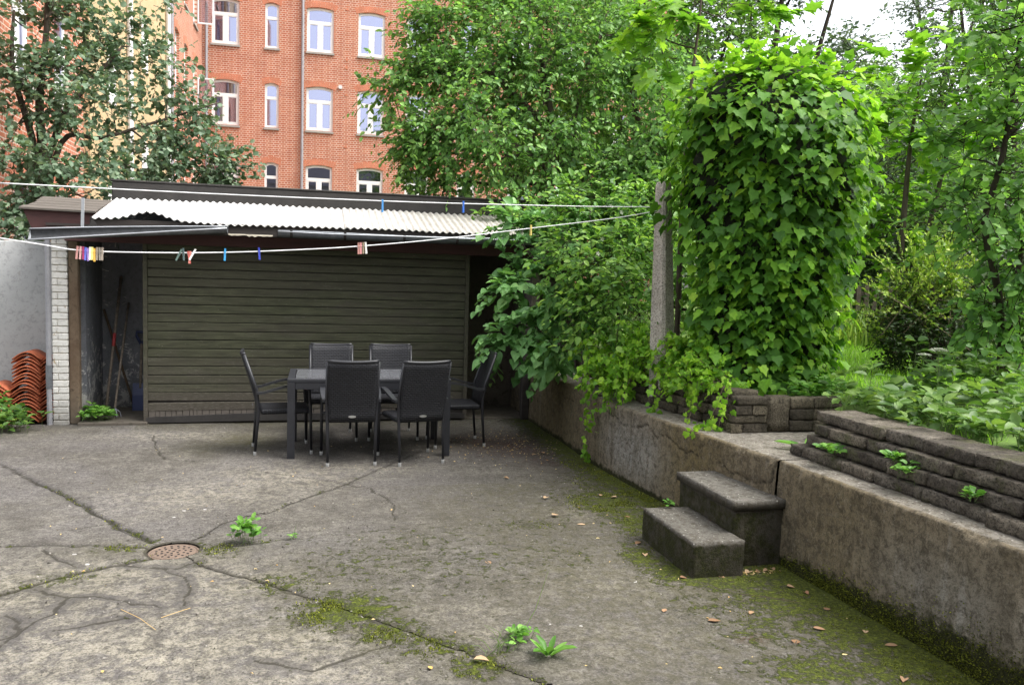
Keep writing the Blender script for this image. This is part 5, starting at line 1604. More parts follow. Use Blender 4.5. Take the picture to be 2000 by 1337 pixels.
RTREE = [(4.63,5.2,3.71),(4.72,5.0,3.55),(4.78,4.9,3.25),(4.71,5.1,3.26),(4.69,5.2,2.98),(4.82,5.0,2.88),(4.71,5.3,2.74),(4.86,5.1,2.61),(4.96,5.0,2.38),(4.8,5.3,2.28),(4.94,5.2,2.17),(4.99,5.0,1.97),(4.84,5.1,1.74),(4.99,5.0,1.52),(4.91,5.1,1.44),(4.74,5.2,2.46)]
RTRUNK = [(5.0,5.1,1.21),(4.94,5.1,1.67),(4.8,5.1,2.08),(4.77,5.1,2.27),(4.79,5.0,2.7),(4.86,5.0,3.43)]
SHRUB = [(5.43,6.5,1.74),(5.7,6.5,1.94),(5.25,6.6,1.55),(5.8,6.4,1.66),(5.46,6.3,1.33),(5.85,6.3,1.29),(5.3,6.5,1.31)]
SHOOTS = [(4.85,6.5,1.5),(5.06,6.6,2.01),(4.91,6.6,1.82),(5.43,6.5,2.21),(5.36,6.8,2.32),(5.56,6.5,2.26),(5.7,6.4,2.13),(5.86,6.4,2.32),(4.83,6.7,1.58),(5.38,6.6,2.12)]
ELDER = [(3.89,5.2,0.86),(3.98,5.1,0.95),(4.06,5.0,1.0),(4.23,5.0,1.03),(4.36,4.9,1.05),(4.49,4.8,1.02),(4.61,4.7,1.0),(4.68,4.6,0.98),(3.82,5.0,0.81),(3.91,4.8,0.85),(4.08,4.7,0.86),(4.14,4.5,0.86),(4.2,4.3,0.79),(4.29,4.2,0.78),(3.89,5.4,0.94),(3.84,4.6,0.78),(3.98,4.4,0.78)]
UMBEL = [(4.27,4.9,1.3),(4.15,4.9,1.26),(4.39,4.9,1.18)]

CAMP = np.array([0, 0, EYE])


def unit(a):
    return a / np.maximum(np.linalg.norm(a, axis=-1, keepdims=True), 1e-9)


def leaf_template(kind):
    def fan(right, centre):
        pts = [(x, y) for x, y in right]
        full = pts + [(-x, y) for x, y in pts[::-1] if abs(x) > 1e-6]
        V = [centre] + full
        n = len(full)
        T = [(0, 1 + i, 1 + (i + 1) % n) for i in range(n)]
        return V, T
    if kind == 'ivy':
        V, T = fan([(0, -.02), (.22, -.10), (.50, .06), (.42, .24), (.50, .50), (.27, .60), (0, 1.0)], (0, .32))
    elif kind == 'maple':
        V, T = fan([(0, 0), (.22, -.12), (.50, -.10), (.36, .10), (.66, .33), (.40, .36), (.52, .66), (.22, .56), (.15, .76), (0, 1.0)], (0, .34))
    elif kind == 'heart':
        V, T = fan([(0, .05), (.24, -.04), (.42, .16), (.40, .42), (.22, .74), (0, 1.0)], (0, .40))
    elif kind == 'ovate':
        V, T = fan([(0, 0), (.20, .14), (.29, .42), (.20, .74), (0, 1.0)], (0, .45))
    elif kind == 'round':
        V, T = fan([(0, 0), (.27, .14), (.36, .46), (.26, .80), (0, .98)], (0, .48))
    elif kind == 'small':
        V, T = [(0, 0), (.26, .48), (0, 1.0), (-.26, .48)], [(0, 1, 2), (0, 2, 3)]
    elif kind == 'long':
        V, T = fan([(0, 0), (.10, .2), (.15, .55), (.09, .85), (0, 1.0)], (0, .5))
    elif kind == 'blade':
        V, T = [(-.03, 0), (.03, 0), (.022, .5), (-.022, .5), (0, 1.0)], [(0, 1, 2), (0, 2, 3), (3, 2, 4)]
    else:
        raise ValueError(kind)
    V = np.array(V, float)
    z = 0.32 * np.abs(V[:, 0]) - 0.16 * (V[:, 1] - 0.35) ** 2 - 0.10 * np.maximum(0, np.abs(V[:, 0]) - 0.3)
    if kind == 'blade': z = -0.35 * V[:, 1] ** 2
    if kind == 'ivy' or kind == 'maple': z = 0.16 * np.abs(V[:, 0]) - 0.22 * V[:, 1] ** 2 * 0.8
    return np.column_stack([V, z]), np.array(T)


TPL = {k: leaf_template(k) for k in ('ivy', 'maple', 'heart', 'ovate', 'round', 'small', 'long', 'blade')}


def frame(Y, N):
    Y = unit(Y)
    X = unit(np.cross(Y, N))
    Z = np.cross(X, Y)
    return X, Y, Z


def leaf_mesh(name, parent, mat, kind, P, Y, N, S, stuff=True, curl=0.35):
    tv, tt = TPL[kind]
    X, Y, Z = frame(Y, N)
    n, k = len(P), len(tv)
    wid = (0.85 + 0.3 * rng.random(n))[:, None, None]
    bend = 1 + curl * 3 * (rng.random(n)[:, None, None] - 0.3)
    V = P[:, None, :] + S[:, None, None] * (X[:, None, :] * tv[None, :, 0:1] * wid + Y[:, None, :] * tv[None, :, 1:2] + Z[:, None, :] * tv[None, :, 2:3] * bend)
    F = (np.arange(n)[:, None, None] * k + tt[None]).reshape(-1, 3)
    var = np.repeat(rng.random(n), k)
    org = ORG[parent.name] if parent is not None else np.zeros(3)
    me = mesh_data(name, V.reshape(-1, 3) - org, F, mat, False, {'var': var})
    return add(name, me, parent, 'stuff' if stuff else None)


def leaf_objects(parent, mat, kind, P, Y, N, S, name='leaf'):
    tv, tt = TPL[kind]
    meshes = []
    for b in (0.6, 1.2, 1.9):
        v = tv.copy(); v[:, 2] *= b; v[:, 0] *= 0.9 + 0.1 * b
        meshes.append(mesh_data(name, v, tt, mat))
    X, Y, Z = frame(Y, N)
    org = ORG[parent.name]
    for i in range(len(P)):
        o = bpy.data.objects.new(name, meshes[i % 3])
        COL.objects.link(o)
        o.parent = parent
        s = S[i]
        p = P[i] - org
        o.matrix_basis = Matrix(((X[i, 0] * s, Y[i, 0] * s, Z[i, 0] * s, p[0]), (X[i, 1] * s, Y[i, 1] * s, Z[i, 1] * s, p[1]), (X[i, 2] * s, Y[i, 2] * s, Z[i, 2] * s, p[2]), (0, 0, 0, 1)))


def leaves(parent, mat, kind, P, Y, N, S, n_single=0, front=None, name='foliage'):
    """the leaves that show largest become objects of their own, the rest one part"""
    P, Y, N, S = map(np.asarray, (P, Y, N, S))
    if n_single:
        d = np.linalg.norm(P - CAMP, axis=1)
        score = S / d ** 1.6
        if front is not None: score = score * front
        f = np.array(fwd)
        ang = ((P - CAMP) @ f) / d
        score = np.where(ang > 0.78, score, 0)
        k = np.argsort(-score)
        a, b = k[:n_single], k[n_single:]
        leaf_objects(parent, mat, kind, P[a], Y[a], N[a], S[a])
    else:
        b = np.arange(len(P))
    if len(b): leaf_mesh(name, parent, mat, kind, P[b], Y[b], N[b], S[b])


def twigs(parent, base, mid, tip, r, mat, name='twigs'):
    """three-sided two-segment twigs as one part"""
    n = len(base)
    pts = np.stack([base, mid, tip], 1)
    d = unit(tip - base)
    a = unit(np.cross(d, np.array([0.31, 0.62, 0.72]) + 0 * d))
    b = np.cross(d, a)
    rr = np.stack([r, r * 0.7, r * 0.25], 1)
    V = np.zeros((n, 3, 3, 3))
    for k in range(3):
        an = 2 * math.pi * k / 3
        off = a * math.cos(an) + b * math.sin(an)
        V[:, :, k, :] = pts + off[:, None, :] * rr[:, :, None]
    base_i = np.arange(n)[:, None] * 9
    F = []
    for s in range(2):
        for k in range(3):
            k2 = (k + 1) % 3
            F.append(np.stack([base_i[:, 0] + s * 3 + k, base_i[:, 0] + s * 3 + k2, base_i[:, 0] + s * 3 + 3 + k2, base_i[:, 0] + s * 3 + 3 + k], -1))
    F = np.concatenate(F)
    me = mesh_data(name, V.reshape(-1, 3) - ORG[parent.name], F, mat)
    return add(name, me, parent, 'stuff')


def sprays(base, d, L, k, size, sag=0.15, flat=0.7, droop=0.25, jit=0.35, opp=False, t0=0.15):
    """leafy twigs: base (S,3), direction d, length L; k leaves on each, set alternately or in pairs"""
    S = len(base)
    d = unit(d)
    t = np.linspace(t0, 1.0, k)[None, :, None] + (rng.random((S, k, 1)) - 0.5) * 0.5 / k
    curve = lambda tt: base[:, None, :] + d[:, None, :] * L[:, None, None] * tt + np.array([0, 0, -1.0]) * (sag * L[:, None, None] * tt ** 2)
    P = curve(t)
    side = unit(np.cross(d, np.array([0, 0, 1.0]) + 0.25 * (rng.random((S, 3)) - 0.5)))
    alt = np.where(np.arange(k) % 2 == 0, 1.0, -1.0)[None, :, None]
    if opp: alt = alt
    Y = d[:, None, :] * 0.55 + side[:, None, :] * alt * (0.85 - 0.45 * t) + np.array([0, 0, -droop]) + (rng.random((S, k, 3)) - 0.5) * 2 * jit
    N = np.array([0, 0, 1.0]) * flat + (rng.random((S, k, 3)) - 0.5) * 2 * (1 - flat) + 0.18 * (-np.array(fwd))
    sz = size * (0.5 + 0.85 * rng.random((S, k))) * (1.0 - 0.25 * np.abs(t[:, :, 0] - 0.5))
    mid, tip = curve(np.full((S, 1, 1), 0.5))[:, 0], curve(np.ones((S, 1, 1)))[:, 0]
    return P.reshape(-1, 3), Y.reshape(-1, 3), N.reshape(-1, 3), sz.ravel(), mid, tip


def rdir(n, up_=0.0):
    d = rng.normal(size=(n, 3))
    d = unit(d)
    d[:, 2] += up_
    return unit(d)


def cluster_sprays(clusters, radius, per, L, k, size, centre=None, up_=0.15, out=0.5, **kw):
    C = np.repeat(np.asarray(clusters, float), per, 0)
    n = len(C)
    off = unit(rng.normal(size=(n, 3))) * (radius * rng.random((n, 1)) ** 0.5) * np.array([1, 0.8, 0.8])
    base = C + off * 0.75
    d = rdir(n, up_) + 0.6 * unit(off)
    if centre is not None: d = d + out * unit(C - np.asarray(centre, float))
    LL = L * (0.6 + 0.7 * rng.random(n))
    r = sprays(base, d, LL, k, size, **kw)
    return base, r


def limbs(stems, clusters, r0=0.02):
    """one continuous woody mesh: stems plus a limb out to every cluster"""
    mb = MB()
    nodes = []
    for pts, radii in stems:
        sm = smooth_line(pts, 5)
        rs = list(np.interp(np.linspace(0, 1, len(sm)), np.linspace(0, 1, len(radii)), radii))
        mb.tube(sm, rs, 8)
        nodes += [(p, r) for p, r in zip(sm, rs)]
    for c in clusters:
        c = Vector(c)
        cand = [(p, r) for (p, r) in nodes if p.z < c.z + 0.15] or nodes
        p, r = min(cand, key=lambda q: (q[0] - c).length + 0.25 * abs(q[0].z - c.z + 0.5))
        m1 = p.lerp(c, 0.4) + Vector((random.uniform(-.08, .08), random.uniform(-.08, .08), random.uniform(-.12, .03)))
        m2 = p.lerp(c, 0.75) + Vector((random.uniform(-.08, .08), random.uniform(-.08, .08), random.uniform(-.04, .08)))
        rr = min(r * 0.7, r0 * (0.8 + 0.25 * (p - c).length))
        line = smooth_line([p, m1, m2, c], 3)
        mb.tube(line, list(np.linspace(rr, rr * 0.3, len(line))), 6)
        for q in line[3::3]: nodes.append((q, rr * 0.6))
    return mb


def tree(name, label, base, stems, clusters, radius, per, L, k, size, kind, leafmat, bark, single=0, group=None, cat='tree', r0=0.02, centre=None, twig_r=0.004, stem_name='trunk', crown='crown', **kw):
    t = thing(name, label, cat, base, 0, group)
    limbs(stems, clusters, r0).build(stem_name, bark, t, True)
    cen = centre if centre is not None else np.mean(np.asarray(clusters), 0)
    b, (P, Y, N, S, mid, tip) = cluster_sprays(clusters, radius, per, L, k, size, cen, **kw)
    leaves(t, leafmat, kind, P, Y, N, S, single, None, crown)
    if twig_r: twigs(t, b, mid, tip, np.full(len(b), twig_r), bark)
    return t


def jit(pts, n, s, seed=1):
    r = np.random.default_rng(seed)
    p = np.asarray(pts, float)
    out = [p]
    for _ in range(n): out.append(p + r.normal(size=p.shape) * s)
    return np.concatenate(out)


# --- grey-leaved tree behind the garden wall
l_st = [([(-3.5, 11.7, 0.0), LTRUNK[0], LTRUNK[1], LTRUNK[2], LTRUNK[3], (-3.3, 11.6, 5.6)], [0.085, 0.075, 0.06, 0.05, 0.035, 0.02]),
        ([(-3.5, 11.65, 0.4), (-3.47, 11.55, 2.0), LTRUNK[4], LTRUNK[5], LTRUNK[6]], [0.06, 0.055, 0.045, 0.03, 0.015]),
        ([LTRUNK[1], LTRUNK[7], LTRUNK[8], LTRUNK[9]], [0.05, 0.04, 0.032, 0.014]),
        ([LTRUNK[0], LTRUNK[10], LTRUNK[11], LTRUNK[12], LTRUNK[13]], [0.045, 0.035, 0.026, 0.018, 0.008])]
lt_cl = np.concatenate([jit([p for p in LTREE if p[0] < -1.5 or p[2] < 3.2], 1, 0.18, 3), [(-4.3, 11.8, 3.2), (-4.4, 11.6, 4.4), (-4.2, 11.5, 2.4), (-3.6, 12.0, 5.5), (-2.9, 12.2, 5.6), (-2.2, 12.3, 5.4), (-4.0, 10.95, 2.0), (-3.7, 10.8, 1.9)]])
tree('grey_leaved_tree', 'grey-green leaved tree with several stems behind the garden wall', (-3.5, 11.7, 0), l_st, lt_cl, 0.34, 26, 0.36, 9, 0.078, 'round', G['greyleaf'], G['bark'],
     single=250, r0=0.018, flat=0.42, sag=0.1, jit=0.55)

# --- big fresh green tree behind the shed
c_st = [([(3.5, 11.3, 0.4), CTRUNK[0], CTRUNK[1], CTRUNK[2], CTRUNK[3], (2.8, 11.6, 6.2)], [0.10, 0.085, 0.060, 0.038, 0.022, 0.012]),
        ([(3.35, 11.0, 2.9), CTRUNK[4], (3.9, 11.4, 5.2), (4.2, 11.7, 6.0)], [0.05, 0.036, 0.022, 0.010]),
        ([(3.3, 11.0, 3.0), (2.6, 10.9, 3.5), (1.9, 11.0, 3.6), (1.2, 11.2, 3.55)], [0.055, 0.045, 0.03, 0.012]),
        ([(3.15, 11.0, 3.7), (2.4, 11.1, 4.4), (1.6, 11.3, 4.9)], [0.05, 0.035, 0.012])]
ct_cl = np.concatenate([jit([p for p in CTREE if p[0] > 1.3], 1, 0.24, 5), [(1.3, 11.2, 3.6), (1.35, 11.2, 4.5), (1.45, 11.4, 5.0), (1.9, 11.8, 5.9), (2.3, 12.0, 6.1), (3.2, 12.2, 6.3), (4.1, 12.2, 6.2), (2.7, 11.6, 5.8), (3.7, 11.7, 5.9), (4.9, 11.6, 5.0), (2.9, 10.9, 4.5), (3.3, 10.8, 4.9), (2.5, 11.0, 5.0), (3.0, 11.0, 5.3), (3.8, 11.0, 5.2), (4.4, 11.0, 5.3), (2.2, 10.9, 4.4), (3.6, 10.7, 4.4), (3.2, 10.6, 3.7), (2.6, 10.5, 2.75), (3.1, 10.4, 2.8), (3.7, 10.2, 2.75), (4.2, 9.9, 2.9)]])
tree('green_garden_tree', 'wide fresh green tree with twiggy crown behind the corrugated roof', (3.5, 11.3, 0.4), c_st, ct_cl, 0.42, 56, 0.42, 8, 0.086, 'ovate', G['treeleaf'], G['bark'],
     single=250, r0=0.022, flat=0.5, sag=0.25, droop=0.45, jit=0.45)

# --- lilac over the wall, brambles, trailing ivy
li_cl = jit(np.array(LILAC) + np.array([0.10, 0, 0]), 1, 0.10, 7)
tree('lilac_shrub', 'lilac shrub with pale heart-shaped leaves leaning over the wall beside the shed', (2.95, 8.9, 0.66),
     [([(2.95, 8.9, 0.62), (2.8, 8.8, 1.2), (2.5, 8.7, 1.7), (2.2, 8.8, 2.1)], [0.035, 0.03, 0.02, 0.01]),
      ([(3.0, 8.7, 0.64), (2.9, 8.4, 1.4), (2.9, 8.4, 2.1)], [0.03, 0.024, 0.012])],
     li_cl, 0.22, 11, 0.25, 8, 0.108, 'heart', G['lilacleaf'], G['barkdark'], single=300, cat='shrub', r0=0.012, stem_name='stems', crown='foliage',
     flat=0.62, sag=0.3, droop=0.35, jit=0.35, opp=True)
br_cl = np.concatenate([jit(BRAMBLE, 2, 0.13, 9), [(2.9, 9.2, 2.5), (3.2, 9.4, 2.4), (2.6, 9.6, 2.45), (2.5, 9.9, 2.6), (2.9, 9.9, 2.5), (2.3, 10.0, 2.55), (3.0, 9.2, 1.5), (2.9, 9.6, 1.2), (3.2, 8.6, 1.2), (3.0, 8.0, 1.1), (3.3, 7.8, 1.4), (3.5, 7.6, 2.0), (3.4, 8.4, 1.9), (3.6, 8.0, 2.7)]])
tree('bramble_thicket', 'tangled bramble thicket with pale blossoms between the lilac and the concrete post', (3.1, 7.9, 0.7),
     [([(3.1, 8.0, 0.66), (3.0, 7.9, 1.4), (2.9, 8.0, 2.2)], [0.015, 0.012, 0.008]), ([(3.2, 7.6, 0.7), (3.1, 7.5, 1.3), (3.0, 7.7, 1.9)], [0.015, 0.012, 0.008]),
      ([(3.1, 9.4, 0.68), (3.0, 9.5, 1.6), (2.8, 9.7, 2.4)], [0.02, 0.015, 0.009])],
     br_cl, 0.23, 13, 0.32, 7, 0.085, 'ovate', G['bramble'], G['barkdark'], single=200, cat='shrub', r0=0.008, stem_name='canes', crown='foliage', flat=0.6, sag=0.35, jit=0.4)
bt = [o for o in bpy.data.objects if o.name.startswith('bramble_thicket')][0]
for (x, y, z) in ((2.98, 8.15, 2.50), (2.75, 7.75, 2.13), (3.02, 7.95, 2.42), (2.66, 7.6, 1.98), (2.92, 7.45, 1.72)):
    f_ = MB()
    for a in np.linspace(0, 2 * math.pi, 6)[:-1]:
        f_.raw([(x, y, z), (x + .016 * math.cos(a - .45), y + .008 * math.sin(a), z + .016 * math.sin(a - .45)), (x + .024 * math.cos(a), y + .010 * math.sin(a) - .004, z + .024 * math.sin(a)), (x + .016 * math.cos(a + .45), y + .008 * math.sin(a), z + .016 * math.sin(a + .45))], [(0, 1, 2, 3)])
    f_.build('blossom', G['flower'], bt)

# creeping ivy spilling from the bed over the ledge
cr = thing('creeping_ivy', 'pale creeping ivy spilling over the ledge and hanging down the concrete wall', 'ivy', (2.85, 6.9, 0.64))
it_cl = np.concatenate([jit(np.array(IVYTRAIL) + np.array([0.06, 0, 0.03]), 2, 0.085, 11), jit([(3.02, 5.75, 0.98), (3.0, 6.0, 1.0), (3.0, 6.25, 1.02), (2.98, 6.5, 1.05), (2.95, 6.75, 1.08), (2.9, 7.0, 1.08), (3.1, 6.4, 1.2), (3.08, 6.15, 1.15), (2.85, 7.2, 1.0), (2.75, 7.4, 1.0)], 2, 0.07, 12)])
b, (P, Y, N, S, mid, tip) = cluster_sprays(it_cl, 0.16, 8, 0.17, 8, 0.050, up_=0.15, flat=0.4, sag=0.35, droop=0.5, jit=0.4)
PP, YY, NN, SS = [P], [Y], [N], [S]
strands = [[(2.60, 7.35, 0.95), (2.50, 7.30, 0.78), (2.45, 7.20, 0.62), (2.45, 7.15, 0.4), (2.44, 7.12, 0.18), (2.46, 7.10, 0.06)],
           [(2.58, 7.2, 0.9), (2.50, 7.1, 0.72), (2.47, 7.08, 0.5), (2.46, 7.1, 0.33)],
           [(2.75, 6.9, 0.95), (2.60, 6.85, 0.80), (2.54, 6.8, 0.68), (2.50, 6.78, 0.60)],
           [(2.72, 6.7, 0.95), (2.62, 6.62, 0.8), (2.56, 6.55, 0.68)],
           [(3.02, 5.55, 1.0), (2.93, 5.42, 0.85), (2.88, 5.4, 0.74), (2.86, 5.4, 0.655)],
           [(3.0, 5.6, 0.95), (2.88, 5.5, 0.8), (2.84, 5.5, 0.68), (2.76, 5.47, 0.645), (2.68, 5.45, 0.64)],
           [(2.95, 5.9, 0.95), (2.86, 5.85, 0.8), (2.83, 5.8, 0.7), (2.78, 5.75, 0.645)],
           [(2.9, 6.4, 0.95), (2.8, 6.35, 0.82), (2.75, 6.3, 0.70), (2.72, 6.28, 0.645)]]
sb = []
for s_ in strands:
    line = smooth_line(s_, 8)
    mbt = MB().tube(line, 0.0025, 4)
    sb.append(mbt)
    A = np.array([tuple(p) for p in line])
    m2 = A + rng.normal(size=(len(A), 3)) * 0.025
    m2[:, 2] = np.maximum(m2[:, 2], 0.04)
    PP.append(m2); YY.append(np.array([0, 0, -0.8]) + rng.normal(size=m2.shape) * 0.45); NN.append(np.array([-0.75, -0.6, 0.35]) + rng.normal(size=m2.shape) * 0.35)
    SS.append(0.032 + 0.026 * rng.random(len(m2)))
P, Y, N, S = map(np.concatenate, (PP, YY, NN, SS))
leaves(cr, G['ivyfresh_or_lit'], 'ivy', P, Y, N, S, 160)
twigs(cr, b, mid, tip, np.full(len(b), 0.003), G['twig'])
st_ = MB()
for m2 in sb: st_.raw(m2.v, m2.f)
st_.build('stems', G['twig'], cr, kind='stuff')

# --- the big ivy column
iv = thing('ivy_column', 'tall bulging column of glossy dark ivy rising above the stone courses', 'ivy', (3.55, 6.2, 0.7))
ZP = [0.62, 0.80, 1.05, 1.50, 1.95, 2.35, 2.75, 3.08, 3.30, 3.46, 3.57]
RP = [0.40, 0.44, 0.475, 0.525, 0.62, 0.675, 0.735, 0.755, 0.65, 0.46, 0.12]
CP = [3.62, 3.62, 3.63, 3.67, 3.71, 3.71, 3.68, 3.64, 3.63, 3.62, 3.62]


def ivy_surf(th, z, shrink=0.0):
    lump = 0.075 * np.sin(3 * th + 2.1 * z) + 0.055 * np.sin(5 * th - 3.7 * z + 1) + 0.06 * np.sin(2 * th + 6.0 * z) + 0.035 * np.sin(9 * th + 8.0 * z)
    r = np.interp(z, ZP, RP) * (1 + lump) - shrink
    a, b2 = r, r * 0.78
    c, s = np.cos(th), np.sin(th)
    ex, ey = np.array([0.955, -0.297]), np.array([0.297, 0.955])
    px = np.interp(z, ZP, CP) + a * c * ex[0] + b2 * s * ey[0]
    py = 6.22 + a * c * ex[1] + b2 * s * ey[1]
    return np.stack([px, py, z], -1), np.stack([c * ex[0] / a + s * ey[0] / b2, c * ex[1] / a + s * ey[1] / b2, 0 * c], -1)


th, zz = np.meshgrid(np.linspace(0, 2 * np.pi, 49)[:-1], np.linspace(0.62, 3.55, 40), indexing='ij')
cp, _ = ivy_surf(th, zz, 0.11)
cp[:, -1] = cp[:, -1].mean(0)
cp = cp + 0.02 * rng.normal(size=cp.shape)
n, k = th.shape
idx = np.arange(n * k).reshape(n, k)
i2 = np.roll(idx, -1, 0)
q = np.stack([idx[:, :-1], i2[:, :-1], i2[:, 1:], idx[:, 1:]], -1).reshape(-1, 4)
obj('core', cp.reshape(-1, 3), q, G['core'], iv)  # dark inner sheet painting the shade behind the leaves
n = 9000
th = rng.random(n) * 2 * np.pi
th = np.where(rng.random(n) < 0.45, -np.pi / 2 + rng.normal(size=n) * 0.9, th)   # denser on the sunny open side towards the yard
zz = 0.66 + 2.90 * rng.random(n) ** 0.92
P, O = ivy_surf(th, zz, 0)
O = unit(O)
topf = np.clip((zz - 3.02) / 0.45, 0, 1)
O = unit(O + np.array([0, 0, 1.0]) * topf[:, None] * 1.3)
depth = rng.random(n)
P = P + O * (-0.14 + 0.28 * depth ** 1.8)[:, None] + rng.normal(size=P.shape) * 0.012
tang = unit(np.cross(O, np.array([0, 0, 1.0]) + 0 * O))
Y = np.array([0, 0, -0.75]) + tang * rng.normal(size=(n, 1)) * 0.65 + O * (0.40 + 0.5 * rng.random((n, 1)))
Y = np.where(topf[:, None] > 0.5, O * 0.5 + tang * rng.normal(size=(n, 1)) + np.array([0, 0, 0.2]) * rng.random((n, 1)), Y)
N = O * 0.38 + np.array([0, 0, 1.0]) + rng.normal(size=P.shape) * 0.34
S = 0.034 + 0.082 * rng.random(n) ** 1.6
fresh = (rng.random(n) < 0.13 + 0.85 * topf + 0.55 * (np.cos(th) > 0.45)) & (depth > 0.35)  # young leaves, plus paler ones painting the backlit top and right side
cf = np.clip(np.sum(O * unit(CAMP - P), 1), 0.05, 1) * np.where(depth > 0.55, 1, 0.2)
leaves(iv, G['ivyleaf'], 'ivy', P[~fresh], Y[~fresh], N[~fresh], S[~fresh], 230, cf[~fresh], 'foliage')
leaves(iv, G['ivyfresh_or_lit'], 'ivy', P[fresh], Y[fresh], N[fresh], S[fresh], 70, cf[fresh], 'young_or_lit_foliage')
# long petioles and loose shoots poking out
k = rng.choice(n, 260, replace=False)
twigs(iv, P[k] - O[k] * 0.12, P[k] - O[k] * 0.05, P[k], np.full(260, 0.0035), G['greenstem'])

# --- maples
m_cl = jit([(2.87, 7.2, 4.09), (3.14, 7.2, 4.14), (3.95, 7.2, 4.34), (2.96, 7.2, 3.92), (3.3, 7.3, 4.35)], 1, 0.10, 13)
tree('maple_sapling', 'bright maple sapling whose lobed leaves reach over the top of the ivy', (3.25, 7.0, 0.8),
     [([(3.25, 7.0, 0.78), (3.2, 6.9, 2.4), (3.3, 7.05, 3.4), (3.38, 7.1, 4.1), (3.4, 7.1, 4.5)], [0.03, 0.026, 0.018, 0.012, 0.006])],
     m_cl, 0.16, 5, 0.32, 5, 0.150, 'maple', G['maple'], G['bark'], single=110, r0=0.009, flat=0.82, sag=0.15, droop=0.1, jit=0.28)
s_cl = jit([p for p in MAPLESAP if p[2] < 3.9], 1, 0.22, 15)
tree('maple_sapling', 'light green maple with flat tiers of lobed leaves behind the long-shooted shrub', (6.3, 7.9, 0.95),
     [([(6.2, 7.8, 0.9), (6.15, 7.7, 2.2), (6.1, 7.6, 3.2), (6.1, 7.5, 3.9)], [0.04, 0.033, 0.022, 0.01]), ([(6.35, 7.9, 0.9), (6.4, 7.6, 2.4), (6.4, 7.4, 3.2), (6.4, 7.3, 3.8)], [0.03, 0.026, 0.018, 0.008])],
     s_cl, 0.32, 8, 0.42, 7, 0.135, 'maple', G['maple'], G['bark'], single=220, r0=0.010, flat=0.85, sag=0.12, droop=0.05, jit=0.25)

# --- slender tree at the right edge
r_cl = np.concatenate([jit(RTREE, 2, 0.15, 17), jit([(5.2, 4.9, 3.0), (5.3, 4.9, 2.2), (5.3, 4.8, 3.7), (5.2, 5.0, 1.7), (4.7, 5.1, 4.1), (5.1, 4.9, 4.3)], 1, 0.15, 18)])
tree('slender_young_tree', 'slender dark-stemmed young tree with rounded leaves at the edge of the terrace', (5.0, 5.1, 0.9),
     [([(5.0, 5.1, 0.85), RTRUNK[0], RTRUNK[1], RTRUNK[2], RTRUNK[3], RTRUNK[4], RTRUNK[5], (4.9, 5.0, 4.3)], [0.030, 0.028, 0.026, 0.024, 0.022, 0.019, 0.014, 0.008]),
      ([(5.02, 5.12, 0.9), (5.08, 5.1, 1.7), (5.12, 5.05, 2.6), (5.15, 5.0, 3.6)], [0.024, 0.02, 0.015, 0.008])],
     r_cl, 0.22, 7, 0.28, 7, 0.080, 'round', G['treeleaf'], G['barkdark'], single=200, r0=0.009, flat=0.6, sag=0.2, droop=0.2, jit=0.4)

G['shrubtop'] = m_leaf('mid_green_shrub_leaf', [(0.035, 0.075, 0.018), (0.06, 0.115, 0.026), (0.10, 0.165, 0.036), (0.17, 0.24, 0.055)], 0.3)
# --- shrub with a dark clipped body and long yellow-green shoots
sh = thing('long_shooted_shrub', 'dark dense shrub with long arching yellow-green shoots beside the lawn', 'shrub', (5.5, 6.4, 0.95))
sc_ = jit(np.array(SHRUB), 2, 0.14, 19)
sc_[:, 2] = np.minimum(sc_[:, 2], 1.85)
limbs([([(5.5, 6.4, 0.9), (5.5, 6.4, 1.3), (5.45, 6.4, 1.8)], [0.05, 0.04, 0.02])], sc_[:7], 0.015).build('stems', G['barkdark'], sh, True)
b, (P, Y, N, S, mid, tip) = cluster_sprays(np.concatenate([sc_ - np.array([0, 0, 0.10]), sc_ - np.array([0, 0, 0.34])]), 0.24, 26, 0.22, 9, 0.032, up_=0.35, flat=0.4, sag=0.05, jit=0.5)
up_sel = P[:, 2] > 1.58 + 0.10 * rng.normal(size=len(P))
leaves(sh, G['darkshrub'], 'small', P[~up_sel], Y[~up_sel], N[~up_sel], S[~up_sel] * 1.3, 0, name='foliage')
leaves(sh, G['shrubtop'], 'small', P[up_sel], Y[up_sel], N[up_sel], S[up_sel] * 1.2, 0, name='upper_foliage')
twigs(sh, b, mid, tip, np.full(len(b), 0.0022), G['barkdark'])
tips = np.concatenate([jit(SHOOTS, 4, 0.13, 21), jit([(5.6, 6.4, 2.0), (5.3, 6.4, 1.92), (5.8, 6.3, 2.05), (5.45, 6.3, 1.95)], 11, 0.18, 22)])
bs = np.array([5.48, 6.42, 1.40]) + rng.normal(size=tips.shape) * np.array([0.30, 0.18, 0.18])
d = tips - bs
Ls = np.linalg.norm(d, axis=1) * 1.06
P, Y, N, S, mid, tip = sprays(bs, d + np.array([0, 0, 0.1]), Ls, 30, 0.044, sag=0.10, flat=0.35, droop=-0.1, jit=0.4, t0=0.25)
leaves(sh, G['shoot'], 'ovate', P, Y, N, S, 0, name='shoot_leaves')
twigs(sh, bs, mid, tip, np.full(len(bs), 0.0035), G['twig'], 'shoots')

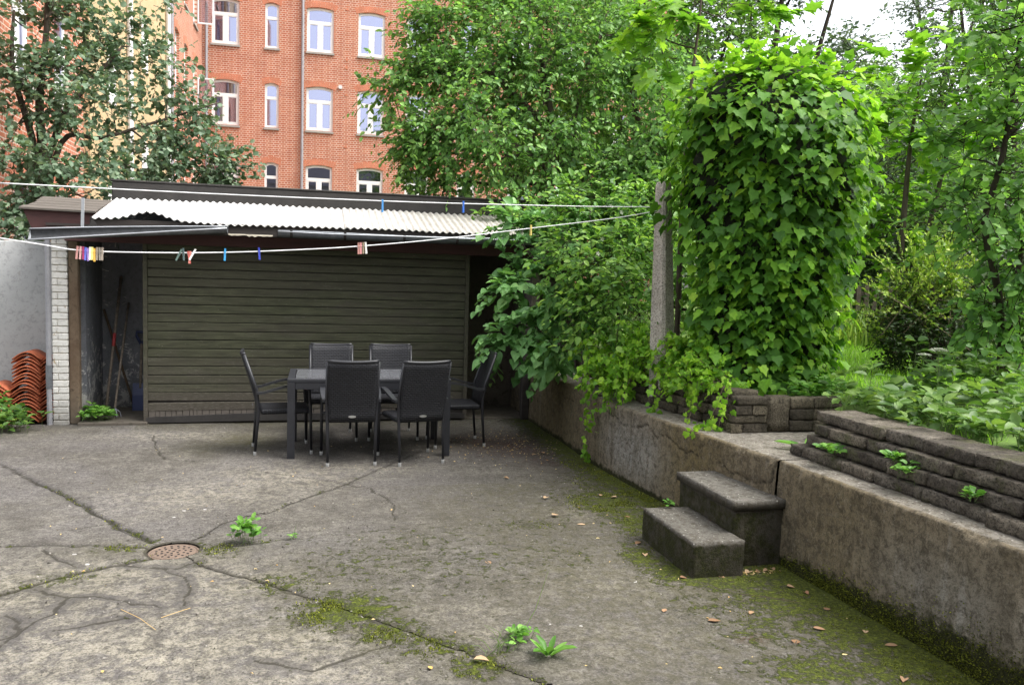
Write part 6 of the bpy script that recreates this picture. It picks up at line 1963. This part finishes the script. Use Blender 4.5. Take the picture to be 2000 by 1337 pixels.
# --- ground elder on top of the terrace
def herb(name, label, pts, n_plants, h, k, size, mat, kind='ovate', single=0, seed=1, spread=0.16, cat='plant', stem=0.0028, ground_z=None, group=None):
    r = np.random.default_rng(seed)
    c = np.asarray(pts, float)
    t = thing(name, label, cat, tuple(c.mean(0) - np.array([0, 0, h * 0.6])), 0, group)
    base = c[r.integers(0, len(c), n_plants)] + r.normal(size=(n_plants, 3)) * np.array([spread, spread, 0.3 * h])
    root = base.copy(); root[:, 2] -= h * (0.7 + 0.5 * r.random(n_plants))
    if ground_z is not None: root[:, 2] = ground_z
    mid_ = (root + base) / 2 + r.normal(size=base.shape) * 0.03
    P, Y, N, S = [], [], [], []
    for j in range(k):                                        # leaflets spread like a hand at the top of each stem
        an = 2 * np.pi * (j / k + r.random(n_plants) * 0.12) + 1.3 * np.arange(n_plants)
        dd = np.stack([np.cos(an), np.sin(an), 0.10 + 0.35 * r.random(n_plants)], 1)
        P.append(base + dd * 0.012 + np.array([0, 0, 1.0]) * (r.random((n_plants, 1)) * -0.4 * h * (j % 2)))
        Y.append(dd + r.normal(size=dd.shape) * 0.15); N.append(np.array([0, 0, 1.0]) + r.normal(size=dd.shape) * 0.40 - 0.2 * np.array(fwd))
        S.append(size * (0.6 + 0.7 * r.random(n_plants)))
    leaves(t, mat, kind, np.concatenate(P), np.concatenate(Y), np.concatenate(N), np.concatenate(S), single)
    twigs(t, root, mid_, base, np.full(n_plants, stem), G['greenstem'], 'stems')
    return t


E = np.array(ELDER)
E[:, 2] += 0.04
back = [(3.80, 5.0, 0.93), (3.9, 4.95, 0.95), (4.05, 4.85, 0.98), (4.2, 4.85, 1.02), (4.3, 4.9, 1.08), (4.45, 4.9, 1.15), (4.6, 4.8, 1.12), (4.7, 4.7, 1.12)]
mid_row = [(3.6, 4.85, 0.98), (3.65, 4.6, 1.0), (3.7, 4.35, 1.0), (3.8, 4.2, 1.02), (3.9, 4.1, 1.0), (4.1, 4.3, 1.05), (4.3, 4.3, 1.05)]
front = [(3.48, 4.1, 0.98), (3.50, 3.85, 0.99), (3.55, 3.6, 0.98), (3.58, 3.35, 1.0), (3.62, 3.1, 1.0), (3.75, 3.4, 1.03), (3.85, 3.7, 1.03), (3.6, 2.8, 1.0), (3.9, 3.0, 1.05), (3.6, 2.4, 1.0), (3.9, 2.2, 1.02), (3.65, 1.9, 1.0)]
herb('ground_elder', 'dark green ground elder clump at the back of the terrace under the slender tree', back, 70, 0.26, 6, 0.085, G['elder'], single=90, seed=31, spread=0.13)
herb('ground_elder', 'ground elder clump with broad leaflets growing behind the end of the stone courses', mid_row, 75, 0.20, 6, 0.085, G['elder'], single=90, seed=32, spread=0.12)
herb('ground_elder', 'bright green ground elder clump spilling over the top stones at the picture edge', front, 125, 0.17, 6, 0.082, G['elder'], single=110, seed=33, spread=0.10)
herb('lemon_balm_patch', 'patch of low leafy plants at the foot of the ivy by the lawn', [(3.75, 5.65, 0.95), (3.88, 5.75, 0.95), (4.0, 5.85, 0.98), (4.05, 6.05, 1.1), (4.05, 6.2, 1.25), (3.85, 5.55, 0.93)], 70, 0.15, 6, 0.065, G['weed'], single=40, seed=34, spread=0.10)
um = thing('white_umbel_flower', 'tall white umbel flower standing above the ground elder', 'flower', (4.25, 4.88, 0.92))
sm = MB()
for (x, y, z), nb in zip(UMBEL, (26, 14, 12)):
    root = Vector((4.26, 4.88, 0.95)) if nb == 26 else Vector((4.27, 4.89, 1.12))
    sm.tube([root, root.lerp(Vector((x, y, z - 0.05)), 0.6) + Vector((0.01, 0, 0.01)), (x, y, z - 0.045)], [0.004, 0.0035, 0.003], 5)
    fl = MB()
    for i in range(nb):
        a, r = i * 2.4, 0.062 * math.sqrt((i + 0.5) / nb) * (1 if nb == 26 else 0.72)
        c = Vector((x + r * math.cos(a), y + r * math.sin(a), z - r * r * 5 + random.uniform(-.003, .003)))
        sm.tube([(x, y, z - 0.045), c], 0.0011, 3)
        for b_ in range(4):
            a2 = b_ * 1.57 + i
            fl.raw([c, c + Vector((0.010 * math.cos(a2 - .5), 0.010 * math.sin(a2 - .5), .003)), c + Vector((0.016 * math.cos(a2), 0.016 * math.sin(a2), .001)), c + Vector((0.010 * math.cos(a2 + .5), 0.010 * math.sin(a2 + .5), .003))], [(0, 1, 2, 3)])
    fl.build('flower_head', G['flower'], um)
sm.build('stem', G['greenstem'], um)

# --- lawn grass in the gap beside the ivy
n = 16000
gxy = np.stack([4.0 + 4.2 * rng.random(n), 5.4 + 5.0 * rng.random(n)], 1)
gxy = np.concatenate([gxy, np.stack([3.45 + 5.0 * rng.random(9000), -0.5 + 6.0 * rng.random(9000)], 1)])
gxy = gxy[~((gxy[:, 0] < 4.0) & (gxy[:, 1] > 4.45) & (gxy[:, 1] < 5.5))]
n = len(gxy)
gz_ = 0.78 + 0.16 * np.clip((gxy[:, 0] - 3.2) / 1.6, 0, 1) + 0.06 * (fbm(gxy[:, 0], gxy[:, 1], 0.8, 5) - 0.5) + 0.10 * np.clip((gxy[:, 0] - 6) / 6, 0, 1)
P = np.column_stack([gxy, gz_ - 0.005])
g_o = leaf_mesh('lawn_grass', None, G['grass'], 'blade', P, np.array([0, 0, 1.0]) + rng.normal(size=P.shape) * 0.35, rng.normal(size=P.shape), 0.05 + 0.07 * rng.random(n), True)
tag(g_o, 'bright green lawn grass behind the ivy column', 'grass', kind='stuff')
n = 900
P = np.column_stack([6.6 + 2.2 * rng.random(n), 9.2 + 1.5 * rng.random(n), np.full(n, 0.98)])
tg = leaf_mesh('tall_grass', None, G['shoot'], 'blade', P, np.array([0, 0, 1.0]) + rng.normal(size=P.shape) * 0.22, rng.normal(size=P.shape), 0.25 + 0.3 * rng.random(n), True)
tag(tg, 'tall seeding grass in front of the picket fence', 'grass', kind='stuff')

# --- old picket fence at the end of the lawn
pf = thing('picket_fence', 'old brown picket fence at the end of the lawn', 'fence', (8.0, 11.0, 0.9))
for z in (1.18, 1.62):
    MB().box((6.2, 11.03, z), (10.6, 11.065, z + 0.07), bev=0.004).build('rail', G['pickets'], pf)
x = 6.2
while x < 10.6:
    h = 1.80 + random.uniform(-.03, .03)
    w = 0.075
    MB().raw([(x, 11.0, 0.9), (x + w, 11.0, 0.9), (x + w, 11.0, h - .05), (x + w / 2, 11.0, h), (x, 11.0, h - .05), (x, 11.025, 0.9), (x + w, 11.025, 0.9), (x + w, 11.025, h - .05), (x + w / 2, 11.025, h), (x, 11.025, h - .05)],
             [(0, 1, 2, 3, 4), (9, 8, 7, 6, 5), (1, 6, 7, 2), (2, 7, 8, 3), (3, 8, 9, 4), (4, 9, 5, 0)]).build('picket', G['pickets'], pf)
    x += 0.142

# --- trees and hedges beyond the garden
def far_tree(label, base, cz, rad, n_cl, seed, mat='bgleaf', size=0.125, per=30, name='garden_tree', hole=None, kind='small', bark='barkdark'):
    r = np.random.default_rng(seed)
    pts = []
    while len(pts) < n_cl:
        p = r.normal(size=3); p /= np.linalg.norm(p)
        p = p * (0.35 + 0.65 * r.random() ** 0.5)
        q = np.array([base[0], base[1], cz]) + p * np.array(rad)
        if q[2] > 1.0: pts.append(q)
    tr_r = 0.05 + 0.02 * rad[2]
    stems = [([(base[0], base[1], base[2]), (base[0] + r.normal() * .1, base[1], (base[2] + cz) / 2), (base[0] + r.normal() * .2, base[1], cz), (base[0] + r.normal() * .3, base[1], cz + rad[2] * 0.7)], [tr_r, tr_r * 0.85, tr_r * 0.6, tr_r * 0.2]),
             ([(base[0], base[1], (base[2] + cz) / 2), (base[0] + rad[0] * 0.35, base[1] - 0.2, cz), (base[0] + rad[0] * 0.6, base[1] - 0.3, cz + rad[2] * 0.5)], [tr_r * 0.6, tr_r * 0.45, tr_r * 0.15]),
             ([(base[0], base[1], (base[2] + cz) / 2), (base[0] - rad[0] * 0.35, base[1] - 0.2, cz), (base[0] - rad[0] * 0.55, base[1] - 0.3, cz + rad[2] * 0.55)], [tr_r * 0.6, tr_r * 0.45, tr_r * 0.15])]
    return tree(name, label, base, stems, np.array(pts), 0.62, per, 0.55, 9, size, kind, G[mat], G[bark], 0, 'trees beyond the garden', r0=0.03, twig_r=0.0065, flat=0.5, sag=0.2, jit=0.5)


far_tree('tall dark tree just behind the ivy column, left of the sky gap', (9.0, 15.2, 0.9), 6.0, (1.8, 1.6, 3.8), 60, 41, 'bgdark')
far_tree('round green tree filling the space under the sky gap', (12.6, 17.5, 0.9), 4.2, (3.0, 1.8, 2.7), 60, 42, 'bgleaf')
far_tree('tall tree with small leaves right of the sky gap', (17.2, 18.5, 0.9), 7.4, (2.7, 1.8, 4.0), 60, 43, 'bgdark', 0.11)
far_tree('green tree between the shed tree and the ivy column', (5.9, 13.6, 0.9), 4.6, (1.7, 1.3, 3.0), 48, 44, 'bgleaf')
far_tree('leafy tree behind the slender young tree at the picture edge', (10.4, 10.6, 0.9), 4.0, (1.7, 1.4, 2.7), 48, 45, 'bgleaf', 0.115)
far_tree('dark tree standing behind the maple tiers', (9.3, 13.2, 0.9), 3.2, (1.9, 1.2, 2.0), 42, 46, 'bgdark', 0.11)
far_tree('overhanging tree whose thin branches cross the sky gap', (19.0, 22.5, 0.9), 12.6, (5.0, 1.6, 1.5), 34, 47, 'bgdark', 0.12, per=16)
far_tree('far green tree above the picket fence', (8.0, 20.0, 0.9), 7.0, (2.6, 1.6, 4.5), 46, 48, 'bgleaf')
far_tree('tall green tree far behind the shed tree', (4.2, 17.5, 0.2), 6.5, (2.0, 1.5, 3.6), 44, 49, 'bgleaf')


def hedge(label, pts, n, size, mat, seed, rad):
    t = thing('hedge_shrub', label, 'shrub', tuple(np.array(pts[0]) * np.array([1, 1, 0]) + np.array([0, 0, 0.9])), 0, 'shrubs at the end of the garden')
    cl = jit(pts, n, rad, seed)
    cl[:, 2] = np.maximum(cl[:, 2], 1.1)
    limbs([([(pts[0][0], pts[0][1], 0.85), (pts[0][0], pts[0][1], 1.6), tuple(pts[0])], [0.05, 0.04, 0.02])], cl[::4], 0.018).build('stems', G['barkdark'], t, True)
    b, (P, Y, N, S, mid, tip) = cluster_sprays(cl, 0.4, 26, 0.42, 9, size * 0.8, flat=0.5, sag=0.2, jit=0.5)
    leaves(t, G[mat], 'small', P, Y, N, S)
    return t


hedge('dark shrub behind the picket fence below the maples', [(7.2, 11.9, 1.9), (8.0, 12.0, 2.1), (8.8, 12.0, 2.0), (9.6, 12.1, 2.1)], 6, 0.13, 'darkshrub', 51, 0.3)
hedge('shrub in deep shade behind the long-shooted shrub', [(7.6, 9.0, 1.5), (8.2, 8.8, 1.8), (8.8, 8.6, 1.9), (7.4, 8.4, 1.4), (8.6, 8.0, 1.6)], 6, 0.11, 'darkshrub', 52, 0.28)
hedge('leafy shrub at the picture edge behind the slender tree', [(7.0, 6.2, 1.6), (7.3, 6.0, 2.2), (7.6, 6.0, 2.9), (7.2, 5.8, 1.4), (7.8, 5.8, 2.2)], 6, 0.11, 'bgleaf', 53, 0.28)
hedge('green shrub between the concrete post and the far trees', [(4.6, 9.0, 1.6), (4.9, 9.2, 2.3), (4.4, 9.6, 2.8), (5.2, 9.4, 1.8), (5.0, 9.8, 3.2), (3.7, 10.0, 1.7), (3.9, 10.2, 2.4), (4.1, 10.5, 3.1), (3.5, 10.1, 2.2)], 6, 0.12, 'bgleaf', 54, 0.3)
# far wood closing the view, one mass
n_c = 420
an = RAD(-2) + RAD(80) * rng.random(n_c)
rr = 30 + 12 * rng.random(n_c)
cl = np.stack([np.sin(an) * rr, np.cos(an) * rr, 1.0 + 7.0 * rng.random(n_c) ** 1.2], 1)
cl = cl[~((cl[:, 0] < 16.5) & (cl[:, 1] < 45))]
b, (P, Y, N, S, mid, tip) = cluster_sprays(cl, 1.7, 12, 1.5, 9, 0.50, flat=0.4, sag=0.2, jit=0.5)
wd = leaf_mesh('far_wood', None, G['bgleaf'], 'ovate', P, Y, N, S, True)
tag(wd, 'far green wood closing the view behind the garden', 'wood', kind='stuff')

# ------------------------------------------------------------------ small weeds and litter in the yard
def weed(label, x, y, z, n, h, size, kind='ovate', mat='weed', seed=1, spread=0.03, single=None):
    return herb('weed', label, [(x, y, z + h)], n, h, 5, size, G[mat], kind, n * 5 if single is None else single, seed, spread, 'weed', 0.0018, z, 'weeds in the yard')


weed('leafy green weed growing from the joint beside the drain cover', -0.41, 5.30, 0.0, 18, 0.095, 0.048, seed=61, spread=0.032)
weed('tiny pale seedling in the joint right of the leafy weed', -0.125, 5.33, -0.005, 3, 0.03, 0.026, seed=62, spread=0.008)
weed('small bright weed in the mossy joint near the front of the yard', 0.93, 3.60, 0.0, 9, 0.035, 0.040, seed=63, spread=0.03)
weed('tuft of nettle-like weeds growing against the lowest tile stack', -3.12, 9.30, 0.0, 44, 0.14, 0.080, mat='elder', seed=64, spread=0.15, single=80)
weed('taller weed climbing beside the low tile stack', -3.25, 9.50, 0.0, 26, 0.22, 0.075, mat='weed', seed=65, spread=0.12, single=60)
weed('bright green weed sprouting on the threshold of the tool opening', -2.35, 9.78, 0.035, 46, 0.10, 0.060, seed=66, spread=0.085, single=100)
weed('small weed growing out of the lowest stone joint near the landing', 2.97, 4.22, 0.72, 6, 0.03, 0.055, seed=67, spread=0.02)
weed('weed sprouting from the stone joint in the middle of the courses', 3.00, 3.72, 0.78, 7, 0.03, 0.045, seed=68, spread=0.02)
weed('weed with two shoots in the lower stone joint', 2.985, 3.60, 0.72, 8, 0.045, 0.042, seed=69, spread=0.03)
weed('lone pale weed in the stone joint nearest the picture edge', 2.99, 3.15, 0.72, 4, 0.03, 0.045, seed=70, spread=0.015)
weed('seedling standing on the far end of the lower step', 2.30, 4.97, 0.21, 2, 0.035, 0.035, seed=71, spread=0.006)


def rosette(label, x, y, z, n, size, seed, up_=0.9):
    r = np.random.default_rng(seed)
    t = thing('weed', label, 'weed', (x, y, z), 0, 'weeds in the yard')
    an = np.linspace(0, 2 * np.pi, n, endpoint=False) + r.random(n) * 0.7
    d = np.stack([np.cos(an), np.sin(an), up_ * (0.5 + 0.8 * r.random(n))], 1)
    P = np.array([x, y, z + 0.004]) + 0.006 * d
    N = np.stack([-np.cos(an) * 0.6, -np.sin(an) * 0.6, np.full(n, 0.8)], 1)
    leaf_objects(t, G['weed'], 'long', P, d, N, size * (0.7 + 0.5 * r.random(n)))
    return t


rosette('dandelion-like rosette with upright leaves at the front of the yard', 1.035, 3.44, 0.0, 9, 0.115, 81)
rosette('dandelion with two long bright leaves on the landing', 3.13, 4.72, 0.63, 5, 0.17, 82, 0.5)
rosette('iris-like blade leaves at the foot of the concrete post', 2.98, 6.78, 0.98, 4, 0.30, 83, 2.5)
# wisps of dry grass at the front joint
gt = thing('grass_tuft', 'wispy tuft of thin grass stalks in the joint at the front of the yard', 'grass tuft', (0.83, 3.55, 0))
mbg = MB()
for i in range(22):
    a = random.uniform(0, 6.28); L = random.uniform(0.06, 0.20)
    p = Vector((0.83 + random.uniform(-.06, .06), 3.53 + random.uniform(-.03, .03), -0.005))
    q_ = p + Vector((math.cos(a) * L * 0.7, math.sin(a) * L * 0.7, L * random.uniform(0.2, 0.9)))
    mbg.tube([p, p.lerp(q_, 0.5) + Vector((0, 0, L * 0.15)), q_], [0.0012, 0.001, 0.0004], 3)
p = Vector((0.93, 3.62, 0)); mbg.tube([p, (1.03, 3.66, 0.13), (1.10, 3.70, 0.30)], [0.0016, 0.0013, 0.0005], 3)
mbg.build('blades', G['shoot'], gt, kind='stuff')

# fallen leaves
TPL_DRY = {}
for i, (u, v, kd) in enumerate(LEAVES):
    tv, tt = TPL['ovate' if kd != 1 else 'heart']
    vv = tv.copy()
    vv[:, 1] -= 0.5
    vv[:, 2] = 0.42 * np.abs(vv[:, 0]) * random.uniform(0.6, 1.8) + 0.30 * vv[:, 1] ** 2 * random.uniform(-.3, 1.2)
    s = (0.058, 0.042, 0.028)[kd] * random.uniform(0.8, 1.25)
    vv *= s
    a = random.uniform(0, 6.28)
    R = np.array([[math.cos(a), -math.sin(a), 0], [math.sin(a), math.cos(a), 0], [0, 0, 1]])
    vv = vv @ R.T
    vv[:, 2] -= vv[:, 2].min() - 0.005
    o = add('fallen_leaf', mesh_data('fallen_leaf', vv, tt, G['dryleaf'] if kd < 2 else G['yellowleaf']))
    o.location = (u, v, 0.0)
    tag(o, 'small curled dry leaf lying on the concrete yard' if kd < 2 else 'small yellowed leaf lying on the concrete yard', 'leaf', 'fallen leaves on the yard')
# petals and crumbs of litter too many to count
n = 520
c1 = np.array([[1.9, 8.1]]) + rng.normal(size=(300, 2)) * np.array([0.33, 0.45])
c2 = np.stack([-2.2 + 4.9 * rng.random(160), 2.9 + 5.5 * rng.random(160)], 1)
c3 = np.array([[2.5, 4.27]]) + rng.normal(size=(60, 2)) * np.array([0.12, 0.018])
xy = np.concatenate([c1, c2, c3])
xy = xy[(xy[:, 0] < wall_u(xy[:, 1]) - 0.05) & (np.hypot(xy[:, 0] - DRAIN[0], xy[:, 1] - DRAIN[1]) > 0.2)]
P = np.column_stack([xy, np.full(len(xy), 0.007)])
lt_ = leaf_mesh('leaf_litter', None, G['yellowleaf'], 'small', P, rng.normal(size=P.shape) * np.array([1, 1, 0.15]), np.array([0, 0, 1.0]) + rng.normal(size=P.shape) * 0.3, 0.010 + 0.014 * rng.random(len(P)))
tag(lt_, 'tiny yellow petals and crumbs of dry leaves strewn over the concrete', 'leaf litter', kind='stuff')
for i, (u, v) in enumerate(CHIPS):
    if u > 2.6: continue
    V, F = rock((u - 0.012, v - 0.009, -0.004), (u + 0.012, v + 0.009, 0.004), 0.006, 0.008, 300 + i)
    o = obj('pale_pebble', V, F, G['chip'], None, True)
    tag(o, 'pale stone chip lying on the concrete yard', 'pebble', 'pale stone chips on the yard')
# twigs lying about
for (a, b_, lab) in (((-0.93, 4.30), (-0.72, 4.02), 'thin dry twig lying across the pale concrete near the drain'), ((-0.72, 4.16), (-0.60, 4.26), 'short pale twig lying near the longer one'), ((2.28, 3.98), (2.55, 3.80), 'bent brown stalk lying on the moss below the wall')):
    tw = MB().tube([(a[0], a[1], 0.006), ((a[0] + b_[0]) / 2 + .01, (a[1] + b_[1]) / 2, 0.010), (b_[0], b_[1], 0.006)], 0.0013, 5).build('fallen_twig', G['yellowleaf'] if 'pale' in lab else G['twig'])
    tag(tw, lab, 'twig')

# loose grit: crumbs of stone and soil lying on the slabs
n = 5200
gx_, gy_ = -3.0 + 5.8 * rng.random(n), 2.7 + 6.8 * rng.random(n) ** 1.4
ok = (gx_ < wall_u(gy_) - 0.03) & (np.hypot(gx_ - DRAIN[0], gy_ - DRAIN[1]) > 0.19) & (fbm(gx_, gy_, 2.5, 95) > 0.40)
gx_, gy_ = gx_[ok], gy_[ok]
n = len(gx_)
sz = 0.0022 + 0.0060 * rng.random(n) ** 3
tet = np.array([(1, 0, -.3), (-.5, .87, -.3), (-.5, -.87, -.3), (0, 0, .9)])
V = np.stack([gx_, gy_, np.full(n, 0.003)], 1)[:, None, :] + sz[:, None, None] * (tet[None] + 0.5 * rng.normal(size=(n, 4, 3)) * np.array([1, 1, .3]))
F = (np.arange(n)[:, None, None] * 4 + np.array([(0, 1, 3), (1, 2, 3), (2, 0, 3)])[None]).reshape(-1, 3)
G['grit'] = m_drybrown('grit', [(0.025, 0.021, 0.017), (0.06, 0.05, 0.04), (0.30, 0.28, 0.25), (0.10, 0.085, 0.065), (0.03, 0.026, 0.02)])
gr = add('grit', mesh_data('grit', V.reshape(-1, 3), F, G['grit'], False, {'var': np.repeat(rng.random(n), 4)}), None, 'stuff')
tag(gr, 'loose grit and crumbs of soil scattered over the concrete yard', 'grit')

# moss cushions as real tufts along the wall foot, the steps and the joints
X, Y, mo = PAVE['X'].ravel(), PAVE['Y'].ravel(), PAVE['moss'].ravel()
dens = np.clip(mo - 0.35, 0, 1) * (fbm(X, Y, 11.0, 91) > 0.50) * (Y > 2.3) * (Y < 7.4) * (X < wall_u(Y) - 0.01)
pr = dens / dens.sum()
n = 34000
k = rng.choice(len(X), n, p=pr)
P = np.column_stack([X[k] + rng.normal(size=n) * 0.008, Y[k] + rng.normal(size=n) * 0.008, np.full(n, -0.004)])
P = P[P[:, 0] < wall_u(P[:, 1]) + 0.005]
v_ = 2.3 + 3.0 * rng.random(14000) ** 1.2
zf = np.abs(rng.normal(size=14000)) * (0.03 + 0.05 * np.clip(4.4 - v_, 0, 1.6))
Pw = np.column_stack([wall_u(v_) + 0.01 - 0.006 + 0.02 * zf, v_, zf])
Pw = Pw[~((Pw[:, 1] > 4.36) & (Pw[:, 1] < 5.16))]
P = np.concatenate([P, Pw])
Yd = np.array([0, 0, 1.0]) + rng.normal(size=P.shape) * 0.6
Yd[len(P) - len(Pw):] += np.array([-0.9, -0.2, -0.2])
mt = leaf_mesh('moss', None, G['mossblade'], 'small', P, Yd, rng.normal(size=P.shape) + np.array([0, -0.6, 0.8]), 0.006 + 0.009 * rng.random(len(P)))
tag(mt, 'cushions of green moss along the foot of the retaining wall', 'moss', kind='stuff')
